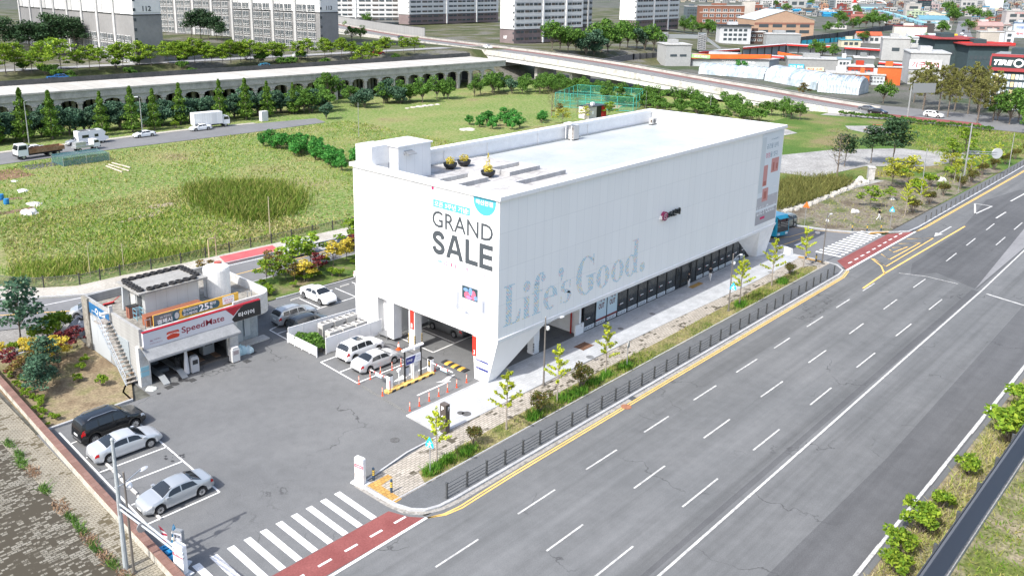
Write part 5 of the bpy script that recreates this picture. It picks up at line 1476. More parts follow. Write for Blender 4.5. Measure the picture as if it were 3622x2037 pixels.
for k in range(5): MB().box(-.05,.05,k*1.14-.04,k*1.14+.04,0,1.0).build('post',m_louv,wf)
MB().box(-.045,.045,0,4.6,.93,1.0).build('top_rail',m_louv,wf)
m_pole=plain('pole_steel',(.44,.45,.46),.4,.6)
def tri(mb,w_,h_,y,z0,m=0): mb.ext([(-w_/2,y,z0),(w_/2,y,z0),(w_/2*1.0,y,z0+h_*.3),(.0,y,z0+h_),(-w_/2,y,z0+h_*.3)],(0,.02,0),m)
def cross_sign(label,x,y,rz,h=2.5,grey=False,pole=True):
 s=thing('pedestrian_sign',label,'sign',(x,y,ZP),rz)
 if pole: MB().tube([(0,0,0),(0,0,h+.3)],.035,8).build('post',m_pole,s)
 b=MB(); tri(b,.62,.8,-.06,h-.45)
 p=b.build('plate',plain('sign_cyan',(.02,.42,.68),.4) if not grey else plain('sign_back',(.36,.37,.38),.4,.5),s)
 if not grey:
  b=MB(); b.cyl((0,-.075,h-.02),.05,.06,10)
  b.v=[(q[0],-.066-.001,q[2]) for q in b.v]
  b.ext([(-.04,-.068,h-.28),(.03,-.068,h-.28),(.09,-.068,h-.07),(-.02,-.068,h-.05)],(0,.004,0))
  b.ext([(-.19,-.068,h-.42),(-.12,-.068,h-.42),(.03,-.068,h-.25),(-.04,-.068,h-.22)],(0,.004,0)).ext([(.12,-.068,h-.42),(.19,-.068,h-.42),(.05,-.068,h-.22),(-.01,-.068,h-.24)],(0,.004,0))
  b.ext([(-.2,-.068,h-.2),(-.17,-.068,h-.24),(.17,-.068,h-.12),(.15,-.068,h-.08)],(0,.004,0))
  b.build('symbol',m_lwhite,p)
 return s
cross_sign('blue pedestrian sign on a thin pole by the first roadside tree',35.24,37.57,R(-75),2.55)
cross_sign('grey back of a triangular sign on a pole in the grass strip',58.88,37.6,R(15),2.35,True)
cross_sign('blue pedestrian sign fixed to the lamp post before the shop entrance',77.57,37.55,R(-75),2.9,pole=False)
cross_sign('blue pedestrian sign by the walking person at the side street',121.7,37.1,R(-70),2.9)
ws=thing('warning_sign','orange road works sign on a pole at the side street corner','sign',(115.3,46.2,0),R(-80))
MB().tube([(0,0,0),(0,0,3.0)],.04,6).build('post',m_pole,ws)
b=MB(); b.ext([(-.45,-.05,2.6),(.45,-.05,2.6),(0,-.05,3.5)],(0,.02,0)); b.build('plate',plain('warn_orange',(.66,.16,.03),.5),ws)
pp_=thing('parking_pillar','dark brown parking pillar with white letter on the paved corner','sign',(39.9,40.9,ZP))
MB().box(-.22,.22,-.30,.30,0,2.35).build('pillar',plain('pillar_brown',(.085,.07,.062),.5),pp_)
b=MB(); text_on(b,'P',(-.225,.14,1.85),(0,-1,0),(0,0,1),.26,.34,.004,.03)
text_on(b,'P',(.02,-.305,1.85),(1,0,0),(0,0,1),.16,.32,.004,.03)
b.face((-.228,.16,1.35),(-.228,-.02,1.2),(-.228,-.02,1.5)); b.face((-.2285,-.02,1.31),(-.2285,-.2,1.31),(-.2285,-.2,1.39),(-.2285,-.02,1.39))
text_on(b,'주차장',(-.225,.2,.85),(0,-1,0),(0,0,1),.4,.16,.004); b.build('lettering',m_lwhite,pp_)
def pylon(name,label,x,y,rz,w_,d_,h_,m,bands):
 p=thing(name,label,'sign',(x,y,0.0),rz)
 MB().box(-w_/2-.2,w_/2+.2,-d_/2-.25,d_/2+.25,0.02,.12).build('base',rough_mat('pylon_base',(.52,.53,.54),(.62,.62,.62),2,9,.1,obj=True),p)
 b=MB().ext(rrect((-w_/2,-d_/2,.12),(1,0,0),(0,0,1),w_,h_-.12,.12),(0,d_,0)); bo=b.build('board',m,p)
 for z0,z1,mm,txt in bands:
  q=MB().box(-w_/2+.02,w_/2-.02,-d_/2-.006,-d_/2,z0,z1); q.build('band',mm,bo)
  if txt:
   t=MB(); text_on(t,txt,(-w_*.36,-d_/2-.006,z0+(z1-z0)*.25),(1,0,0),(0,0,1),w_*.72,(z1-z0)*.5,.003,.01); t.build('lettering',m_lwhite if mm is m_pink or mm is m_redp or mm is m_rose else m_text,bo)
 return p
m_rose=plain('print_rose',(.52,.10,.14),.5)
m_pw=plain('pylon_white',(.78,.785,.79),.4)
pylon('pylon_sign','white rounded pylon sign with red band at the near pavement corner',31.25,40.15,R(-80),.78,.26,2.0,m_pw,[(1.62,1.78,m_pw,'BEST SHOP'),(1.25,1.5,m_rose,'이벤트'),(.9,1.1,m_pw,'세탁기'),(.5,.8,plain('print_tan',(.55,.45,.38),.5),''),(.25,.4,m_pw,'전자')])
pylon('pylon_sign','white pylon sign with red band standing before the brown wall at the crosswalk',18.35,40.25,R(-78),.85,.3,2.0,m_pw,[(1.62,1.78,m_pw,'BEST SHOP'),(1.2,1.5,m_rose,'행사중'),(.9,1.05,m_pw,'냉장고'),(.6,.75,m_pw,'세탁기')])
pylon('pylon_sign','slim dark grey parking pylon behind the white pylon sign',18.7,40.95,R(-60),.55,.25,2.35,plain('pylon_grey',(.22,.23,.24),.4),[(1.75,2.2,plain('pylon_panel',(.48,.50,.56),.5),'P')])
for (x,y,c,tilt,lab) in ((18.62,42.9,(.50,.05,.09),-.35,'red and white'),(18.75,42.35,(.02,.16,.32),.45,'dark blue'),(18.6,41.75,(.72,.60,.03),.3,'yellow')):
 f=thing('flag',lab+' feather flag on a blue water base by the brown wall','flag',(x,y,.01))
 MB().box(-.28,.28,-.2,.2,0,.2).cyl((0,0,.2),.05,.12,8).build('base',plain('base_blue',(.02,.22,.46),.5),f)
 MB().tube([(0,0,.2),(tilt*.2,-.05,1.1),(tilt*.7,-.15,1.9)],.015,5).build('pole',m_pole,f)
 b=MB(); n_=7
 for k in range(n_):
  z0,z1=.55+k*1.3/n_,.55+(k+1)*1.3/n_
  w0,w1=.42*math.sin(.5+2.4*k/n_),.42*math.sin(.5+2.4*(k+1)/n_)
  xx0,xx1=tilt*.7*(z0/1.9)**2,tilt*.7*(z1/1.9)**2
  b.face((xx0,-.02,z0),(xx0+w0*.5,-w0*.8+.05*math.sin(k),z0-.05),(xx1+w1*.5,-w1*.8+.05*math.sin(k+1),z1-.05),(xx1,-.02,z1),m=1 if (k in (2,4) and c[0]<.6) else 0)
 b.build('cloth',[plain('flag_'+lab.split()[0],c,.7),m_lwhite],f)
def bollard(label,x,y,first=[None],z=ZP):
 if first[0] is None:
  q=thing('bollard',label,'bollard',(x,y,z),0,'striped bollards at the kerbs'); first[0]=q
  MB().cyl((0,0,0),.085,.85,12).lathe([(.085,.85),(.09,.88),(.06,.95),(.01,.97)],12).build('tube',plain('boll_navy',(.03,.06,.10),.5),q)
  MB().lathe([(.09,.42),(.09,.50)],12).lathe([(.09,.56),(.09,.64)],12).lathe([(.09,.70),(.09,.78)],12).build('band',plain('boll_yellow',(.72,.48,.05),.5),q)
  return q
 return dup(first[0],(x,y,z),0,label)
bollard('navy bollard with yellow bands behind the white pylon sign',32.05,39.75)
bollard('navy bollard with yellow bands in the middle of the corner paving',31.99,37.83)
for (x,y),w_ in zip(((117.43,40.52),(118.65,39.0),(120.28,37.75)),('left','middle','right')):
 bollard('navy bollard with yellow bands at the earth edge past the crosswalk, %s of three' % w_,x,y,z=0.02)
bollard('navy bollard with yellow bands near the white block at the side street',100.35,39.6)
bollard('navy bollard with yellow bands beside the lamp post at the side street corner',100.2,38.3)
for (x,y,l_) in ((101.0,42.4,'white concrete barrier block at the side street corner'),(100.95,44.2,'white concrete barrier block under the far end of the shop')):
 b=MB().ext([(-.9,-.3,0),(-.9,.3,0),(-.9,.15,.75),(-.9,-.15,.75)],(1.8,0,0)); o=b.build('barrier_block',rough_mat('block_white',(.60,.61,.61),(.72,.72,.72),1,7,.1,obj=True)); o.location=(x,y,ZP+.01); o.rotation_euler[2]=R(70); tag(o,l_,'barrier')
wsb=MB().ext([(-.09,-.6,0),(.09,-.6,0),(.06,-.6,.12),(-.06,-.6,.12)],(0,1.2,0)).build('wheel_stop',rough_mat('stop_white',(.46,.45,.42),(.60,.59,.56),2,12,.15,obj=True))
tag(wsb,'tmp','wheel stop','concrete wheel stops')
WS=[(20.13,54.05,0,'pale concrete wheel stop behind the pale silver sedan'),(20.1,52.75,0,'pale wheel stop in the empty stall next to the pale silver sedan'),(20.04,51.35,0,'pale wheel stop in the middle empty stall'),(20.03,50.1,0,'pale wheel stop at the line between the empty stalls'),
  (19.95,48.6,0,'pale wheel stop ahead of the silver sedan nose'),(19.88,46.4,0,'pale wheel stop under the silver sedan front wheel'),(48.0,71.95,90,'pale wheel stop at the left side of the white sedan by the bed'),(50.0,71.9,90,'pale wheel stop behind the white sedan by the bed'),(51.6,71.85,90,'pale wheel stop in the empty stall right of the white sedan'),(54.3,71.6,90,'pale wheel stop near the shop end wall'),
  (50.2,55.9,90,'wheel stop under the shop near the column'),(53.4,56.5,90,'wheel stop behind the dark grey sedan under the shop'),(51.4,56.3,90,'wheel stop at the stall line under the shop')]
for k,(x,y,r_,l_) in enumerate(WS):
 o=wsb if k==0 else wsb.copy()
 if k: COL.objects.link(o)
 o.location=(x,y,.008); o.rotation_euler[2]=R(r_); o['label']=l_
for x,y,r_,c,l_,z in ((53.06,33.72,.42,(.26,.12,.07),'round rusty manhole cover on the yellow line',.012),(58.41,41.2,.35,(.16,.165,.17),'round grey manhole cover in the pavement before the shop',ZP+.012),(71.38,42.95,.3,(.2,.2,.2),'round manhole cover before the poster windows',ZP+.012),(65.85,43.0,.3,(.15,.15,.15),'dark manhole cover before the shop glass',ZP+.012),
       (36.6,42.8,.36,(.09,.09,.09),'dark manhole cover in the forecourt asphalt',.012),(42.83,42.14,.28,(.09,.085,.08),'dark round stain cover on the paved corner, left one',ZP+.012),(43.05,41.72,.38,(.09,.085,.08),'dark round stain cover on the paved corner, right one',ZP+.012),(92.5,40.3,.4,(.2,.2,.19),'round cover in the cream paving at the far end',ZP+.012)):
 o=MB().cyl((0,0,0),r_,.012,20).build('manhole_cover',rough_mat('cover_%d' % int(c[0]*1000),c,tuple(min(1,v*1.35) for v in c),3,14,.3,obj=True)); o.location=(x,y,z); tag(o,l_,'manhole')
o=MB().box(-.8,.8,-.5,.5,0,.02).box(-.85,.85,-.55,-.5,0,.03).box(-.85,.85,.5,.55,0,.03).build('pavement_hatch',rough_mat('hatch_brown',(.13,.07,.045),(.20,.11,.07),2,9,.3,obj=True)); o.location=(59.95,43.0,ZP+.012); tag(o,'rusty brown steel hatch in the grey pavement','hatch')
o=MB().box(-.35,.35,-.2,.2,0,.012).build('gully_grate',plain('gully',(.07,.075,.08),.6)); o.location=(54.6,34.15,.013); tag(o,'dark gully grate in the gutter by the railing','drain')
def lamp(label,x,y,z0,h=6.1,arm=1.8,adir=0.0,globe=True):
 l=thing('street_lamp',label,'street lamp',(x,y,z0),adir)
 MB().tube([(0,0,0),(0,0,.5),(0,0,h)],[.11,.075,.055],8).cyl((0,0,0),.15,.12,10).lathe([(.05,h),(.06,h+.06),(.01,h+.14)],8).build('post',plain('lamp_brown',(.20,.185,.17),.4,.4),l)
 MB().tube([(-.55,0,h-.55),(0,0,h-.62),(.6,0,h-.5),(1.2,0,h-.42),(arm,0,h-.48)],.03,6).build('arm',m_pole,l)
 hd=MB().lathe([(.02,-.05),(.13,-.03),(.17,0),(.1,.05),(.02,.07)],12).build('lamp_head',plain('lamp_grey',(.50,.51,.52),.4),l)
 hd.data.transform(Matrix.Translation((arm+.15,0,h-.5)) @ Matrix.Diagonal((2.0,1,1,1)))
 if globe:
  g_=MB().lathe([(.02,-.2),(.15,-.15),(.2,0),(.15,.15),(.02,.2)],14,(.28,0,h-.95)).build('globe',plain('globe_white',(.80,.80,.79),.3),l)
 return l
lamp('brown lamp post with white globe before the shop between two young trees',51.12,40.6,ZP,6.0,2.0,R(0))
lamp('brown lamp post with white globe near the shop entrance',77.57,37.85,ZP,6.1,1.9,R(5))
lamp('brown lamp post with white globe at the side street corner',100.46,37.65,ZP,6.1,1.9,R(10))
lamp('lamp post with curved arm beside the tall grey pole at the brown wall',16.45,42.2,0,6.4,1.25,R(20))
gp=thing('signal_pole','tall grey steel pole with long double arm by the brown wall','pole',(16.3,42.9,0))
MB().tube([(0,0,0),(0,0,8.2)],[.15,.09],10).lathe([(.09,8.2),(.12,8.25),(.05,8.35)],10).build('post',rough_mat('pole_paint',(.30,.335,.35),(.38,.41,.42),1,9,.1,obj=True),gp)
MB().tube([(0,0,4.25),(.15,-4,4.5),(.25,-7,4.6)],.06,8).tube([(0,0,3.9),(.15,-4,4.2),(.25,-7,4.35)],.06,8).build('arm',plain('arm_pale',(.50,.54,.57),.4,.3),gp)
MB().disc_y((.1,-2.6,4.0),.3,-.03,.03,16).build('sign_back',plain('sign_back',(.36,.37,.38),.4,.5),gp)
MB().box(-.1,.1,-.1,.1,3.6,4.5).build('clamp',m_pole,gp)
def far_lamp(label,r,c,px,py,h,arm,arot=0.0,z=0.0,white=True):
 p=T(r,c,px,py)
 l=thing('street_lamp',label,'street lamp',(p[0],p[1],z),arot)
 MB().tube([(0,0,0),(0,0,h)],[.13,.07],8).build('post',m_pole,l)
 MB().tube([(0,0,h-.05),(arm,0,h+.25)],.04,6).build('arm',m_pole,l)
 MB().obox((arm+.3,0,h+.2),(.8,.3,.14)).build('lamp_head',m_lwhite if white else m_grey,l)
 return l
far_lamp('tall grey street lamp on the far verge behind the flatbed truck',0,0,292,1445,8.8,.9,0,white=False)
far_lamp('tall street lamp with white head on the far verge beside the white sedan',0,0,1432,1335,7.8,-1.0,R(-20))
far_lamp('street lamp among the conifers behind the box truck',0,0,1565,1180+90,7.5,.6,0,white=False)
for r,c,px,py,h,l_ in ((0,1,1032,1380,7.6,'thin pale pole standing alone in the wild field'),(1,3,1530,510,7.5,'grey pole standing in the roadside garden'),(1,3,1905,485,3.2,'short grey lamp post between the azalea bushes'),(1,3,2415,240,6.5,'grey pole at the far bend of the cycle path'),
       (0,2,1985,1150,6.0,'pale pole behind the shop roof beside the elevated road'),(0,2,1340,1100,5,'pole at the right end of the green court'),(1,0,910,1340,4.2,'thin bamboo stick in the near field, left one'),(1,0,1245,1260,3.2,'thin bamboo stick in the near field, right one'),(1,1,140,905,5.2,'thin pale stick in the near field by the shop end')):
 p=T(r,c,px,py)
 o=MB().tube([(0,0,0),(0,0,h)],[.07,.05] if h>5 else [.04,.03],6).tube([(0,0,h*.93),(.25,0,h*.95)],.03,5).build('pole',m_pole if 'stick' not in l_ else plain('bamboo',(.42,.36,.25),.7)); o.location=p; tag(o,l_,'pole')
sp=T(1,3,1965,330)
rs=thing('road_sign','grey gantry post carrying the pale round back of a road sign','sign',sp)
MB().tube([(0,0,0),(0,0,9.5)],[.15,.1],8).build('post',m_pole,rs)
MB().tube([(0,0,4.6),(4.3,-3.5,4.3)],.06,6).tube([(0,0,4.2),(4.3,-3.5,3.9)],.06,6).build('arm',m_pole,rs)
b=MB().disc_y((0,0,0),.95,-.03,.03,20); b.v=[(4.3+q[0]*.7,-3.5+q[1]-q[0]*.7,4.1+q[2]) for q in b.v]; b.build('plate',plain('plate_back',(.50,.53,.55),.4,.4),rs)
gf=thing('goal_frame','pale wooden frame standing at the field fence','frame',T(1,0,2138,1130))
MB().box(-.55,-.45,-.05,.05,0,2.4).box(.45,.55,-.05,.05,0,2.4).box(-.55,.55,-.05,.05,2.3,2.4).box(.48,.52,-.02,.02,2.4,3.0).build('frame',plain('timber_pale',(.60,.47,.30),.7),gf)
fpts=[(-40,141.5),(-12,124.6),(8,111.5),(20,104.8),(26.6,99.3),(28.8,95.6),(30.3,94.4),(33.5,92.6),(38,92.35),(45.1,91.55),(51.6,91.5),(60.4,90.8),(70,90.2),(90,90.1),(122,90.3)]
ff=thing('mesh_fence','low dark mesh fence between the wild field and the back street','fence',(45,91.5,0))
b=MB()
def fmesh():
 m,t,bs=_new('fence_mesh'); n=NT(t)
 bs.inputs['Base Color'].default_value=(.12,.115,.10,1); bs.inputs['Roughness'].default_value=.8
 tr_=n.n('ShaderNodeBsdfTransparent'); mx=n.n('ShaderNodeMixShader',i_Fac=.62)
 n.l(tr_.outputs[0],mx.inputs[2]); n.l(bs.outputs[0],mx.inputs[1]); n.l(mx.outputs[0],t.nodes['Material Output'].inputs[0]); return m
for (x0,y0),(x1,y1) in zip(fpts,fpts[1:]): b.face((x0,y0,.05),(x1,y1,.05),(x1,y1,1.15),(x0,y0,1.15))
b.build('mesh',fmesh(),ff,True)
b=MB(); b.tube([(x,y,1.15) for x,y in fpts],.035,5); b.build('top_rail',plain('rail_dark',(.10,.10,.09),.7),ff,True)
nposts=0
for (x0,y0),(x1,y1) in zip(fpts,fpts[1:]):
 L_=math.hypot(x1-x0,y1-y0); n_=max(1,round(L_/3.0))
 for k in range(n_):
  x,y=x0+(x1-x0)*k/n_,y0+(y1-y0)*k/n_
  MB().box(x-.06,x+.06,y-.06,y+.06,0,1.35).build('post',plain('post_dark',(.06,.06,.055),.7),ff,True)
bw=thing('brick_wall','low stone wall with reddish brown coping along the left edge of the car park','wall',(17.85,55,0))
b=MB(); strip(b,[(17.6,38.5),(17.75,45),(17.95,52),(18.3,62),(18.9,78)],.32,0,.62,-1); b.build('wall',rough_mat('wall_stone',(.36,.34,.29),(.46,.44,.39),1.2,7,.3,c3=(.26,.25,.20),lohi=(.35,.68)),bw,True)
b=MB(); strip(b,[(17.55,38.5),(17.7,45),(17.9,52),(18.25,62),(18.85,78)],.46,.625,.74,-1); b.build('coping',pavers('coping_brick',(.19,.11,.09),(.23,.14,.115),(.16,.09,.07),4.0,.55,moss=(.16,.10,.08),mossamt=(.6,.7)),bw,True)
rb=thing('ribbed_barrier','long grey ribbed metal barrier on the verge at the lower right','barrier',(58,9.6,0))
b=MB()
n_=11
for k in range(n_):
 z=.35+k*.26
 b.ext([(34,9.62,z),(34,9.52,z+.07),(34,9.50,z+.13),(34,9.62,z+.17)],(46,0,0))
b.box(34,80,9.63,9.68,.3,3.25,1); b.build('panel',[plain('barrier_grey',(.15,.155,.165),.45,.4),plain('groove_shade',(.05,.055,.065),.6)],rb,True)  # dark backing colour puts shade into the grooves between the ribs
b=MB().box(34,80,9.4,9.9,0,.3); b.build('footing',rough_mat('footing',(.30,.30,.29),(.42,.42,.41),.8,6,.3),rb,True)
for k in range(12): MB().box(34.2+k*4.1,34.36+k*4.1,9.69,9.85,0.3,3.35).build('post',m_fence,rb,True)
def person(label,x,y,rz,pose,cloth,trousers,hair,z=0.0,h=1.72):
 s=h/1.72
 root=thing('person',label,'person',(x,y,z),rz)
 J=dict(pel=(0,0,.95),sp=(.01,0,1.12),ch=(.02,0,1.32),nk=(.03,0,1.48),hb=(.045,0,1.56),hd=(.05,0,1.64))
 J.update(pose)
 E_=[('pel','sp'),('sp','ch'),('ch','nk'),('nk','hb'),('hb','hd'),('ch','ls'),('ls','le'),('le','lw'),('lw','lh'),('ch','rs'),('rs','re'),('re','rw'),('rw','rh'),('pel','lp'),('lp','lk'),('lk','la'),('la','lt'),('pel','rp'),('rp','rk'),('rk','ra'),('ra','rt')]
 rad=dict(pel=(.15,.13),sp=(.15,.12),ch=(.17,.13),nk=(.06,.06),hb=(.08,.075),hd=(.105,.09),ls=(.075,.075),rs=(.075,.075),le=(.055,.055),re=(.055,.055),lw=(.035,.03),rw=(.035,.03),lh=(.04,.025),rh=(.04,.025),lp=(.1,.1),rp=(.1,.1),lk=(.07,.07),rk=(.07,.07),la=(.045,.045),ra=(.045,.045),lt=(.04,.035),rt=(.04,.035))
 nm=list(J); vs=[tuple(c*s for c in J[k]) for k in nm]; es=[(nm.index(a),nm.index(c)) for a,c in E_]
 me=bpy.data.meshes.new('body'); me.from_pydata(vs,es,[]); me.update()
 o=bpy.data.objects.new('body',me); COL.objects.link(o); o.parent=root
 md=o.modifiers.new('skin','SKIN'); md.use_smooth_shade=True
 for i,k in enumerate(nm):
  me.skin_vertices[0].data[i].radius=tuple(c*s for c in rad[k]); me.skin_vertices[0].data[i].use_root=(k=='pel')
 sb2=o.modifiers.new('sub','SUBSURF'); sb2.levels=1; sb2.render_levels=1
 dg_=bpy.context.evaluated_depsgraph_get(); dg_.update()
 m2=bpy.data.meshes.new_from_object(o.evaluated_get(dg_))
 o.modifiers.clear(); o.data=m2
 for mm in (plain('skin',(.50,.33,.25),.6),plain('cloth_'+label[:10],cloth,.85),plain('trousers_'+label[:10],trousers,.85),plain('shoe',(.5,.45,.40),.6)): m2.materials.append(mm)
 hz=J['nk'][2]*s
 for p in m2.polygons:
  c=p.center; i=1
  if c.z>hz-.01: i=0
  elif c.z<.09*s: i=3
  elif c.z<.97*s and min((Vector(c)-Vector(tuple(q*s for q in J[k]))).length for k in ('lh','rh','lw','rw'))>.12: i=2
  elif min((Vector(c)-Vector(tuple(q*s for q in J[k]))).length for k in ('lh','rh'))<.07: i=0
  p.material_index=i
  p.use_smooth=True
 hd=Vector(tuple(q*s for q in J['hd']))
 b=MB().lathe([(.02,-.02),(.105,.0),(.125,.05),(.10,.10),(.02,.125)],12,(hd.x-.025,hd.y,hd.z+.02)); b.build('hair',plain('hair',hair,.6),root,smooth=True)
 fx=hd.x+.10*s
 MB().box(fx-.02,fx+.02,-.012,.012,hd.z-.03,hd.z+.01).build('nose',plain('skin',(.50,.33,.25),.6),root)
 MB().box(fx-.01,fx+.012,-.045,-.02,hd.z+.015,hd.z+.03).box(fx-.01,fx+.012,.02,.045,hd.z+.015,hd.z+.03).box(fx-.01,fx+.008,-.025,.025,hd.z-.055,hd.z-.045).build('face_feature',plain('eye_dark',(.03,.02,.02),.5),root)
 for k in ('l','r'):
  a,c=(Vector(tuple(q*s for q in J[k+j])) for j in ('w','h'))
  d=(c-a).normalized(); sd=d.cross(Vector((1,0,.2))).normalized()
  b=MB()
  for f in range(4): b.tube([c+sd*(.012*(f-1.5)),c+sd*(.013*(f-1.5))+d*.045,c+sd*(.012*(f-1.5))+d*(.075-.006*abs(f-1.3))+Vector((.012,0,0))],[.009,.008,.006],5)
  b.tube([c-d*.03+Vector((.025,0,0)),c+d*.02+Vector((.045,0,0))],[.010,.007],5)
  b.build('fingers',plain('skin',(.50,.33,.25),.6),root)
 return root
walk=dict(ls=(.0,.19,1.40),le=(-.12,.24,1.14),lw=(-.18,.24,.90),lh=(-.18,.24,.82),rs=(.03,-.19,1.40),re=(.15,-.24,1.16),rw=(.33,-.2,1.02),rh=(.40,-.19,.98),
   lp=(.0,.09,.88),lk=(.20,.09,.50),la=(.22,.09,.09),lt=(.36,.09,.04),rp=(0,-.09,.88),rk=(-.04,-.09,.48),ra=(-.30,-.09,.14),rt=(-.20,-.09,.04))
talk=dict(walk); talk.update(re=(.16,-.26,1.18),rw=(.22,-.12,1.42),rh=(.16,-.08,1.52))
stand=dict(ls=(.0,.19,1.40),le=(-.02,.25,1.14),lw=(.05,.25,.90),lh=(.06,.25,.82),rs=(.0,-.19,1.40),re=(.0,-.26,1.14),rw=(.22,-.22,1.05),rh=(.30,-.21,1.04),
    lp=(0,.09,.88),lk=(.04,.10,.48),la=(.0,.10,.08),lt=(.14,.11,.04),rp=(0,-.09,.88),rk=(.02,-.10,.48),ra=(-.03,-.10,.08),rt=(.11,-.11,.04))
person('person in black jacket and white trousers walking along the shop front',84.6,43.8,R(200),talk,(.012,.012,.014),(.60,.60,.60),(.02,.015,.012),ZP+.01,1.7)
person('person in dark teal jacket and pale trousers at the shop door',81.0,44.4,R(95),stand,(.03,.07,.09),(.55,.56,.57),(.015,.013,.012),ZP+.01,1.74)
person('person in light blue shirt and black trousers walking past the earth garden',125.64,39.95,R(-60),walk,(.35,.52,.62),(.015,.015,.017),(.02,.015,.012),0.0,1.72)

def leaf_quads(P,size,up=.3,asp=.6,seed=0):
 rr=np.random.default_rng(seed)
 n=len(P)
 nrm=rr.normal(size=(n,3)); nrm[:,2]+=up*2; nrm /= np.linalg.norm(nrm,axis=1)[:,None]
 t=np.cross(nrm,rr.normal(size=(n,3))); t /= np.linalg.norm(t,axis=1)[:,None]+1e-9
 bt=np.cross(nrm,t)
 s=size*rr.uniform(.6,1.35,n)[:,None]
 a,c=t*s*.5,bt*s*.5*asp
 V=np.stack([P-a,P-c*1.0+a*.15,P+a,P+c*1.0+a*.15],1).reshape(-1,3)
 F=np.arange(n*4).reshape(-1,4)
 return V,F
def in_ball(n,c,r,rr,shell=.55):
 d=rr.normal(size=(n,3)); d /= np.linalg.norm(d,axis=1)[:,None]
 q=rr.uniform(shell**3,1,n)**(1/3)
 return np.array(c)+d*q[:,None]*np.array(r)
def limb(mb,a,c,r0,r1,bend=.1,rr=None,n=4):
 a,c=np.array(a,float),np.array(c,float)
 P=[]
 for k in range(n+1):
  t=k/n
  P.append(a+(c-a)*t+np.array([math.sin(t*3.1)*bend,math.cos(t*2.3)*bend-bend,t*(1-t)*bend*2]))
 mb.tube(P,[r0+(r1-r0)*k/n for k in range(n+1)],6)
 return P
m_bark=rough_mat('bark',(.13,.105,.085),(.20,.17,.14),4,20,.3,obj=True)
m_barkp=rough_mat('bark_pale',(.26,.225,.19),(.33,.29,.25),4,20,.3,obj=True)
L_gink=leaf_mat('leaf_ginkgo',[(.16,.22,.015),(.24,.29,.02),(.33,.36,.03),(.40,.42,.06)],.35)
L_green=leaf_mat('leaf_green',[(.025,.06,.012),(.045,.10,.018),(.07,.14,.025),(.10,.18,.03)],.25)
L_fresh=leaf_mat('leaf_fresh',[(.05,.10,.012),(.09,.16,.015),(.14,.21,.02),(.21,.27,.03)],.3)
L_red=leaf_mat('leaf_redwood',[(.03,.07,.012),(.055,.11,.016),(.085,.15,.02),(.12,.19,.035)],.3)
L_dark=leaf_mat('leaf_dark',[(.010,.026,.012),(.018,.042,.018),(.03,.06,.025),(.045,.08,.035)],.15)
L_blue=leaf_mat('leaf_bluegreen',[(.018,.045,.028),(.03,.068,.04),(.05,.095,.055),(.075,.125,.08)],.2)
L_yell=leaf_mat('leaf_yellow',[(.22,.19,.02),(.34,.28,.03),(.46,.36,.05),(.52,.44,.10)],.35)
L_wine=leaf_mat('leaf_wine',[(.035,.008,.012),(.07,.013,.018),(.11,.022,.025),(.16,.045,.035)],.25)
L_rust=leaf_mat('leaf_rust',[(.06,.05,.015),(.10,.07,.02),(.13,.085,.03),(.08,.10,.02)],.25)
L_olive=leaf_mat('leaf_olive',[(.07,.075,.02),(.11,.11,.03),(.15,.145,.05),(.10,.12,.03)],.3)
L_reed=leaf_mat('leaf_reed',[(.03,.09,.012),(.05,.135,.015),(.08,.18,.02),(.12,.22,.03)],.3)
L_bush=leaf_mat('leaf_thicket',[(.015,.08,.015),(.03,.14,.025),(.06,.20,.04),(.11,.27,.06)],.3)
L_grass=leaf_mat('leaf_grass',[(.06,.11,.012),(.09,.15,.02),(.14,.17,.03),(.22,.20,.07)],.3)
L_straw=leaf_mat('leaf_straw',[(.26,.22,.10),(.20,.19,.07),(.13,.17,.03),(.32,.28,.15)],.25)
class Kind:
 def __init__(s,name,cat,fn,nvar): s.name,s.cat,s.fn,s.n,s.made,s.k=name,cat,fn,nvar,{},0
 def put(s,x,y,z,sc,label,group=None,rz=None,var=None):
  v=(s.k if var is None else var) % s.n
  s.k+=1
  rz=random.uniform(0,6.28) if rz is None else rz
  if v not in s.made:
   o=thing(s.name,label,s.cat,(0,0,0))
   s.fn(o,v); s.made[v]=o
  else: o=copy_tree(s.made[v])
  o.location=(float(x),float(y),float(z)); o.rotation_euler=(0,0,rz)
  o.scale=(sc,sc,sc*random.uniform(.93,1.07))
  o['label']=label
  if group: o['group']=group
  elif 'group' in o: del o['group']
  return o
def f_ginkgo(o,v):
 rr=np.random.default_rng(100+v); rs=random.Random(v)
 mb=MB(); mb.tube([(0,0,0),(.02,.01,1.6),(-.03,.02,3.2),(.0,0,4.9)],[.075,.055,.04,.012],7)
 pts=[]
 for k in range(13):
  z=1.7+2.9*k/13+rs.uniform(-.1,.1); a=k*2.4+rs.uniform(-.4,.4); ln=(1.35-.075*k)*rs.uniform(.55,1.1)
  e=(math.cos(a)*ln,math.sin(a)*ln,z+ln*rs.uniform(.35,.8))
  P=limb(mb,(0,0,z),e,.022,.006,.06)
  for q in range(9):
   t=.25+.75*q/8
   c=np.array((0,0,z))*(1-t)+np.array(e)*t
   pts.append(in_ball(9,c,(.13,.13,.13),rr,.1))
 for q in range(10): pts.append(in_ball(7,(0,0,3.0+q*.2),(.14,.14,.14),rr,.1))
 mb.build('trunk',m_barkp,o)
 P=np.concatenate(pts); V,F=leaf_quads(P,.15,.2,.85,v); np_mesh('crown',V,F,L_gink,o)
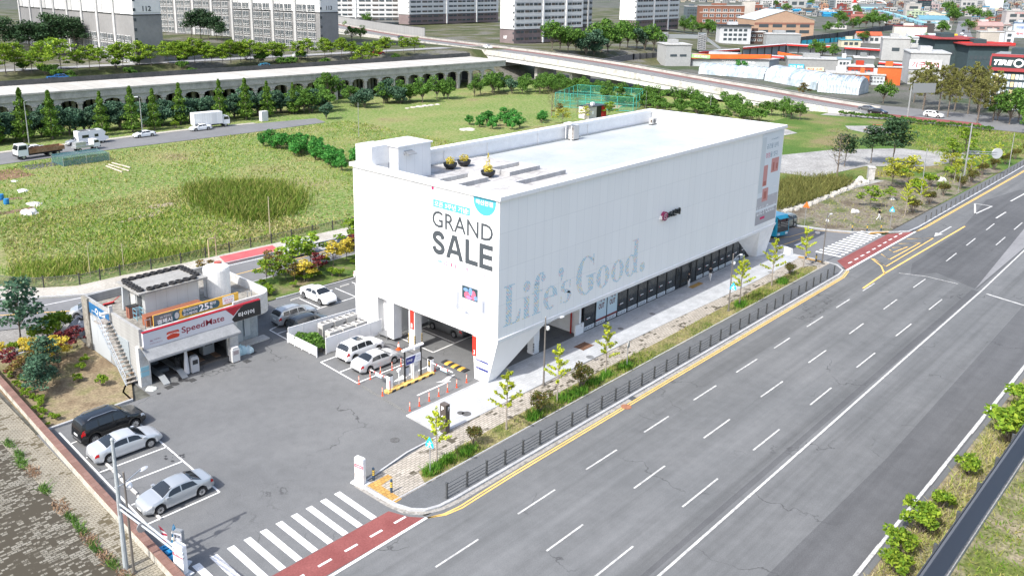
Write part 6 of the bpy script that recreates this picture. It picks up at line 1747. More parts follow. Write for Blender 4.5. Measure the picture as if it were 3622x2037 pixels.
def f_bushy(mat,h,n,lobes,bark=m_bark,ls=.34,trunk=.3,seed0=0,flat=.75,spread=.42):
 def f(o,v):
  rr=np.random.default_rng(seed0+7*v); mb=MB()
  mb.tube([(0,0,0),(.05,0,h*trunk*.6),(0,.05,h*.75)],[h*.022+.03,h*.017+.02,.02],6)
  pts=[]
  for k in range(lobes):
   a=k*2.399+rr.uniform(-.4,.4); rad=h*spread*math.sqrt((k+.5)/lobes)*rr.uniform(.7,1.05)
   z=h*(trunk+(1-trunk)*rr.uniform(.25,.88)*(1-.35*(rad/(h*spread))**2))
   r=h*rr.uniform(.13,.21)
   c=(math.cos(a)*rad,math.sin(a)*rad,z)
   limb(mb,(0,0,h*trunk*rr.uniform(.7,1.1)),c,.03+h*.006,.012,.08,n=3)
   pts.append(in_ball(n // lobes,c,(r,r,r*flat),rr,.45))
  mb.build('trunk',bark,o)
  V,F=leaf_quads(np.concatenate(pts),ls,.45,.7,v+seed0); np_mesh('crown',V,F,mat,o)
 return f
def f_cone(mat,h,n,rb,bark=m_bark,ls=.34,seed0=0,z0=.1,pw=1.0):
 def f(o,v):
  rr=np.random.default_rng(seed0+11*v); mb=MB()
  mb.tube([(0,0,0),(0,0,h*.5),(0,0,h*.98)],[h*.016+.03,h*.011,.01],6)
  u=rr.uniform(0,1,n)**1.35
  z=h*(z0+(1-z0)*u)
  tier=.72+.28*np.sin(u*h*3.2+rr.uniform(0,6))
  a=rr.uniform(0,2*math.pi,n)
  lob=1+.28*np.sin(3*a+9*u)*np.sin(5*a-4*u+1)
  r=rb*(1-u)**pw*tier*lob*np.sqrt(rr.uniform(.25,1,n))+.06
  P=np.stack([np.cos(a)*r,np.sin(a)*r,z-r*.22],1)
  for k in range(16):
   q=.12+.8*k/16; b_=k*2.4
   mb.tube([(0,0,h*q),(math.cos(b_)*rb*(1-q)*.8,math.sin(b_)*rb*(1-q)*.8,h*q-.1)],[.03,.008],4)
  mb.build('trunk',bark,o)
  V,F=leaf_quads(P,ls,.3,.6,v+seed0); np_mesh('crown',V,F,mat,o)
 return f
def f_layer(mat,h,n,layers,ls=.4,bark=m_bark,seed0=0,spread=.5,stem=.3):
 """spreading tree in flat tiers"""
 def f(o,v):
  rr=np.random.default_rng(seed0+13*v); mb=MB()
  mb.tube([(0,0,0),(.06*h*.3,0,h*.35),(0,.05,h*.8)],[h*.02+.02,h*.015+.015,.02],6)
  pts=[]
  for k in range(layers):
   a=k*2.399+rr.uniform(-.5,.5); t=(k+.5)/layers
   rad=h*spread*rr.uniform(.35,1.0)*(1.15-.75*t); z=h*(stem+(1-stem)*(.12+.85*t))
   c=(math.cos(a)*rad,math.sin(a)*rad,z); r=h*rr.uniform(.15,.25)
   limb(mb,(0,0,h*(stem+.3*t)),c,.02+h*.005,.01,.06,n=3)
   pts.append(in_ball(n // layers,c,(r,r,r*.38),rr,.1))
  mb.build('trunk',bark,o)
  V,F=leaf_quads(np.concatenate(pts),ls,.9,.75,v+seed0); np_mesh('crown',V,F,mat,o)
 return f
def f_shrub(mat,h,n,w_,ls=.16,seed0=0,stems=9):
 def f(o,v):
  rr=np.random.default_rng(seed0+17*v); mb=MB(); pts=[]
  for k in range(stems):
   a=k*2.399; rad=w_*math.sqrt((k+.3)/stems)*rr.uniform(.7,1.1); z=h*rr.uniform(.55,.92)
   c=(math.cos(a)*rad,math.sin(a)*rad,z); limb(mb,(math.cos(a)*.05,math.sin(a)*.05,0),c,.03,.01,.08,n=4)
   pts.append(in_ball(n // stems,c,(w_*.42,w_*.42,h*.2),rr,.2))
  mb.build('stems',m_bark,o)
  V,F=leaf_quads(np.concatenate(pts),ls,.4,.6,v+seed0); np_mesh('leaves',V,F,mat,o)
 return f
def f_bare(h,mat,n,ls=.2,seed0=0,w_=.38):
 def f(o,v):
  rr=np.random.default_rng(seed0+v); mb=MB(); pts=[]
  mb.tube([(0,0,0),(.1,0,h*.4),(0,.1,h*.9)],[h*.014+.03,h*.01+.02,.015],6)
  for k in range(22):
   a=k*2.4; z=h*(.28+.6*k/22); ln=h*w_*rr.uniform(.5,1.0)*(1-.4*k/22)
   e=np.array((math.cos(a)*ln,math.sin(a)*ln,z+ln*.8)); s=np.array((0,0,z))
   mb.tube([s,(s+e)/2+np.array((0,0,-.05*h)),e],[.035+h*.002,.025,.01],4)
   for q in range(4):
    t=.4+.15*q; p=s*(1-t)+e*t; d=rr.normal(size=3); d[2]=abs(d[2]); d /= np.linalg.norm(d)
    mb.tube([p,p+d*ln*.4],[.015,.006],3); pts.append(in_ball(max(1,n // 88),p+d*ln*.3,(ln*.2,)*3,rr,.1))
  mb.build('trunk',m_bark,o)
  V,F=leaf_quads(np.concatenate(pts),ls,.2,.6,v); np_mesh('crown',V,F,mat,o)
 return f
K_gink=Kind('ginkgo_tree','tree',f_ginkgo,4)
K_redw=Kind('redwood_tree','tree',f_cone(L_red,9.5,2000,2.5,ls=.45,seed0=30,z0=.12,pw=.75),3)
K_pineb=Kind('conifer_tree','tree',f_bushy(L_blue,6.4,1800,12,ls=.46,trunk=.06,seed0=50,flat=.7,spread=.36),3)
K_green=Kind('leafy_tree','tree',f_bushy(L_green,6.5,1500,12,ls=.42,trunk=.22,seed0=70),3)
K_fresh=Kind('spreading_tree','tree',f_layer(L_fresh,7.0,1500,14,ls=.5,seed0=90),3)
K_pine=Kind('pine_tree','tree',f_layer(L_dark,12.0,2000,18,ls=.65,seed0=110,spread=.36,stem=.4),3)
K_wine=Kind('red_maple','tree',f_layer(L_wine,2.8,800,9,ls=.24,seed0=130,spread=.5),2)
K_yell=Kind('yellow_maple','tree',f_layer(L_yell,2.8,700,9,ls=.24,seed0=150,spread=.45),2)
K_mapg=Kind('green_maple','tree',f_layer(L_fresh,3.6,1000,11,ls=.28,seed0=170,spread=.5),2)
K_rust=Kind('rusty_maple','tree',f_layer(L_rust,2.8,700,9,ls=.24,seed0=190,spread=.5),2)
K_spine=Kind('young_pine','tree',f_layer(L_blue,4.6,1100,12,ls=.3,seed0=210,spread=.36,stem=.25),3)
K_azal=Kind('azalea_bush','shrub',f_shrub(leaf_mat('leaf_azalea',[(.03,.05,.012),(.06,.065,.015),(.10,.06,.02),(.07,.10,.02)],.25),1.65,1100,.72,.15,230,11),3)
K_shrub=Kind('shrub','shrub',f_shrub(L_fresh,1.2,700,.7,.2,250,8),2)
K_dshr=Kind('evergreen_shrub','shrub',f_shrub(L_green,1.3,800,.8,.22,270,8),2)
K_bare=Kind('bare_tree','tree',f_bare(9,L_olive,350,.24,290),2)
K_haze=Kind('sprouting_tree','tree',f_bare(13,L_olive,3200,.40,310,.30),3)
K_yg=Kind('yellow_green_tree','tree',f_layer(leaf_mat('leaf_lime',[(.12,.15,.015),(.19,.21,.02),(.27,.27,.03),(.33,.32,.06)],.3),5.0,800,10,ls=.35,seed0=330,spread=.5),2)
K_bushy=Kind('thicket_bush','shrub',f_bushy(L_bush,3.4,1000,9,ls=.32,trunk=.1,seed0=350,flat=.85,spread=.4),3)
pl=[(36.34,38.06,4.7,'first roadside ginkgo from the near corner, behind the blue pedestrian sign'),(43.5,37.95,5.2,'second roadside ginkgo, in front of the angled shop leg'),(49.65,38.0,4.9,'third roadside ginkgo, between the globe lamp and a dark bush'),
  (56.4,38.1,5.0,'fourth roadside ginkgo, beside the grey triangular sign'),(79.96,37.85,5.1,'fifth roadside ginkgo, just past the lamp at the shop entrance'),(88.1,38.2,5.6,'tall roadside ginkgo before the far shop leg'),(96.75,38.35,5.0,'last roadside ginkgo, beside the side street corner')]
for k,(x,y,h,l) in enumerate(pl): K_gink.put(x,y,ZP,h/4.95,'young '+l,'young ginkgos in the grass strip',rz=k*1.7,var=k)
for x,y,s,l in ((40.1,38.05,.85,'small red tinged bush in the grass strip by the first trees'),(47.14,37.85,1.12,'round red tinged bush in the grass strip under the globe lamp'),(53.0,38.15,1.15,'dark red tinged bush in the grass strip between two ginkgos'),(93.2,38.4,.85,'red tinged bush in the grass strip near the far shop leg')):
 K_azal.put(x,y,ZP,s,l,'bushes in the grass strip')
for k,(x,y) in enumerate(((133.7,37.9),(141.3,37.9),(148.5,38),(156.1,37.6),(162.1,37.6),(170.5,38),(177,37.8),(184,37.6),(191,37.5),(199,37.4))):
 K_azal.put(x,y,0,1.25,'dark azalea bush in the row beside the far cycle path','azalea bushes along the far cycle path')
for k,(x,y) in enumerate(((131.2,38.2),(137.2,38.0),(160.5,39.8),(164.3,38.5),(172,38.6),(181,38.4))):
 K_gink.put(x,y,0,.95,'thin young tree in the garden edge past the side street','thin trees past the side street')
for x,y,s,l in ((22.99,79.65,1.35,'large young pine at the left street behind the garden'),(21.0,68.95,.72,'slim pine in the middle of the left garden'),(20.16,67.97,.62,'slim pine nearest the brown wall in the left garden'),(22.3,71.5,.8,'pine beside the yellow maples in the left garden'),(22.2,69.7,.35,'low pine by the garden stones')): K_spine.put(x,y,.08,s,l)
for x,y,s,l in ((25.1,74.3,.85,'wine red maple closest to the garage wall'),(26.6,75.8,.7,'low wine red maple at the garage rear corner'),(23.7,74.6,.8,'wine red maple between two yellow trees'),(20.5,75.0,.7,'dark red maple at the left end of the garden'),(20.3,73.2,.75,'second dark red maple at the left end of the garden')): K_wine.put(x,y,.08,s,l)
for x,y,s,l in ((23.66,72.5,1.0,'tall thin yellow maple in the left garden'),(22.4,75.0,.9,'yellow maple at the back of the left garden'),(20.9,78.2,.5,'golden shrub left of the garden kerb'),(22.8,78.1,.5,'golden shrub by the pine behind the garden')): K_yell.put(x,y,.08,s,l)
for x,y,s,l in ((20.7,71.8,.9,'rusty coloured shrub under the dark red maples'),(21.9,73.2,.7,'rust tinted bush by the slim pines')): K_rust.put(x,y,.08,s,l)
for x,y,s,l in ((25.4,79.2,1.6,'bright green bush beside the tarpaulin heap'),(26.5,80.2,1.7,'yellow green bush on the street behind the garage'),(24.2,79.3,1.2,'low green bush next to the young pine'),(25.6,71.7,.6,'low shrub on the brown slope near the stairs'),(24.8,70.4,.6,'small green clump on the garden slope'),(23.8,68.5,.6,'small weed clump in the garden grass'),(24.9,66.3,.7,'yellowish weed clump at the garden corner'),(22.0,78.6,.8,'green hedge clump behind the garden kerb')): K_shrub.put(x,y,.08,s,l)
for k in range(26):
 t=k/25; x,y=19.1+random.uniform(0,.9)+.9*t,62.6+12.5*t
 K_shrub.put(x,y,.08,random.uniform(.25,.5),'low flowering clump along the brown wall in the left garden','low clumps along the garden side of the brown wall')
bed=[('y',48.2,77.8,.8,'small green tree at the near end of the planting bed'),('g',52.6,79.2,1.15,'large green maple in the planting bed before the white suv'),('g',55.6,79.8,1.1,'second large green maple in the planting bed'),('g',50.6,77.6,.8,'green maple beside the planting bed lamp'),
  ('g',66,79,1.35,'big yellow green maple against the shop end wall'),('g',63,80.5,1.2,'yellow green maple near the shop end wall by the street'),('w',62.0,79.2,1.1,'broad wine red maple before the black car'),('w',54.0,76.2,.95,'round wine red maple in the middle of the bed'),
  ('r',50.0,79.2,1.1,'rusty maple before the white suv'),('r',50.9,76.4,.8,'small rusty maple by the bed lamp'),('l',57.4,77.8,1.05,'yellow maple with stakes in the planting bed'),('l',59.8,78.4,1.0,'pale yellow maple by the shop end wall'),('l',51.7,75.6,.95,'yellow maple above the parked white sedan')]
for t_,x,y,s,l in bed: dict(y=K_mapg,g=K_mapg,w=K_wine,r=K_rust,l=K_yell)[t_].put(x,y,.08,s,l)
for k in range(40):
 x,y=random.uniform(45.5,72),random.uniform(73.9,79.2)
 K_shrub.put(x,y,.08,random.uniform(.5,.9),'low green ground shrub in the planting bed behind the car park','low shrubs of the planting bed')
K_dshr.put(41.9,60.3,0,1.1,'dark green bush inside the cooling unit yard'); K_dshr.put(41.7,61.6,0,.9,'second dark green bush inside the cooling unit yard'); K_dshr.put(42.0,59.2,0,.8,'small dark bush by the louvre fence corner')
K_shrub.put(43.3,71.3,0,.9,'yellow green shrub at the rounded garage wall'); K_mapg.put(42.2,78.9,0,.75,'thin green tree behind the water tank'); K_yell.put(42.4,70.2,0,.5,'golden shrub beside the silver grey suv')
K_dshr.put(36.5,84.0,0,1.3,'green bush on the street kerb behind the roof shed'); K_dshr.put(33.9,82.6,0,1.2,'bush behind the shed at the street edge'); K_rust.put(43.8,83.3,0,1.0,'rusty green bush behind the water tank by the street')
bw0=thing('planter_bowl','tmp','planter',(57.8,58.5,14.78),0,'black bowls on the shop roof')
MB().lathe([(.32,0),(.62,.28),(.72,.62),(.66,.64),(.60,.52),(.02,.5)],20).build('bowl',m_black,bw0,smooth=True)
rr=np.random.default_rng(5); V,F=leaf_quads(in_ball(260,(0,0,.85),(.48,.48,.42),rr,.2),.17,.3,.5,3); np_mesh('plant',V,F,L_yell,bw0)
bw0['label']='black bowl with yellow green plant on the shop roof, nearest the stair house'
dup(bw0,(59.75,58.5,14.78),1,'black bowl with yellow green plant on the shop roof, by the rear parapet')
b3=dup(bw0,(57.8,53.4,14.78),2,'black bowl with pointed yellow conifer on the shop roof')
P_=rr.uniform(0,1,160); a_=rr.uniform(0,6.3,160); P3=np.stack([np.cos(a_)*.28*(1-P_),np.sin(a_)*.28*(1-P_),.8+1.5*P_],1); V,F=leaf_quads(P3,.15,.2,.5,4); np_mesh('conifer',V,F,L_yell,b3)
def blades(name,P,h,wd,mat,seed,lean=.35,kind='stuff'):
 rr=np.random.default_rng(seed); n=len(P)
 a=rr.uniform(0,2*math.pi,n); d=np.stack([np.cos(a),np.sin(a),np.zeros(n)],1)
 hh=h*rr.uniform(.5,1.2,n)[:,None] if np.isscalar(h) else h[:,None]*rr.uniform(.6,1.15,n)[:,None]
 ln=np.stack([rr.normal(size=n),rr.normal(size=n),np.zeros(n)],1)*lean*hh
 tip=P+ln+np.array([0,0,1])*hh
 w_=wd*rr.uniform(.7,1.3,n)[:,None]
 V=np.stack([P-d*w_,P+d*w_,tip+d*w_*.3,tip-d*w_*.3],1).reshape(-1,3)
 o=np_mesh(name,V,np.arange(n*4).reshape(-1,4),mat,kind=kind)
 return o
def in_poly(poly,n,rr):
 P=np.array(poly,float); mn,mx=P.min(0),P.max(0); out=[]
 while len(out)<n:
  q=rr.uniform(mn,mx,(n,2)); x,y=q[:,0],q[:,1]; ins=np.zeros(len(q),bool)
  j=len(P)-1
  for i in range(len(P)):
   c=((P[i,1]>y) != (P[j,1]>y)) & (x<(P[j,0]-P[i,0])*(y-P[i,1])/(P[j,1]-P[i,1]+1e-12)+P[i,0]); ins ^= c; j=i
  out+=list(q[ins])
 q=np.array(out[:n]); return np.concatenate([q,np.zeros((n,1))],1)
rr=np.random.default_rng(77)
P=in_poly([(34.6,37.15),(97,36.95),(97,38.5),(75,38.7),(40,38.65),(35,38.3)],9000,rr); P[:,2]=ZP
dens=np.sin(P[:,0]*.55)+np.sin(P[:,0]*.23+1)+np.where(P[:,0]<54,.8,-.25)+rr.normal(size=len(P))*.5
q=P[dens>.2]; tag(blades('verge_grass',q,.30,.028,L_grass,1),'ragged green grass tufts in the strip before the shop')
q2=P[(dens<=.2)][::2]; tag(blades('verge_straw',q2,.16,.02,L_straw,2),'short straw coloured grass in the strip before the shop')
cl=np.concatenate([in_ball(260,c,(r,r*.6,.01),rr,.0) for c,r in (((35.6,37.7,ZP),.9),((37.2,37.9,ZP),.8),((39,37.7,ZP),.7),((50.6,37.8,ZP),1.2),((52,37.6,ZP),1.0),((54.5,37.9,ZP),1.0),((56.2,37.9,ZP),.7),((58.8,37.7,ZP),.8),((46.3,37.6,ZP),.8),((80,37.7,ZP),1.0),((90,37.8,ZP),1.0))])
cl[:,2]=ZP; tag(blades('tall_grass',cl,.5,.035,L_reed,3),'taller dark green grass clumps round the roadside trees')
P=np.concatenate([in_poly([(30,95),(50,92),(124,91),(128,165),(52,166),(44,160),(33,120)],26000,rr),in_poly([(28,97),(50,93),(66,92),(66,128),(36,128)],14000,rr)])
P[:,2]=-.06
pat=np.sin(P[:,0]*.17+1.3*np.sin(P[:,1]*.11))+np.sin(P[:,1]*.21-P[:,0]*.05)+rr.normal(size=len(P))*.9
g1=P[pat>.15]; g2=P[pat<=.15]
tag(blades('wild_grass',g1,.42,.10,L_grass,4,.6),'rough green grass covering the wild field'); tag(blades('dry_grass',g2,.34,.10,L_straw,5,.7),'dry straw coloured grass patches in the wild field')
P=in_poly([(60.6,112),(61.2,103),(63.5,101),(70,104),(74,110),(75,117.5),(73,121),(66,126),(62,118)],9000,rr)
tag(blades('reeds',P+rr.normal(size=P.shape)*[1.6,1.6,0],1.5,.075,L_grass,6,.5),'dense bed of tall bright green reeds in the wild field')
P=np.concatenate([in_poly([(38,95.2),(50,93),(46,98.5),(38,99.5)],1800,rr),in_poly([(29.5,98.5),(35,95.5),(36,101),(31,104)],1500,rr)])
tag(blades('reeds',P+rr.normal(size=P.shape)*[1.5,.8,0],.8,.06,L_grass,7,.5),'lower green weeds along the field fence')
for k in range(34):
 t=k/33
 x,y=93+random.uniform(-2.5,3.5)+3*t,119.5+31*t
 K_bushy.put(x,y,-.05,random.uniform(.8,1.15),'bright green bush in the dense thicket behind the white shop','bushes of the green thicket')
for k in range(16): K_bushy.put(149+random.uniform(-6,14),131+random.uniform(-3,10),0,random.uniform(.7,1.1),'green bush in the clump before the sports court','bushes left of the sports court')
red=[(60.4,188.9,1.15),(66,188.5,1.18),(75.8,186,1.0),(82.3,185.2,1.12),(87.4,185,.95),(95.4,188,1.05),(104,184.5,1.05),(110.5,183.5,1.15),(117,184,1.0),(55,189.5,1.0),(49,190,1.1),(42.5,190.5,1.1),(124,183,.8)]
for x,y,s in red: K_redw.put(x,y,0,s,'slender light green tree in the front row before the viaduct','slender trees before the viaduct')
x=34
while x<125:
 K_pineb.put(x+random.uniform(-.6,.6),193.5-.10*(x-62)+random.uniform(-2.2,2.2),0,random.uniform(.85,1.15),'bluish green conifer standing in the belt along the viaduct','bluish conifers along the viaduct')
 x+=1.75
for k in range(46):
 t=random.random(); x=122+88*t; y=186.5-12*t+random.uniform(-4.5,3)
 (K_green if k % 3 else K_pineb).put(x,y,0,random.uniform(.7,1.15),'mid green tree in the wood under the right half of the viaduct' if k % 3 else 'bluish tree in the wood under the right half of the viaduct','trees under the right half of the viaduct')
K_pineb.put(125.2,170.5,0,.75,'pale bluish tree alone at the end of the far road'); K_shrub.put(91.5,183.2,0,1.4,'yellowish shrub left of the box truck')
K_green.put(142.5,193,0,1.45,'taller climbing green tree against the viaduct side')
for k in range(44):
 t=k/43; x,y=214+4*math.sin(k)+random.uniform(-4,3),176-88*t
 if x>221-0: x=219
 K_green.put(x-4,y,0,random.uniform(.6,.85),'green tree in the belt below the elevated road','trees below the elevated road')
for k in range(24): K_dshr.put(200+random.uniform(-2.5,4),137-43*k/23,0,random.uniform(1.5,2.6),'flowering shrub in the hedge row right of the sports court','shrubs right of the sports court')
for k in range(16): K_green.put(196+random.uniform(0,24),150+random.uniform(0,24),0,random.uniform(.55,.9),'green tree behind the sports court','trees behind the sports court')
for x,y,s,l in ((169.4,134.7,.8,'thin bare tree at the left corner of the sports court'),(178.3,133.4,.55,'dark small tree in front of the court fence')): K_bare.put(x,y,0,s,l)
K_rust.put(169.3,132.5,0,1.2,'dark rusty tree before the court by the path'); K_yg.put(162,125.3,0,.8,'small yellow green tree on the lawn before the park toilet'); K_yg.put(170,124.5,0,.7,'yellow green sapling left of the park toilet'); K_mapg.put(178.2,123.4,0,1.1,'green maple at the right wall of the park toilet')
K_bare.put(146.93,54.24,0,1.0,'bare branched tree at the edge of the pale gravel'); K_pine.put(167.06,55.8,0,.55,'dark pine on the pale gravel, left one'); K_pine.put(166.1,51.8,0,.72,'large dark pine on the pale gravel'); K_pine.put(160,58,0,.5,'dark pine behind the bare tree')
K_yg.put(148.2,45.8,0,1.0,'yellow green leafing tree in the middle of the roadside garden'); K_yg.put(152,44.4,0,1.05,'yellow green tree right of the garden path'); K_mapg.put(139.5,43.1,0,.6,'sparse tree on the round garden mound')
K_mapg.put(132.1,43.4,0,.9,'bright small tree on the earth near the walking person'); K_gink.put(138.9,40.3,0,.8,'thin light green tree by the azalea row'); K_mapg.put(176,44.5,0,1.2,'light green tree behind the road sign post')
K_mapg.put(190,46,0,1.5,'green tree near the far bend of the path'); K_yg.put(168,42.5,0,.8,'yellow green tree beside the gantry post')
for x,y,s,l in ((158,47.5,1.6,'light green hedge clump behind the stone block'),(150.5,42.5,1.5,'green hedge clump at the garden path'),(154,41.7,1.6,'yellow green hedge clump beside the garden path'),(147.5,41.5,1.4,'low bright hedge clump near the azaleas'),(163.5,41,1.5,'low hedge by the gantry post')): K_shrub.put(x,y,0,s,l)
P=in_poly([(120.5,52),(130,50.8),(147,51.5),(148,55),(141,60),(124,60)],5200,rr)
tag(blades('dry_scrub',P,1.5,.05,L_olive,8,.5),'tangled olive scrub beside the far end of the shop')
P=in_poly([(150,40),(200,37.5),(226,36),(226,66),(200,64),(180,46)],6500,rr)
tag(blades('lawn_grass',P,.3,.09,L_grass,9,.6),'rough lawn grass in the park beyond the side street')
P=in_poly([(121,38),(140,37.5),(150,42),(147,50),(124,50),(116,45)],1500,rr)
tag(blades('earth_weeds',P,.16,.05,L_straw,10,.7),'sparse weeds on the bare earth garden')
for k in range(26): K_dshr.put(224.5+random.uniform(-.6,.8),84-34*k/25,0,random.uniform(.8,1.1),'clipped green shrub in the hedge before the far right road','hedge shrubs before the far right road')
hz=[(261,75),(253,69),(251,61.5),(241,63.5),(236,55.5),(256,66),(247,58),(262,69),(244,54),(258,61),(250,72),(265,79)]
for x,y in hz: K_haze.put(x,y,0,random.uniform(.75,1.0),'tall sprouting olive tree in the thin grove by the far right road','sprouting trees of the roadside grove')
for x,y,s,l in ((257,84.6,1.05,'round green tree before the orange portal'),(239.5,49.5,1.3,'dark green tree at the right picture edge before the tyre shop'),(246,49,1.4,'dense green tree below the tyre shop windows'),(243.5,53,1.0,'green tree at the right end of the olive grove'),(228,42,1.2,'green tree by the cycle path far right')): K_green.put(x,y,0,s,l)
P=np.concatenate([in_ball(130,(x,y,.02),(.3,.9,.01),rr,0) for x,y in ((16.2,62),(16.2,60),(15.9,58.5),(15.9,54.2),(15.9,49.8),(15.9,48.2),(15.8,46),(15.9,43.8),(16,41.5))]); P[:,2]=.02
tag(blades('pavement_weeds',P,.25,.03,L_green,11,.7),'weeds growing along the edge of the mossy pavement')
P=np.concatenate([in_ball(180,(x,y,.02),(.45,1.2,.01),rr,0) for x,y in ((16.1,57),(15.9,51.5),(15.9,47),(15.9,44.5),(15.9,42))]); P[:,2]=.02
tag(blades('dead_weeds',P,.16,.03,leaf_mat('leaf_dead',[(.10,.06,.04),(.16,.10,.06),(.20,.14,.09)],.1),12,.9),'brown dead weeds along the mossy pavement')
P=in_poly([(40,9.9),(100,9.9),(100,12.5),(75,12.4),(40,12.5)],9000,rr); P[:,2]=-.02
tag(blades('roadside_grass',P,.35,.035,L_straw,13,.7),'dry and green grass between carriageway and ribbed barrier')
P=in_poly([(36,1),(90,1),(90,9.3),(36,9.3)],9000,rr); P[:,2]=-.02
tag(blades('bank_grass',P,.22,.04,L_grass,14,.8),'grass on the bank below the ribbed barrier')
for x,y,s,l in ((52.5,11.9,1.6,'bright green bush at the roadside before the ribbed barrier'),(49.2,12.1,1.2,'smaller bright bush near the lower end of the ribbed barrier'),(56,11.8,1.0,'sparse olive bush between road and barrier'),(61.5,11.7,1.1,'thin dark weed bush at the road edge'),(47.3,11.7,1.2,'bright bush at the bottom picture edge'),(68.5,10.9,2.0,'large yellow green bush over the far end of the ribbed barrier'),(71.5,10.0,2.2,'dense bush at the right picture edge'),(74.5,11.2,1.7,'green bush beside the road at the right edge')): K_shrub.put(x,y,0,s,l)

m_via=rough_mat('viaduct_concrete',(.34,.335,.31),(.44,.43,.40),.25,3,.15,c3=(.28,.275,.25),lohi=(.35,.68))
m_viad=rough_mat('viaduct_deck',(.40,.385,.35),(.48,.465,.43),.3,3,.15,c3=(.34,.325,.30),lohi=(.35,.7))
vd=thing('viaduct','long concrete railway viaduct on many short piers across the wild field','viaduct',(100,205,0))
vx0,vx1=-60.0,214.0
def vy(x): return 207.4-0.1113*(x-62.35)
vdir=math.atan(-0.1113)
cs,sn=math.cos(vdir),math.sin(vdir)
def vp(x,o,z): return (x-o*sn,vy(x)+o*cs,z)
b=MB()
b._add([vp(vx0,0,7.2),vp(vx1,0,7.2),vp(vx1,18.5,7.2),vp(vx0,18.5,7.2),vp(vx0,0,8),vp(vx1,0,8),vp(vx1,18.5,8),vp(vx0,18.5,8)],
  [(3,2,1,0),(4,5,6,7),(0,1,5,4),(1,2,6,5),(2,3,7,6),(3,0,4,7)])
b.build('deck',pavers('deck_slabs',(.40,.385,.35),(.47,.455,.42),(.30,.29,.27),2.5,60,msize=.06,rot=-vdir),vd,True)
b=MB()
for o0,o1,z0,z1 in ((-.35,0.0,7.65,8.05),(-.12,0.02,6.1,7.65)):
 b._add([vp(vx0,o0,z0),vp(vx1,o0,z0),vp(vx1,o1,z0),vp(vx0,o1,z0),vp(vx0,o0,z1),vp(vx1,o0,z1),vp(vx1,o1,z1),vp(vx0,o1,z1)],
   [(3,2,1,0),(4,5,6,7),(0,1,5,4),(1,2,6,5),(2,3,7,6),(3,0,4,7)])
b.build('side_girder',m_via,vd,True)
b=MB(); x=64.2-5*25
xs_=[]
while x<vx1: xs_.append(x); x+=5.0
for xa,xb in zip(xs_,xs_[1:]):
 if xa<vx0: continue
 prof_=[(xa,5.0),(xa+.7,5.05),(xa+1.5,5.4),(xa+2.5,5.55),(xa+3.5,5.4),(xa+4.3,5.05),(xb,5.0)]
 for (p,zp),(q,zq) in zip(prof_,prof_[1:]):
  b._add([vp(p,.15,zp),vp(q,.15,zq),vp(q,.15,7.2),vp(p,.15,7.2),vp(p,18.2,zp),vp(q,18.2,zq),vp(q,18.2,7.2),vp(p,18.2,7.2)],[(0,1,2,3),(4,7,6,5),(0,4,5,1)])
b.build('haunch',m_via,vd,True)
def pier():
 q=MB().obox((0,0,0),(.85,.85,4.6),0).obox((0,0,4.6),(1.3,1.1,.42),0)
 for o in (5.8,11.6,17.4): q.obox((0,o,0),(.85,.85,5.0),0)
 return q.build('pier',m_via,vd)
p0=None
for x in xs_:
 if x<-20: continue
 p=pier() if p0 is None else p0.copy()
 if p0 is not None: COL.objects.link(p); p.parent=vd
 p0=p0 or p
 q=vp(x,.55,0); p.location=(q[0]-100,q[1]-205,0); p.rotation_euler[2]=vdir
MB()._add([vp(vx0,17.9,0),vp(vx1,17.9,0),vp(vx1,17.9,7.2),vp(vx0,17.9,7.2),vp(vx0,18.3,0),vp(vx1,18.3,0),vp(vx1,18.3,7.2),vp(vx0,18.3,7.2)],[(0,1,2,3),(7,6,5,4),(0,4,5,1),(1,5,6,2),(3,7,4,0)]).build('rear_wall',rough_mat('underdeck_shade',(.035,.036,.036),(.06,.06,.058),.4,2,.3),vd,True)  # added wall, coloured near black to stand for the shade under the deck
b=MB()
b._add([vp(vx0,18.6,7.8),vp(vx1,18.6,7.8),vp(vx1,18.75,7.8),vp(vx0,18.75,7.8),vp(vx0,18.6,9.3),vp(vx1,18.6,9.3),vp(vx1,18.75,9.3),vp(vx0,18.75,9.3)],[(3,2,1,0),(4,5,6,7),(0,1,5,4),(1,2,6,5),(2,3,7,6),(3,0,4,7)])
tag(b.build('slope_fence',rough_mat('fence_dark',(.06,.065,.065),(.10,.10,.10),.5,4,.2)),'dark fence along the rear edge of the viaduct below the apartment trees','fence')
ep=[(330,470,8.2),(290,385,8.5),(262,318,8.5),(243,250,8.3),(231,200,7.8),(226,165,6.6),(224.5,135,4.6),(226,110,2.6),(227.5,92,.9),(228,80,.05)]
EP=smooth(ep)
def off(P,o):
 out=[]
 for i in range(len(P)):
  d=P[min(i+1,len(P)-1)]-P[max(i-1,0)]; d=d[:2]/np.linalg.norm(d[:2])
  out.append(np.array([P[i][0]-d[1]*o,P[i][1]+d[0]*o,P[i][2]]))
 return out
ov=thing('elevated_road','elevated concrete road sloping down to the right behind the sports court','elevated road',(240,200,0))
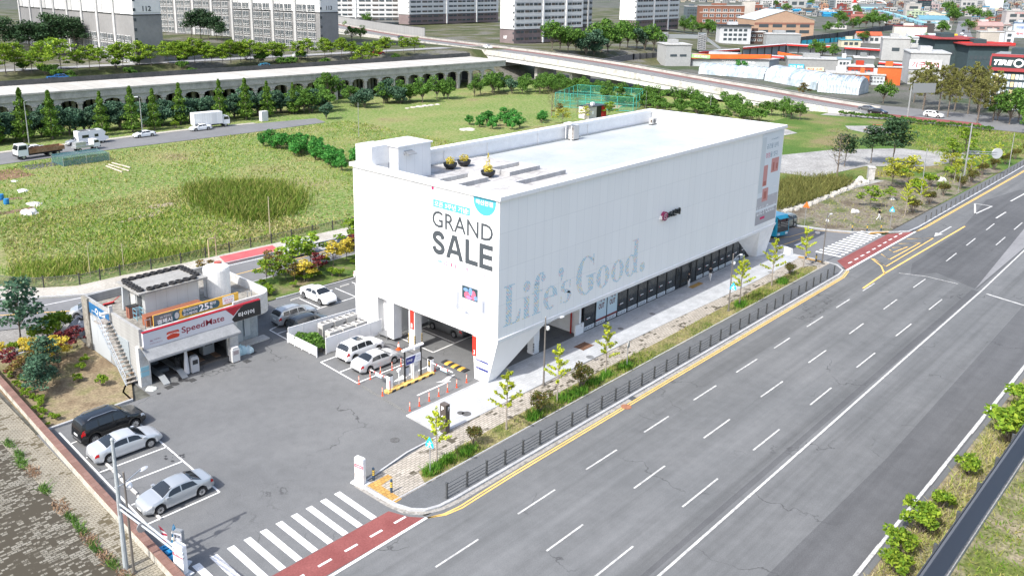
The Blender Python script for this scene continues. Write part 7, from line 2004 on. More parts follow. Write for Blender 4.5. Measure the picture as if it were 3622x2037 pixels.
def sweep(nm,mat,o0,o1,z0,z1,i0=0,i1=None,parent=ov):
 A,B=off(EP,o0)[i0:i1],off(EP,o1)[i0:i1]; mb=MB()
 for k in range(len(A)-1):
  q=[(*A[k][:2],A[k][2]+z0),(*A[k+1][:2],A[k+1][2]+z0),(*B[k+1][:2],B[k+1][2]+z0),(*B[k][:2],B[k][2]+z0),
    (*A[k][:2],A[k][2]+z1),(*A[k+1][:2],A[k+1][2]+z1),(*B[k+1][:2],B[k+1][2]+z1),(*B[k][:2],B[k][2]+z1)]
  mb._add(q,[(0,1,2,3),(7,6,5,4),(4,5,1,0),(5,6,2,1),(6,7,3,2),(7,4,0,3)])
 return mb.build(nm,mat,parent,True)
m_oroad=asphalt('overpass_asphalt',(.16,.16,.16),(.21,.21,.21),crack=0,grain=.1)
sweep('deck',m_oroad,0.45,15.0,-.3,0.03)
sweep('parapet',rough_mat('parapet_stained',(.42,.41,.38),(.52,.51,.48),.4,3,.2,c3=(.26,.25,.22),lohi=(.35,.7)),0,.42,-1.1,.75)
sweep('girder',rough_mat('girder_pale',(.50,.50,.49),(.58,.58,.57),.3,3,.12,c3=(.40,.39,.37),lohi=(.35,.7)),.3,15.2,-2.6,-.9)
sweep('parapet',m_via,15.05,15.4,-.4,.75)
sweep('guard_rail',m_steel,.15,.27,1.05,1.15); sweep('guard_rail',m_steel,15.15,15.27,1.05,1.15); sweep('centre_strip',rough_mat('oroad_red',(.17,.09,.08),(.22,.12,.11),.5,4,.2),11.6,14.8,.035,.05)
mk=MB()
for i in range(0,len(EP)-1):
 for o in (1.2,7.4):
  A=off(EP,o); B=off(EP,o+.18)
  if o>5 and i % 2: continue
  mk.face((*A[i][:2],A[i][2]+.05),(*A[i+1][:2],A[i+1][2]+.05),(*B[i+1][:2],B[i+1][2]+.05),(*B[i][:2],B[i][2]+.05))
mk.build('marking',m_worn,ov,True)
mid=off(EP,7.5)
for i in range(4,len(EP)-14,3):
 z=mid[i][2]-2.5
 MB().obox((mid[i][0],mid[i][1],hill_z(mid[i][0],mid[i][1])-.5),(1.4,9,max(.6,z-hill_z(mid[i][0],mid[i][1])+.6)),math.atan2(mid[i+1][1]-mid[i][1],mid[i+1][0]-mid[i][0])).build('pier',m_via,ov,True)
po=MB()
A=off(EP,.2)
for i in range(0,len(A)-3): po.tube([(*A[i][:2],A[i][2]+.7),(*A[i][:2],A[i][2]+1.15)],.05,5)
po.build('rail_posts',m_steel,ov,True)
nb=thing('noise_barrier','long grey noise barrier standing behind the elevated road below the towers','noise barrier',(290,400,8))
sweep('panels',panel_mat('noise_panels',(.33,.335,.33),(.22,.22,.22),'y',4.0,1.2,0,0,.2),16.0,16.3,0,4.6,0,15,nb)
sweep('cap',m_dark,15.95,16.35,4.6,4.8,0,15,nb)
struct('right_road',MB().flat([(228,96),(243,96),(252,84),(253,-60),(229,-60),(227.5,70)],.02),m_street)
struct('right_road_surface',MB().flat([(229,84),(236,80),(236,55),(230,52)],.035),m_red)
def on_overpass(i,o): A=off(EP,o); return A[i],math.atan2(EP[i+1][1]-EP[i][1],EP[i+1][0]-EP[i][0])
for i,o,kind,pm,l_ in ((14,4,'sedan',P_black,'black car driving on the elevated road before the noise barrier'),(20,9,'sedan',P_white,'white car on the elevated road beside the far tower')):
 p,a=on_overpass(i,o); make_car('sedan_car',l_,'car',kind,pm,a,(p[0],p[1]),z=p[2]+.04,detail=False)
make_car('sedan_car','black car on the red surface where the elevated road meets the ground','car','sedan',P_black,R(-100),(234,78),detail=False,z=.04)
make_car('hatchback_car','white car on the far right road behind the gantry post','car','suv',P_white,R(-95),(238.5,66),detail=False,z=.04)
make_car('sedan_car','grey car partly hidden behind the black car on the far right road','car','sedan',P_grey,R(-100),(238,82),detail=False,z=.04)
sg2=thing('gantry_sign','grey gantry post with the back of a road sign before the far right road','sign',T(0,3,1395,1190))
MB().tube([(0,0,0),(0,0,8.2)],[.2,.16],8).build('post',m_pole,sg2); MB().obox((2.6,-2.2,6.4),(6.0,.12,2.4),R(-40)).build('plate',plain('gantry_back',(.20,.215,.225),.5),sg2)
m_twhite=rough_mat('tower_white',(.60,.605,.60),(.67,.67,.665),.05,1,.05)
m_tgrey=rough_mat('tower_grey',(.21,.21,.21),(.25,.25,.25),.1,1,.08)
m_tmid=rough_mat('tower_mid',(.42,.425,.42),(.48,.48,.475),.1,1,.06)
m_tmar=rough_mat('tower_maroon',(.17,.135,.135),(.21,.17,.17),.1,1,.08)
m_tyel=plain('tower_yellow',(.62,.42,.16),.7)
m_pane=plain('window_pane',(.055,.07,.08),.12,0,.6)
m_frame=plain('window_frame',(.68,.68,.67),.5)
m_pane2=plain('window_pane_brown',(.085,.075,.07),.15,0,.5)
_wm={}
def win_mesh(style):
 if style in _wm: return _wm[style]
 b=MB()
 if style=='framed':
  for k in range(2): b.box(.05+.475*k,.05+.425+.475*k,-.02,0.0,.30,.95,0).box(.05+.475*k,.475+.475*k,-.02,0.0,.06,.26,0)
  b.box(0,1,-.05,-.025,.95,1,1).box(0,1,-.05,-.025,0,.06,1).box(0,.05,-.05,-.025,.06,.95,1).box(.95,1,-.05,-.025,.06,.95,1).box(.475,.525,-.05,-.025,.06,.95,1).box(.05,.95,-.05,-.025,.26,.30,1)
  mats=[m_pane,m_frame]
 elif style=='strip':
  for k in range(6): b.box(k/6+.01,(k+1)/6-(.035 if k % 2 else .01),-.03,0,.05,.95,k % 3 // 2)
  mats=[m_pane,m_pane2]
 else:
  b.box(0,1,-.03,0,0,1,0); mats=[m_pane]
 me=b.build('window',mats)
 _wm[style]=me.data
 bpy.data.objects.remove(me)
 return _wm[style]
def add_win(parent,wx,wz,ww,wh,face,style):
 """face = (origin, direction angle) in the parent's frame; windows laid out along it"""
 (ox,oy),a=face
 o=bpy.data.objects.new('window',win_mesh(style)); COL.objects.link(o); o.parent=parent
 o.location=(ox+wx*math.cos(a),oy+wx*math.sin(a),wz); o.rotation_euler=(0,0,a); o.scale=(ww,1.5,wh)
 return o
def tower(label,corner,ang,ln,dp,z0,h,fh,style,num=None,base=3,basemat=None,wall=None,numz=None,vis=9):
 """corner: foot where long facade and end wall meet; the facade runs away along ang, the end wall along ang-90"""
 t=thing('apartment_tower',label,'building',(corner[0],corner[1],z0),R(ang))
 wall=wall or m_twhite
 s=1 if dp>0 else -1
 d=abs(dp)
 def bx(x0,x1,y0,y1,a,c,mm,nm):
  return MB().box(x0,x1,min(s*y0,s*y1),max(s*y0,s*y1),a,c).build(nm,mm,t)
 zb=base*fh
 bx(0,ln,0,d,zb,h,wall,'wall'); bx(-.05,ln+.05,-.05,d+.05,0,zb,basemat or m_tgrey,'base')
 bx(-.2,ln+.2,-.2,d+.2,zb,zb+.25,m_dark,'cornice')
 face=((0,-.25),0) if s>0 else ((ln,.25),math.pi)
 n=0
 if style=='bays':
  for j in range(int(ln/15)+1):
   x0=2+j*15
   if x0+12.6>ln: break
   bx(x0+.6,x0+5.2,-.22,0,zb+.3,h-2,m_twhite,'bay')
   bx(x0+8.6,x0+12.2,-.22,0,zb+.3,h-2,m_tmid if j % 2 else m_twhite,'bay')
   bx(x0+12.7,x0+14.2,-.5,0,0,h,m_tmid,'stair_shaft')
   bx(x0+5.3,x0+6.2,-.1,0,zb+fh*3,h,m_tyel,'colour_band')
  for f in range(vis):
   for j in range(int(ln/15)+1):
    x0=2+j*15
    if x0+12.6>ln: break
    for dx,w_ in ((.7,2.1),(3.0,2.3),(6.3,1.9),(8.75,1.6),(10.5,1.7)):
     if n<100:
      xx=x0+dx if s>0 else ln-x0-dx-w_
      add_win(t,xx,f*fh+.4,w_,fh*.78,face,'framed'); n+=1
 else:
  for f in range(vis):
   if basemat is None or f>=base: bx(.0,ln,-.18,0,f*fh,f*fh+fh*.42,wall,'balcony') if f>=base else None
   seg=[(1,ln*.36),(ln*.42,ln*.30),(ln*.75,ln*.23)]
   for a,w_ in seg:
    if n<100: add_win(t,(a if s>0 else ln-a-w_),f*fh+fh*.46,w_,fh*.40,face,'strip'); n+=1
  for a in (ln*.395,ln*.735): bx(a,a+.9,-.6,0,0,h,wall,'stair_shaft')
 MB().box(-.12,0,min(s*.3,s*d*.97),max(s*.3,s*d*.97),zb+.8,h).build('end_panel',m_twhite if style=='bays' else wall,t)
 for f in range(vis):
  o=add_win(t,0,f*fh+1.2,.8,.9,((-.2,s*.8),0),'plain'); o.rotation_euler[2]=-math.pi/2 if s>0 else math.pi/2
 if num:
  tb=MB(); nz=numz if numz is not None else zb+1.4
  U=(0,-1,0)
  text_on(tb,num,(-.14,d*.72 if s>0 else -d*.35,nz),U,(0,0,1),2.6,1.5,.03,.03)
  tb.build('lettering',plain('number_dark',(.06,.07,.08),.6) if style=='bays' else m_lwhite,t)
 return t
tower('white apartment tower with grey base and yellow bands, end wall numbered 112',(114.6,250.5),86,122,-8.5,8.6,48,2.92,'bays','112',5,numz=5*2.92+1.2)
tower('white apartment tower with grey base, end wall numbered 113, behind the yellow green trees',(188.5,258.5),90,62,-8.2,9,50,3.3,'bays','113',4,numz=4*3.3+1.0)
tower('apartment tower between the two big towers, grey end wall numbered 108',(205.5,348),95,62,-9,9,48,3.2,'bays','108',5,numz=5*3.2+1)
tower('pale apartment tower at the left picture edge behind the pines',(63,318),86,60,-14,9,46,2.95,'bays',None,3)
tower('greyish apartment slab with small windows behind the dark roadside trees',(412,468),140,80,-14,6,50,3.2,'strip',None,1)
tower('white apartment slab with maroon base behind the noise barrier',(406,452),-4,86,12,5,50,3.3,'strip',None,2,m_tmar)
tower('large white striped apartment slab numbered 107 beside the elevated road',(313.7,274),-8,46,10.5,4.8,50,3.24,'strip','107',2,m_tmar,numz=2.0)
tower('grey side wall tower right of the slab numbered 107',(384,292),-8,14,14,4.6,50,3.2,'strip',None,2,m_tmar,m_tmid)
tower('white striped apartment slab numbered 105 right of the big slab',(457,300),0,50,12,4.4,50,3.28,'strip','105',2,m_tmar,numz=2.0)
def put_h(K,r,c,px,py,s,l,g=None):
 p=TH(r,c,px,py); return K.put(p[0],p[1],p[2]-.1,s,l,g)
for px,py,s in ((60,740,1.25),(150,720,1.2),(430,700,1.15),(620,720,1.35),(900,690,1.0),(1000,700,.95),(1160,680,1.05),(1240,690,1.1),(1400,650,1.0),(1520,660,.95),(1690,640,1.0),(1770,650,1.05),(1860,650,1.05),(1960,640,1.1),(2060,640,1.0),(2130,650,.9),(2320,630,1.0),(2420,620,.95),(2520,620,1.0),(780,740,.8),(320,730,.9),(2240,650,.9)):
 put_h(K_fresh,0,0,px,py,s*.95,'fresh yellow green tree in the row before the left apartment towers','fresh green trees before the left towers')
for px,py,s in ((60,620,.9),(170,610,.95),(260,600,.85),(420,590,.9),(520,590,.95),(690,570,1.0),(860,560,1.0),(960,620,.9),(1070,600,1.1),(1160,590,1.15),(1270,600,.9),(1310,590,.9),(1480,560,.85),(1590,550,.9),(760,600,.8)):
 put_h(K_fresh,0,1,px,py,s*.9,'yellow green tree in the row before the tower numbered 113','yellow green trees before tower 113')
for px,py,s in ((60,560,1.1),(200,560,.9),(560,560,1.15),(640,540,1.1),(760,560,1.05),(860,540,1.0),(300,560,1.0),(400,560,.95),(480,560,.9)):
 put_h(K_pine,0,0,px,py,s*1.0,'dark tall pine in front of the left tower windows','dark pines before the left tower')
for px,py,s in ((1930,400,.95),(2020,395,1.1),(2100,400,1.0),(2180,410,.85),(2230,420,.7)):
 put_h(K_pine,0,0,px,py,s,'dark pine in the clump before the tower numbered 108','dark pines before tower 108')
for px,py,s in ((950,320,1.1),(1020,330,1.0),(1230,240,1.5),(1340,240,1.2),(1110,250,1.1),(1490,240,.9),(1600,250,.9),(960,410,.8),(1050,400,.8)):
 put_h(K_green if px != 1490 else K_redw,0,1,px,py,s*1.3,'dark green tree at the left end of the noise barrier','trees at the left end of the noise barrier')
put_h(K_bare,0,1,1190,350,.9,'leafless brown tree before the noise barrier'); put_h(K_bare,0,1,330,450,1.0,'leafless tree before the tower numbered 113')
for k in range(30):
 put_h(K_dshr,0,k % 2,random.uniform(100,2500) if k % 2==0 else random.uniform(0,1500),random.uniform(715,770) if k % 2==0 else random.uniform(610,660),random.uniform(1.4,2.2),'low shrub at the slope behind the viaduct','shrubs on the slope behind the viaduct')
for px,py,s in ((400,500,1.5),(480,510,1.6),(560,520,1.5),(640,520,1.3),(740,545,1.7),(820,550,1.6),(900,520,2.0),(960,540,1.9),(1080,500,1.7),(1160,480,1.8),(1250,490,1.7),(1330,500,1.6),(1420,510,1.5),(690,560,1.4)):
 put_h(K_green if px not in (740,820,1330) else K_pineb,0,2,px,py,s*1.15,'green tree in the dense belt before the slabs numbered 107 and 105','trees before slabs 107 and 105')
for r,c,px,py,cl,l_ in ((0,0,550,770,(.02,.12,.32),'blue covered car at the street behind the viaduct, left one'),(0,0,625,770,(.02,.13,.34),'blue covered car at the street behind the viaduct, right one'),(0,1,100,655,(.03,.20,.32),'teal covered van at the street before tower 113'),(0,1,440,640,(.62,.63,.63),'white van at the street before tower 113'),(0,1,1225,555,(.30,.03,.03),'red car between the trees before tower 113')):
 p=TH(r,c,px,py); make_car('parked_car',l_,'car','wagon',paint('far_%d' % px,cl,0),R(-10),(p[0],p[1]),detail=False,z=p[2]+.05)
WALLC={}
def wallmat(c):
 k=tuple(round(v,2) for v in c)
 if k not in WALLC: WALLC[k]=rough_mat('wall_%d' % len(WALLC),tuple(v*.92 for v in c),tuple(min(.85,v*1.06) for v in c),.12,1.5,.1)
 return WALLC[k]
def S_(x,y,ox=0,oy=0,k=1.0): return ox+x*k,oy+y*k
def bld(name,label,box,wall,roof=None,dp=None,yaw=0.0,kind='flat',nw=(0,0),cat='building',group=None,band=None,z=None,wstyle='plain',woff=(.1,.12),roofover=.3):
 """box = photo pixels x0, x1, foot y, eaves y; the front is turned to the viewer and then by yaw degrees"""
 x0,x1,yb,yt=box
 P=GH((x0+x1)/2,yb) if z is None else G((x0+x1)/2,yb,z)
 D_=depth(P); w_=(x1-x0)*D_/FPX; h=(yb-yt)*D_/FPX
 az=math.atan2(P[1],P[0])
 rot=az-math.pi/2+R(yaw)
 dp=dp or w_*.7
 w_ /= max(.5,math.cos(R(yaw)))
 t=thing(name,label,cat,P,rot,group)
 wall=tuple(v*.78 for v in wall)
 if roof: roof=tuple(v*.78 for v in roof)
 MB().box(-w_/2,w_/2,0,dp,-.3,h).build('wall',wallmat(wall),t)
 rc_=wallmat(roof or (.40,.40,.39))
 e=roofover
 if kind=='flat':
  MB().box(-w_/2-e,w_/2+e,-e,dp+e,h+.003,h+.35).build('roof',rc_,t)
  MB().box(-w_*.2,w_*.12,dp*.4,dp*.75,h+.355,h+1.9).build('roof_room',wallmat(wall),t)
 elif kind=='gable':
  rh=min(w_,dp)*.22
  MB().ext([(-w_/2-e,-e,h),(w_/2+e,-e,h),(w_/2+e,dp/2,h+rh),(-w_/2-e,dp/2,h+rh)],(0,0,.18)).ext([(-w_/2-e,dp+e,h),(w_/2+e,dp+e,h),(w_/2+e,dp/2,h+rh),(-w_/2-e,dp/2,h+rh)],(0,0,.18)).build('roof',rc_,t)
  MB().ext([(-w_/2,.02,h),(-w_/2,dp-.02,h),(-w_/2,dp/2,h+rh)],(.1,0,0)).ext([(w_/2-.1,.02,h),(w_/2-.1,dp-.02,h),(w_/2-.1,dp/2,h+rh)],(.1,0,0)).build('gable',wallmat(wall),t)
 elif kind=='front':
  rh=w_*.16
  MB().ext([(-w_/2-e,-e,h),(0,-e,h+rh),(0,dp+e,h+rh),(-w_/2-e,dp+e,h)],(0,0,.25)).ext([(w_/2+e,-e,h),(0,-e,h+rh),(0,dp+e,h+rh),(w_/2+e,dp+e,h)],(0,0,.25)).build('roof',rc_,t)
  MB().ext([(-w_/2,0,h),(w_/2,0,h),(0,0,h+rh)],(0,.2,0)).build('gable',wallmat(wall),t)
 if band: MB().box(-w_/2-.06,w_/2+.06,-.06,.0,h*band[0],h*band[1]).box(w_/2,w_/2+.06,0,dp,h*band[0],h*band[1]).build('band',wallmat(band[2]),t)
 nx,ny=nw
 if nx:
  for j in range(ny):
   for i in range(nx):
    cw,ch=w_*(1-2*woff[0])/nx,h*(1-2*woff[1])/ny
    add_win(t,-w_/2+w_*woff[0]+cw*(i+.15),h*woff[1]+ch*(j+.25),cw*.7,ch*.55,((0,-.03),0),wstyle)
 t['_w'],t['_h'],t['_d']=w_,h,dp
 return t
def sign_on(t,s,x0,z0,w_,h_,mat,bg=None,nm='sign_board',bold=.02):
 """lettering on the front of a building, fractions of its width and height"""
 W_,H_=t['_w'],t['_h']
 if bg: p=MB().box(-W_/2+x0*W_,-W_/2+(x0+w_)*W_,-.35,-.2,z0*H_,(z0+h_)*H_).build(nm,bg,t)
 else: p=None
 q=MB(); m_=.07
 text_on(q,s,(-W_/2+(x0+m_*w_)*W_,-.35 if bg else -.08,(z0+h_*.18)*H_),(1,0,0),(0,0,1),w_*(1-2*m_)*W_,h_*.64*H_,.03,bold)
 q.build('lettering',mat,p if p else t)
gy_,wh,br,tan,dk=(.36,.37,.37),(.62,.62,.61),(.26,.12,.08),(.50,.34,.24),(.06,.085,.09)
gym=bld('gymnasium','large tan brick gymnasium with pale low gable roof beyond the railway wall',(2672,2868,134,74),tan,(.55,.60,.62),42,18,'front',(4,2),band=(.72,.86,(.24,.12,.09)),woff=(.04,.16))
bld('grey_hall','plain grey windowless block in front of the gymnasium',(2712,2826,160,124),(.36,.38,.39),None,14,14)
bld('school_building','four storey red brick school with white framed windows',(2474,2625,92,24),br,(.45,.44,.42),18,8,'flat',(6,3),band=(.66,.69,(.55,.50,.44)),wstyle='framed',woff=(.06,.1))
bld('glass_wing','dark glazed wing left of the red brick school',(2424,2474,84,26),(.10,.13,.15),(.50,.50,.50),14,8,'flat',(5,4))
bld('stair_tower','windowless cream tower at the right end of the brick school',(2624,2664,88,8),(.58,.55,.50),None,12,6)
bld('brick_block','red brick block right of the cream tower',(2664,2692,80,20),(.25,.10,.07),None,14,6,'flat',(2,3))
bld('white_house','white three storey house with overhanging black roof below the brick school',(2546,2650,156,94),(.60,.62,.64),(.035,.04,.045),14,10,'flat',(5,3),roofover=1.2)
bld('brown_house','small dark brown house with white window frames right of the white house',(2648,2702,156,116),(.10,.065,.055),(.60,.60,.58),10,10,'flat',(2,2),wstyle='framed')
b18=bld('grey_corner_hall','grey corner building with sign letters on its roof at the orange portal',(2354,2440,234,162),(.42,.43,.43),None,14,16,'flat',(2,1),woff=(.12,.4))
p=GH(2415,176); D_=depth(p); k_=D_/FPX
fbr=thing('footbridge','grey steel footbridge with two lift towers over the railway','footbridge',p,math.atan2(p[1],p[0])-math.pi/2)
for xx in (-68*k_,63*k_):
 b=MB()
 for sx in (-1,1):
  for sy in (0,1): b.box(xx+sx*13*k_-.15,xx+sx*13*k_+.15,sy*4-.15,sy*4+.15,0,58*k_)
 for j in range(7):
  z=j*8*k_
  b.box(xx-13*k_,xx+13*k_,-.1,.1,z,z+.2).tube([(xx-13*k_,0,z),(xx+13*k_,0,z+8*k_)],.12,4).tube([(xx+13*k_,0,z),(xx-13*k_,0,z+8*k_)],.12,4)
 b.build('lift_tower',m_steel,fbr); MB().box(xx-11*k_,xx+11*k_,.3,3.7,.2,57*k_).build('shaft',plain('shaft_grey',(.20,.22,.23),.3),fbr)
MB().box(-55*k_,50*k_,.5,4,38*k_,50*k_).build('walkway',plain('walk_grey',(.25,.27,.28),.5,.3),fbr)
MB().ext([(76*k_,.5,46*k_),(128*k_,.5,8*k_),(128*k_,.5,0),(76*k_,.5,34*k_)],(0,3.5,0)).build('stair',plain('walk_grey',(.25,.27,.28),.5,.3),fbr)
m_or=rough_mat('portal_orange',(.62,.105,.02),(.70,.13,.03),.3,2,.08)
hall=bld('screen_golf_hall','low grey hall with white Korean letters under the orange beam',(2398,2706,240,206),(.46,.50,.52),None,10,-24)
sign_on(hall,'아산스크린골프존',.47,.52,.42,.36,m_lwhite); sign_on(hall,'TEL 543 7949',.56,.22,.3,.22,m_lwhite,bold=.0)
hw_,hh_=hall['_w'],hall['_h']
por=thing('orange_portal','long orange beam with one leg spanning the front of the grey hall','portal',hall.location,hall.rotation_euler[2])
MB().ext([(-hw_*.56,-1.2,0),(-hw_*.46,-1.2,0),(-hw_*.43,-1.2,hh_*.60),(-hw_*.40,-1.2,hh_*.72),(hw_*.52,-1.2,hh_*1.22),(hw_*.52,-1.2,hh_*1.62),(-hw_*.56,-1.2,hh_*1.12)],(0,1.0,0)).build('beam',m_or,por)
q=MB().box(-hw_*.36,-hw_*.12,-1.35,-1.25,hh_*.86,hh_*1.22).build('banner',plain('portal_green',(.28,.55,.22),.5),por)
q2=MB(); text_on(q2,'골프 레슨',(-hw_*.30,-1.35,hh_*.94),(1,0,0),(0,0,1),hw_*.15,hh_*.2,.02); q2.build('lettering',m_lwhite,q)
pr2=thing('orange_portal','orange angled wall panel above the furniture hall roofs','portal',GH(2800,212),0)
D_=depth(pr2.location); k_=D_/FPX; az=math.atan2(pr2.location[1],pr2.location[0])-math.pi/2; pr2.rotation_euler[2]=az
MB().ext([(-48*k_,0,17*k_),(60*k_,0,3*k_),(60*k_,0,9*k_),(-48*k_,0,26*k_)],(0,2,0)).build('panel',m_or,pr2); MB().box(-46*k_,-42*k_,.3,1.5,0,17*k_).box(50*k_,54*k_,.3,1.5,0,4*k_).build('post',m_grey,pr2)
m_rr=rough_mat('canopy_red',(.42,.03,.025),(.50,.04,.035),.3,2,.08)
def canopy(label,x0,y0,x1,y1,foot,th=5):
 P0,P1=GH(x0,y0+foot),GH(x1,y1+foot)
 D0,D1=depth(P0),depth(P1)
 t=thing('canopy_hall',label,'building',(P0+P1)/2)
 az=math.atan2(*((P0+P1)/2)[1::-1]); bk=np.array([math.cos(az),math.sin(az),0])
 h0,h1=foot*D0/FPX,foot*D1/FPX
 A,B=P0+np.array([0,0,h0]),P1+np.array([0,0,h1])
 e=th*(D0+D1)/2/FPX
 MB().ext([tuple(A-[0,0,e]),tuple(B-[0,0,e]),tuple(B),tuple(A)],bk*1.0).build('red_edge',m_rr,t,True)
 MB().ext([tuple(A+bk*1.05-[0,0,.6]),tuple(B+bk*1.05-[0,0,.6]),tuple(B+bk*9-[0,0,.4]),tuple(A+bk*9-[0,0,.4])],(0,0,.3)).build('roof',wallmat((.42,.43,.44)),t,True)
 MB().ext([tuple(P0+bk*3-[0,0,.3]),tuple(P1+bk*3-[0,0,.3]),tuple(B+bk*3-[0,0,.7]),tuple(A+bk*3-[0,0,.7])],bk*.3).build('wall',wallmat((.30,.33,.35)),t,True)
 n_=max(3,int(np.linalg.norm(P1-P0)/5)); q=MB()
 for i in range(n_+1):
  p=P0+(P1-P0)*i/n_+bk*.6; q.box(p[0]-.2,p[0]+.2,p[1]-.2,p[1]+.2,p[2]-.3,p[2]+h0+(h1-h0)*i/n_-.5)
 q.build('post',m_dark,t,True)
canopy('red edged canopy hall climbing from the grey corner building',2470,185,2615,176,22); canopy('red edged canopy hall behind the orange beam',2625,170,2778,158,34)
canopy('long red edged canopy hall in front of the turquoise fence',2780,158,2953,166,30); canopy('short red edged canopy hall beside the tall grey box',2984,169,3120,177,30)
canopy('low red edged roof right of the orange portal leg',2705,198,2772,203,14); canopy('red edged roof beside the furniture sign building',3105,222,3196,229,22)
f1=bld('furniture_shop','long grey roofed shop with blue banner behind the plastic tunnels',(2790,2962,252,212),(.34,.35,.35),(.50,.51,.51),12,4)
sign_on(f1,'가구 할인',.02,.05,.3,.5,m_lwhite,plain('banner_cyan',(.05,.38,.55),.5)); sign_on(f1,'침대 소파',.36,.02,.34,.3,plain('ink_red',(.45,.06,.04),.5),plain('banner_cream',(.70,.62,.45),.5))
f2=bld('picture_shop','white fronted shop covered with dark red product pictures',(2925,3028,292,262),(.66,.65,.64),None,8,3,'flat',(9,2),woff=(.05,.12))
f3=bld('orange_shop','small orange cube shop right of the white product front',(3028,3070,300,266),(.60,.16,.05),None,8,3)
f4=bld('red_shop','red fronted furniture shop with pale awning lights',(3003,3083,264,238),(.46,.06,.03),(.62,.62,.62),10,3,'flat',(5,1),woff=(.1,.3))
f5=bld('glass_shop','white framed glass shop beside the orange portal leg',(3072,3124,300,268),(.55,.60,.62),None,8,3,'flat',(4,2),wstyle='framed')
f6=bld('sign_cube','white cube with dark window posters among the furniture shops',(2962,3004,256,212),(.62,.64,.65),(.25,.35,.40),8,3,'flat',(3,2))
f7=bld('barrel_hall','dark grey barrel roofed hall behind the red shop',(3022,3086,240,208),(.22,.24,.24),(.60,.60,.58),10,3)
f8=bld('grey_box','tall plain grey box building between furniture halls',(3120,3206,214,140),(.44,.45,.45),(.55,.55,.54),14,5,'flat',(1,1),woff=(.3,.35))
g8=bld('sign_building','grey building with large white maroon lettered sign before the olive grove',(3217,3338,300,192),(.46,.47,.47),(.50,.51,.51),16,10)
sign_on(g8,'가구단지',-.02,.50,.82,.29,plain('ink_maroon',(.32,.03,.05),.5),plain('sign_bright',(.78,.78,.78),.5),bold=.02)
op2=bld('orange_gate','tall orange portal wall with leg at the furniture street',(3103,3178,300,240),(.60,.14,.04),None,2,4)
MB().box(op2['_w']*.27,op2['_w']*.5,-.3,2.3,-op2['_h']*.75,0).build('leg',m_or,op2)
m1=bld('dark_mall','dark teal glass mall with red roof slab beyond the furniture sign',(3306,3432,236,142),(.055,.085,.095),(.34,.06,.06),22,18,'flat',(8,1),woff=(.03,.36),roofover=1.6)
MB().box(m1['_w']*.05,m1['_w']*.46,-.6,-.05,m1['_h']*.1,m1['_h']*.4).build('louvre',plain('louvre_maroon',(.20,.05,.055),.6),m1); sign_on(m1,'Sh',.78,.42,.18,.2,m_lwhite,m_black)
m2_=bld('dark_mall','second dark teal mall with red roof slab behind the tyre shop',(3426,3545,250,164),(.055,.085,.095),(.36,.05,.05),22,18,'flat',(8,1),woff=(.03,.36),roofover=1.6)
MB().box(-m2_['_w']*.5,m2_['_w']*.9,10,16,m2_['_h']*.98,m2_['_h']*1.06).build('roof_wing',m_rr,m2_)
tb=bld('tyre_shop','tyre shop with big white sign letters and shelves of tyres in its windows',(3494,3640,392,206),(.05,.075,.085),(.30,.32,.33),16,-6)
W_,H_=tb['_w'],tb['_h']
q=MB().box(-W_*.5,W_*.52,-.5,-.1,H_*.80,H_*1.0).build('sign_board',plain('tyre_sign',(.012,.03,.035),.5),tb)
MB().box(-W_*.52,W_*.54,-.6,-.05,H_*1.002,H_*1.05).box(-W_*.535,-W_*.502,-.6,-.05,H_*.74,H_*1.0).box(-W_*.5,W_*.52,-.55,-.05,H_*.735,H_*.798).build('sign_frame',plain('tyre_frame',(.28,.04,.045),.5),tb)
q2=MB(); text_on(q2,'TIRE',(-W_*.46,-.5,H_*.845),(1,0,0),(0,0,1),W_*.40,H_*.10,.03,.05,shear=.25); text_on(q2,'BANK',(W_*.17,-.5,H_*.845),(1,0,0),(0,0,1),W_*.42,H_*.10,.03,.05,shear=.25)
ell(q2,W_*.055,H_*.895,W_*.105,H_*.08,W_*.07,H_*.05,0,360,24,-.55); q2.build('lettering',m_lwhite,q)
for j in range(5):
 for i in range(12):
  add_win(tb,-W_*.47+W_*.083*i,H_*(.02+.142*j),W_*.068,H_*.095,((0,-.03),0),'plain').data=(_wm.get('shelf') or win_mesh('plain'))
shelf=[plain('shelf_%d' % i,c,.6) for i,c in enumerate(((.60,.66,.68),(.52,.58,.60),(.60,.48,.28),(.45,.52,.56)))]
for i,o in enumerate(tb.children):
 if o.name.startswith('window'):
  me=o.data if i % 4==0 else o.data
  key='shelf%d' % (i*7 % 4)
  if key not in _wm:
   m3=win_mesh('plain').copy(); m3.materials.clear(); m3.materials.append(shelf[i*7 % 4]); _wm[key]=m3
  o.data=_wm[key]
def wallrun(name,label,pts,hpx,mat,cat='wall',th=.4):
 t=None; b=MB()
 for (xa,ya),(xb,yb) in zip(pts,pts[1:]):
  A,B=GH(xa,ya),GH(xb,yb)
  if t is None: t=thing(name,label,cat,A)
  ha,hb=hpx*depth(A)/FPX,hpx*depth(B)/FPX
  d=np.array([*(B-A)[:2],0]); d /= np.linalg.norm(d); nn=np.array([-d[1],d[0],0])*th
  b.ext([tuple(A),tuple(B),tuple(B+[0,0,hb]),tuple(A+[0,0,ha])],nn)
 b.build('panel',mat,t,True)
 q=MB()
 for (xa,ya),(xb,yb) in zip(pts,pts[1:]):
  for f in np.linspace(0,1,6):
   A=GH(xa+(xb-xa)*f,ya+(yb-ya)*f); h_=hpx*depth(A)/FPX; q.box(A[0]-.25,A[0]+.25,A[1]-.25,A[1]+.25,A[2],A[2]+h_*1.04)
 q.build('post',m_dark,t,True)
m_rw=rough_mat('railway_wall',(.075,.08,.085),(.12,.125,.13),.1,1,.2)
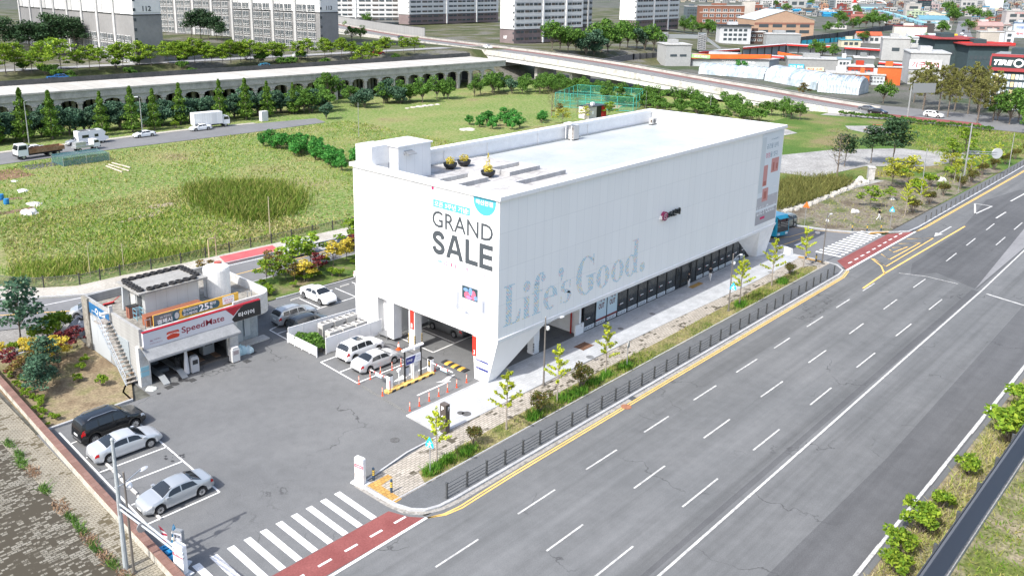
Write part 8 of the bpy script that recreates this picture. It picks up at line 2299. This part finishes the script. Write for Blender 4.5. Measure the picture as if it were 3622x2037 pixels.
wallrun('railway_wall','long dark railway wall in front of the gymnasium rising to the right',[(2826,150),(2960,134),(3160,106),(3230,96)],17,m_rw)
wallrun('railway_wall','dark grey retaining wall left of the grey corner building',[(2120,222),(2240,212),(2352,206)],20,rough_mat('retain_grey',(.10,.10,.105),(.15,.15,.155),.1,1,.2))
wallrun('site_fence','turquoise panel fence below the dark railway wall',[(2832,160),(2935,152),(3003,146)],15,plain('fence_turquoise',(.03,.40,.52),.6),'fence',.15)
def vinyl():
 m,t,bs=_new('vinyl_sheet'); n=NT(t)
 c=n.ramp(n.noise(n.pos(),.25,5,.7),[(.35,(.20,.26,.30)),(.5,(.36,.42,.46)),(.65,(.60,.62,.63))])
 n.l(c,bs.inputs['Base Color']); bs.inputs['Roughness'].default_value=.35
 return m
m_vin=vinyl()
def tunnel(label,x0,y0,x1,y1,hp):
 A,B=G(x0,y0),G(x1,y1); d=B-A; L_=np.linalg.norm(d); d /= L_; nn=np.array([-d[1],d[0],0]); r=hp*depth((A+B)/2)/FPX
 t=thing('plastic_tunnel',label,'greenhouse',(A+B)/2)
 mb=MB(); ns,na=26,9; rr_=np.random.default_rng(int(x0)); vs=[]
 for i in range(ns+1):
  s_=i/ns; wob=1+.05*math.sin(i*2.1)+(.06 if i % 3==0 else 0)
  for k in range(na+1):
   a=math.pi*k/na; p=A+d*L_*s_+nn*(r*1.1-r*1.1*math.cos(a))*1.0+np.array([0,0,r*1.15*wob*math.sin(a)**.7]); vs.append(tuple(p))
 fs=[(i*(na+1)+k,(i+1)*(na+1)+k,(i+1)*(na+1)+k+1,i*(na+1)+k+1) for i in range(ns) for k in range(na)]
 fs+=[list(range(na+1)),[ns*(na+1)+k for k in range(na+1)][::-1]]
 mb._add(vs,fs); mb.build('sheet',m_vin,t,True)
 q=MB()
 for i in range(0,ns+1,2): q.tube([tuple(np.array(vs[i*(na+1)+k])+[0,0,.05]) for k in range(na+1)],.07,4,cap=False)
 q.build('hoop',m_pole,t,True)
tunnel('long greyish plastic tunnel beside the elevated road, left section',2470,262,2700,282,32); tunnel('long plastic tunnel beside the elevated road, middle section',2703,286,2884,320,46); tunnel('wide torn white plastic tunnel at the right end of the row',2890,326,3036,338,50)
TB=[
 ('house','white house with bright orange red roof before the dark railway wall',(3034,3112,154,128),wh,(.52,.12,.06),'gable',(4,1)),
 ('shed','long pale yellow shed with thin blue roof before the railway wall',(2978,3040,168,144),(.62,.58,.44),(.08,.36,.50),'flat',(3,1)),
 ('warehouse','white ribbed warehouse with maroon upper storey',(3166,3268,132,96),(.68,.64,.56),(.22,.05,.055),'flat',(0,0)),
 ('shed','dark grey shed beside the white ribbed warehouse',(3268,3300,116,86),(.085,.08,.08),(.20,.20,.20),'flat',(0,0)),
 ('shed','teal roofed low shed behind the dark grey shed',(3258,3350,84,72),(.40,.47,.50),(.14,.30,.38),'gable',(0,0)),
 ('shed','pale blue roofed shed right of the dark shed',(3298,3330,104,84),(.50,.56,.58),(.12,.42,.55),'flat',(2,1)),
 ('market_hall','long low white canopied hall behind the tall grey box',(3180,3304,162,136),(.60,.62,.63),(.45,.50,.53),'flat',(6,1)),
 ('house','grey low house with pale roof in front of the market hall',(3204,3290,186,172),(.50,.50,.48),(.36,.37,.38),'flat',(5,1)),
 ('house','pale blue gabled shed beside the market hall',(3262,3306,142,128),(.45,.52,.60),(.48,.56,.64),'gable',(1,1)),
 ('church_hall','cream gabled church hall in the middle of the town',(3276,3324,68,50),(.66,.60,.47),(.64,.60,.52),'front',(3,1)),
 ('house','cream low wing right of the gabled church hall',(3322,3356,66,50),(.64,.57,.44),(.10,.42,.52),'flat',(2,1)),
 ('house','pale green house left of the gabled church hall',(3219,3276,62,41),(.50,.60,.42),(.36,.38,.36),'flat',(4,2)),
 ('office_block','tall blank grey beige block left of the dark glass office',(3204,3252,58,16),(.46,.44,.42),None,'flat',(1,2)),
 ('office_block','dark glass office with maroon upper floors',(3250,3288,40,4),(.03,.05,.06),(.24,.05,.06),'flat',(3,4)),
 ('office_block','dusty pink block right of the dark glass office',(3285,3318,39,16),(.48,.38,.38),None,'flat',(3,2)),
 ('office_block','grey office with two rows of blue windows at the town street',(3398,3446,46,3),(.44,.44,.44),None,'flat',(3,2)),
 ('tower_block','tall white windowless tower block near the top right',(3474,3540,36,0),(.66,.68,.69),None,'flat',(0,0)),
 ('tower_block','slim grey tower left of the tall white block',(3450,3476,36,2),(.40,.41,.42),None,'flat',(1,4)),
 ('house','pale yellow house below the tall white tower block',(3512,3542,52,36),(.60,.60,.42),None,'flat',(2,1)),
 ('house','long white house below the slim grey tower',(3446,3512,54,38),(.58,.57,.56),(.50,.50,.48),'flat',(5,2)),
 ('clinic_building','pinkish grey building with red sign letters at the right edge',(3560,3632,92,42),(.50,.47,.46),None,'flat',(2,2)),
 ('warehouse','beige warehouse wall behind the red roofed malls',(3470,3556,156,116),(.50,.46,.41),(.55,.55,.54),'flat',(0,0)),
 ('house','white block with two small windows right of the beige warehouse',(3554,3580,160,112),(.66,.67,.68),None,'flat',(1,2)),
 ('sign_tower','blue white billboard block at the right picture edge',(3584,3624,134,84),(.54,.62,.68),(.10,.16,.28),'flat',(0,0)),
 ('house','brownish roof rows below the town street',(3458,3540,108,94),(.36,.24,.22),(.40,.28,.26),'gable',(3,1)),
 ('house','white sheds with red patch behind the bare trees',(3450,3530,92,80),(.56,.56,.55),(.34,.10,.09),'flat',(3,1)),
 ('house','orange and green shop row at the town street',(3460,3500,84,74),(.10,.26,.22),(.44,.20,.10),'flat',(2,1)),
 ('house','dark red brick block left of the small white chapel',(2966,3012,60,40),(.24,.055,.05),(.36,.40,.40),'flat',(3,1)),
 ('house','red brick house behind the dark red block',(2964,2992,42,18),(.27,.07,.06),(.20,.05,.05),'flat',(2,2)),
 ('chapel','small white chapel with red spire roof',(3012,3028,50,12),(.70,.70,.69),(.42,.08,.06),'gable',(1,2)),
 ('house','white flat house with blue tarpaulin at its foot',(2906,2948,52,38),(.66,.66,.63),(.60,.60,.58),'flat',(3,1)),
 ('shed','bright blue tarpaulin roof beside the white flat house',(2916,2966,60,53),(.03,.24,.46),(.03,.26,.50),'gable',(0,0)),
 ('shed','bright blue roofed shed behind the gymnasium',(2806,2832,48,38),(.03,.26,.48),(.03,.28,.52),'gable',(0,0)),
 ('shed','small blue shed left of the round tree behind the gymnasium',(2754,2768,44,36),(.03,.26,.48),(.03,.28,.52),'gable',(0,0)),
 ('house','dark house with white ground floor behind the gymnasium roof',(2844,2880,52,32),(.10,.10,.105),(.52,.44,.28),'flat',(3,1)),
 ('house','tan brick house among the grey towers',(2906,2928,38,18),(.46,.25,.16),(.40,.28,.20),'flat',(2,2)),
 ('tower_block','dark slate tower beside the wide white apartment block',(2928,2952,38,0),(.20,.23,.25),None,'flat',(1,5)),
 ('apartment_block','wide white apartment block with rows of small windows',(2954,3012,30,0),(.56,.55,.54),None,'flat',(6,3)),
 ('apartment_block','white apartment block with blue windows at the far left of the town',(2738,2790,22,0),(.60,.60,.59),None,'flat',(4,2)),
 ('apartment_block','white apartment block beside the brick block',(2694,2732,28,2),(.60,.60,.60),None,'flat',(4,3)),
 ('office_block','grey stepped building with dark lower wall in the town',(2792,2850,28,0),(.40,.41,.41),None,'flat',(2,1)),
 ('house','salmon low house in front of the grey towers',(3012,3060,78,60),(.36,.14,.11),(.30,.12,.10),'gable',(0,0)),
 ('house','white shed with parked cars at the gymnasium side',(2946,2992,104,90),(.58,.57,.55),(.05,.06,.06),'flat',(4,1)),
]
for name,lab,box,wc_,rc_,kind,nw in TB:
 t=bld(name,lab,box,wc_,rc_,None,random.uniform(4,16),kind,nw)
 if 'red sign' in lab: sign_on(t,'산부인과',.3,.8,.6,.14,plain('ink_pinkred',(.5,.1,.1),.5))
 if 'billboard block' in lab: sign_on(t,'기아자동차',.12,.55,.8,.3,plain('ink_blue',(.10,.16,.40),.5)); sign_on(t,'정비',.2,.15,.6,.25,plain('ink_pinkred',(.5,.1,.1),.5))
 if 'beige warehouse' in lab: MB().box(t['_w']*.18,t['_w']*.48,-.2,-.05,.1*t['_h'],.9*t['_h']).build('sign_board',plain('poster_pale',(.55,.60,.68),.5),t)
 if 'red spire' in lab: MB().lathe([(t['_w']*.35,t['_h']+.4),(.05,t['_h']*1.6)],8,(0,t['_w']*.3,0)).build('spire',m_rr,t)
p=GH(3078,34); k_=depth(p)/FPX
stn=thing('station','distant railway station with broad white arched roof','station',p,math.atan2(p[1],p[0])-math.pi/2)
arch=[(x*k_*50,(18+14*math.cos(x*math.pi/2)**.6)*k_) for x in np.linspace(-1,1,17)]
b=MB()
for (xa,za),(xb,zb_) in zip(arch,arch[1:]): b.ext([(xa,0,za),(xb,0,zb_),(xb,0,zb_+2.6*k_),(xa,0,za+2.6*k_)],(0,40,0))
b.build('roof',m_twhite,stn); MB().box(-48*k_,48*k_,3,36,0,17*k_).build('hall',plain('station_dark',(.16,.19,.21),.4),stn); MB().box(-60*k_,60*k_,-4,-2,4*k_,8*k_).build('platform_edge',plain('platform_blue',(.25,.45,.52),.5),stn)
wallrun('railway_bridge','pale blue railway bridge girder running to the distant station',[(3052,40),(3120,50),(3180,66),(3262,92)],9,plain('bridge_blue',(.22,.44,.52),.5),'bridge',5)
A,B,C_,D0=GH(3376,134),GH(3440,134),GH(3420,76),GH(3390,76)
b=MB().face(tuple(A+[0,0,.1]),tuple(B+[0,0,.1]),tuple(C_+[0,0,.1]),tuple(D0+[0,0,.1])); struct('town_street',b,m_street)
P=GH(3373,134); k_=depth(P)/FPX
gt_=thing('gantry_sign','small yellow gantry sign over the town street','sign',P,math.atan2(P[1],P[0])-math.pi/2); MB().box(-11*k_,11*k_,-.2,.2,3*k_,13*k_).build('plate',plain('gantry_yellow',(.66,.40,.02),.5),gt_); MB().box(-10*k_,-9*k_,-.15,.15,0,3*k_).box(9*k_,10*k_,-.15,.15,0,3*k_).build('post',m_grey,gt_)
for px,py,pm,l_ in ((3407,113,P_black,'black car on the town street beside the round tree'),(3402,124,P_white,'white car on the town street, left one'),(3414,132,P_white,'white car on the town street, right one')):
 P=GH(px,py); make_car('far_car',l_,'car','sedan',pm,math.atan2(P[1],P[0]),(P[0],P[1]),detail=False,z=P[2]+.12)
cols=[((.46,.46,.45),'white'),((.27,.275,.28),'grey'),((.38,.335,.27),'beige'),((.21,.10,.075),'brick red'),((.27,.33,.38),'pale blue')]
roofs=[((.20,.205,.21),'grey'),((.05,.20,.32),'blue'),((.24,.085,.06),'rust'),((.36,.36,.345),'pale')]
rs=random.Random(4)
k=0
for py0,py1,step,hp in ((96,112,34,17),(70,84,26,14),(52,62,23,13),(36,46,21,13),(24,32,19,15)):
 px=2700 if py0<60 else (3020 if py0<90 else 3130)
 while px<3640:
  w_=step*rs.uniform(.6,1.05); yb=rs.uniform(py0,py1)
  (wc_,wn_),(rc_,rn_)=rs.choice(cols),rs.choice(roofs)
  if not (3372<px+w_/2<3446 and py0>60) and not (2690<px<2960 and py0>52):
   bld('town_house','small %s town house with %s roof in the crowded quarter beyond the railway' % (wn_,rn_),(px,px+w_,yb,yb-hp*rs.uniform(.6,1.15)),wc_,rc_,None,rs.uniform(-25,25),rs.choice(('flat','flat','gable')),(rs.choice((2,3)),1),group='small %s houses with %s roofs in the town' % (wn_,rn_))
   k+=1
  px+=step*rs.uniform(.9,1.3)
for py0,step in ((18,30),(10,26),(3,24),(-6,26),(-16,30),(-26,34)):
 px=2380 if py0<14 else 2700
 while px<3660:
  w_=step*rs.uniform(.5,.95); tall=rs.random()<.4
  (wc_,wn_)=rs.choice(cols[:3])
  bld('city_block',('tall %s block in the far city near the top edge' if tall else 'low %s block in the far city near the top edge') % wn_,(px,px+w_,py0+rs.uniform(-3,3),py0-(rs.uniform(20,34) if tall else rs.uniform(8,15))),wc_,(.42,.42,.42),None,rs.uniform(-20,20),'flat',(3,3 if tall else 2),group='%s %s blocks of the far city' % ('tall' if tall else 'low',wn_))
  px+=step*rs.uniform(.8,1.4)
for px,py,s in ((3372,84,2.3),(3360,70,2.6),(3382,82,1.9),(3328,124,1.6),(3336,116,1.4),(3424,118,1.7),(3401,56,1.6),(3344,42,2.0),(3440,70,2.2),(3456,74,1.9),(3492,74,1.6),(3424,52,1.6),(3540,30,2.2),(3560,72,1.6),(3250,158,1.0),(3272,160,1.1),(3212,164,.9),
     (2962,88,1.9),(2984,92,1.7),(3016,108,1.5),(3040,100,1.6),(3062,98,1.9),(3086,96,2.0),(3110,98,1.9),(3136,92,1.7),(3030,58,1.9),(2932,112,1.2),(2920,116,1.1),(2964,108,1.1),(2782,48,2.1),(2744,28,2.0),(2866,24,2.0),(2884,200,1.3),(2900,202,1.1),(2944,206,1.0),(3052,154,1.2)):
 p=GH(px,py); K_green.put(p[0],p[1],p[2],s,'round green tree standing between the town roofs','green trees among the town roofs')
for px,py,s in ((2420,118,1.4),(2450,122,1.4),(2480,124,1.3),(2504,128,1.7),(2560,140,1.4),(2584,146,1.4),(2600,150,1.3),(2532,134,1.3),(2448,86,1.3),(2420,104,1.5),(2660,90,1.5),(2510,120,1.6)):
 p=GH(px,py); K_green.put(p[0],p[1],p[2],s,'green tree on the slope below the brick school','green trees below the brick school')
p=GH(2620,262); K_bushy.put(p[0],p[1],0,1.6,'green bush growing before the plastic tunnels'); p=GH(2840,345); K_rust.put(p[0],p[1],0,1.6,'brownish bush before the torn plastic tunnel')
m_gp=plain('court_green',(.05,.36,.30),.5)
ct=thing('sports_court','sports court fenced with tall green posts and netting','court',(192,138,0))
cp_=[(183,144.5),(190,124),(208,132),(203,152)]
MB().flat([(184.5,143.5),(190.5,126),(206,132.5),(201.5,150)],.03).build('floor',rough_mat('court_floor',(.05,.17,.10),(.08,.22,.13),.3,3,.2),ct,True)
b=MB(); b.flat([(189,140),(192.5,130.5),(199,133.5),(195.5,143)],.045); b.build('court_mark',rough_mat('court_tan',(.34,.26,.16),(.40,.30,.20),.4,3,.2),ct,True)
q=MB(); nt_=MB()
for (xa,ya),(xb,yb) in zip(cp_,cp_[1:]+cp_[:1]):
 L_=math.hypot(xb-xa,yb-ya); n_=int(L_/4)
 for i in range(n_): q.tube([(xa+(xb-xa)*i/n_,ya+(yb-ya)*i/n_,0),(xa+(xb-xa)*i/n_,ya+(yb-ya)*i/n_,4.0)],.09,5)
 for z in (.3,2.0,3.95): q.tube([(xa,ya,z),(xb,yb,z)],.05,5)
 nt_.face((xa,ya,.1),(xb,yb,.1),(xb,yb,3.9),(xa,ya,3.9))
q.build('posts',m_gp,ct,True)
def netmat():
 m,t,bs=_new('court_net'); n=NT(t); bs.inputs['Base Color'].default_value=(.02,.20,.15,1)
 tr_=n.n('ShaderNodeBsdfTransparent'); mx=n.n('ShaderNodeMixShader',i_Fac=.72); n.l(bs.outputs[0],mx.inputs[1]); n.l(tr_.outputs[0],mx.inputs[2]); n.l(mx.outputs[0],t.nodes['Material Output'].inputs[0]); return m
nt_.build('netting',netmat(),ct,True)
wc=thing('park_toilet','small park toilet with pale, black and red walls behind the shop roof','building',(175,126,0),R(-4))
MB().box(-3.3,-.5,-1.6,1.8,0,3.0).build('wall',wallmat((.58,.54,.52)),wc); MB().box(-.5,1.4,-1.6,1.8,0,3.0).build('wall',m_black,wc); MB().box(1.4,3.2,-1.7,1.8,0,3.05).build('wall',m_rr,wc)
MB().box(-3.4,3.3,-1.8,1.9,3.06,3.2).build('roof',m_dark,wc); MB().box(-2.2,-1.6,-1.62,-1.6,1.2,2.0).build('door',m_lwhite,wc); MB().box(-.6,.3,-.3,.4,3.21,3.9).build('roof_unit',m_lwhite,wc)
def bench(label,x,y,rz,c=(.36,.10,.05)):
 t=thing('park_bench',label,'bench',(x,y,0),rz)
 MB().box(-1.1,1.1,-.25,.25,.42,.5).build('seat',plain('bench_red',c,.6),t)
 for s_ in (-.8,.8): MB().box(s_-.08,s_+.08,-.22,.22,0,.41).build('leg',m_grey,t)
bench('reddish bench on the round gravel place, left one',204.5,69.5,R(-60)); bench('reddish bench on the round gravel place, right one',206.5,66.5,R(-60)); bench('orange bench behind the round gravel place',212.5,70.5,R(-60),(.45,.16,.06)); bench('brown bench on the lawn by the red path',163.5,134,R(10),(.30,.10,.05))
struct('park_path',MB().flat([(150,130),(160,131),(168,130),(178,128),(178,130),(168,132.5),(160,133),(150,132)],-.02),rough_mat('path_pink',(.34,.24,.21),(.42,.31,.27),.4,4,.2))
sb3=MB().box(-.7,.7,-.5,.5,0,2.1).box(-.8,.8,-.6,.6,2.101,2.25).build('stone_monument',m_conc); sb3.location=(152.3,50.6,0); sb3.rotation_euler[2]=.5; tag(sb3,'upright grey stone block in the roadside garden','stone')
for x,y,s,l in ((150.2,51.5,.9,'pale boulder left of the upright stone block'),(149.0,50.2,.7,'pale boulder before the upright stone block'),(140,42.9,.5,'small stone beside the garden mound'),(127.5,43.9,.7,'white stone on the bare earth near the person'),(112.8,43.3,.4,'stone at the side street kerb'),(160,41.5,.8,'pale stone at the path behind the azaleas')): blob('boulder',l,'stone',x,y,0,s,(.8,.7),wallmat((.50,.49,.47)),seed=int(x))
rw_=np.random.default_rng(8)
b=MB()
for k in range(70):
 t=k/69; x=120.5+30*t; y=51.3-.8*math.sin(t*3); b.obox((x+rw_.normal()*.2,y+rw_.normal()*.25,-.02),(rw_.uniform(.3,.8),rw_.uniform(.3,.6),rw_.uniform(.2,.45)),rw_.uniform(0,3))
tag(b.build('stone_edging',wallmat((.48,.46,.42))),'row of pale stones edging the earth garden','stones',kind='stuff')
pt=[('brown',[(45,162.5),(50,162.5),(50.5,154),(44.5,153)],(.16,.10,.06)),('dark',[(51,164),(57,164),(57.5,157),(51.5,156)],(.075,.08,.075)),('brown',[(38,160),(44,161.5),(43.5,152),(38,151)],(.15,.10,.065)),('dark',[(30,160),(37,160.5),(37,151.5),(30,151)],(.08,.085,.08)),('brown',[(36,139),(43,140),(42,130),(36,130)],(.15,.10,.07))]
for i,(nm_,poly,c) in enumerate(pt): struct('vegetable_plot',MB().flat(poly,.01+.004*i),rough_mat('plot_%d' % i,c,tuple(v*1.5 for v in c),.6,2,.5,stretch=(3,.4,1)))
for x,y,s,m_,l_ in ((44.5,143,.9,wallmat((.62,.63,.64)),'white crumpled sheet on the vegetable plots, upper one'),(40.5,128.4,1.3,wallmat((.56,.55,.53)),'pale debris heap at the left edge of the field'),(42.8,133,1.0,wallmat((.55,.54,.50)),'light rubble strip beside the blue plot'),(46,151.5,.5,wallmat((.64,.64,.64)),'small white sheet near the dark plots'),(41,146,.6,wallmat((.62,.62,.63)),'small white bag on the left plots')): blob('debris_heap',l_,'debris',x,y,0,s,(1.4,.35),m_,seed=int(x*3))
for x,y,l_ in ((40.2,139.5,'blue barrel on the left vegetable plot'),(39.8,135.9,'light blue bucket on the left vegetable plot')):
 o=MB().lathe([(.35,0),(.42,.3),(.4,.9),(.3,.92)],12).build('barrel',plain('barrel_blue',(.02,.18,.42),.5)); o.location=(x,y,0); tag(o,l_,'barrel')
pn=thing('plot_net','bluish net cage over a vegetable bed beside the far road','net',(60.5,160.5,0))
def plotnet():
 m,t,bs=_new('plot_net'); n=NT(t); bs.inputs['Base Color'].default_value=(.06,.16,.17,1)
 tr_=n.n('ShaderNodeBsdfTransparent'); mx=n.n('ShaderNodeMixShader',i_Fac=.55); n.l(bs.outputs[0],mx.inputs[1]); n.l(tr_.outputs[0],mx.inputs[2]); n.l(mx.outputs[0],t.nodes['Material Output'].inputs[0]); return m
MB().ext([(-4,-3,.1),(4.5,-3,.1),(4.5,2.6,.1),(-4,2.6,.1)],(0,0,1.5)).build('net',plotnet(),pn)
q=MB()
for x in (-4,.2,4.5):
 for y in (-3,2.6): q.tube([(x,y,0),(x,y,1.7)],.05,5)
q.build('stake',m_pole,pn)
for k,(x,y,a,ln) in enumerate(((63.1,149.5,1.6,8.0),(62.2,148.5,1.55,7.0),(64.2,150.5,1.65,6.5))):
 o=MB().tube([(0,0,.12),(math.cos(a)*-ln,math.sin(a)*-ln,.12)],.16,6).build('timber',plain('timber_grey',(.42,.37,.30),.8)); o.location=(x,y+4,0); tag(o,('pale timber beam lying in the field below the net cage','second timber beam lying beside it in the field','third timber beam at the outer side of the pile')[k],'timber')
struct('dirt_patch',MB().flat([(46.7,114.2),(52.5,113.8),(55,115.2),(54.6,116.4),(50.5,115.9)],.03).flat([(53,118.6),(55,117.8),(58.5,118.2),(58,120),(55.5,120.4)],.03).flat([(50,117.5),(52.6,117.2),(52.4,119),(50,119)],.03),rough_mat('bare_dirt',(.30,.25,.18),(.36,.31,.23),.6,4,.2))
ub=MB().box(-.9,.9,-.6,.6,0,2.4).build('utility_cabinet',wallmat((.62,.62,.61))); ub.location=(112.5,178.8,0); tag(ub,'pale utility cabinet on the verge right of the box truck','cabinet')
for k in range(14):
 o=blob('debris_heap','pale rubble heap on the wild ground behind the shop','debris',0,0,0,random.uniform(.5,1.1),(1.2,.35),wallmat((.46,.43,.38)),seed=k)
 p=T(0,1,*((2080+30*(k % 4),1300+12*(k // 4)) if k<8 else (1040+60*k,1155-8*k))); o.location=(p[0],p[1],-.05); o['group']='rubble heaps behind the shop'
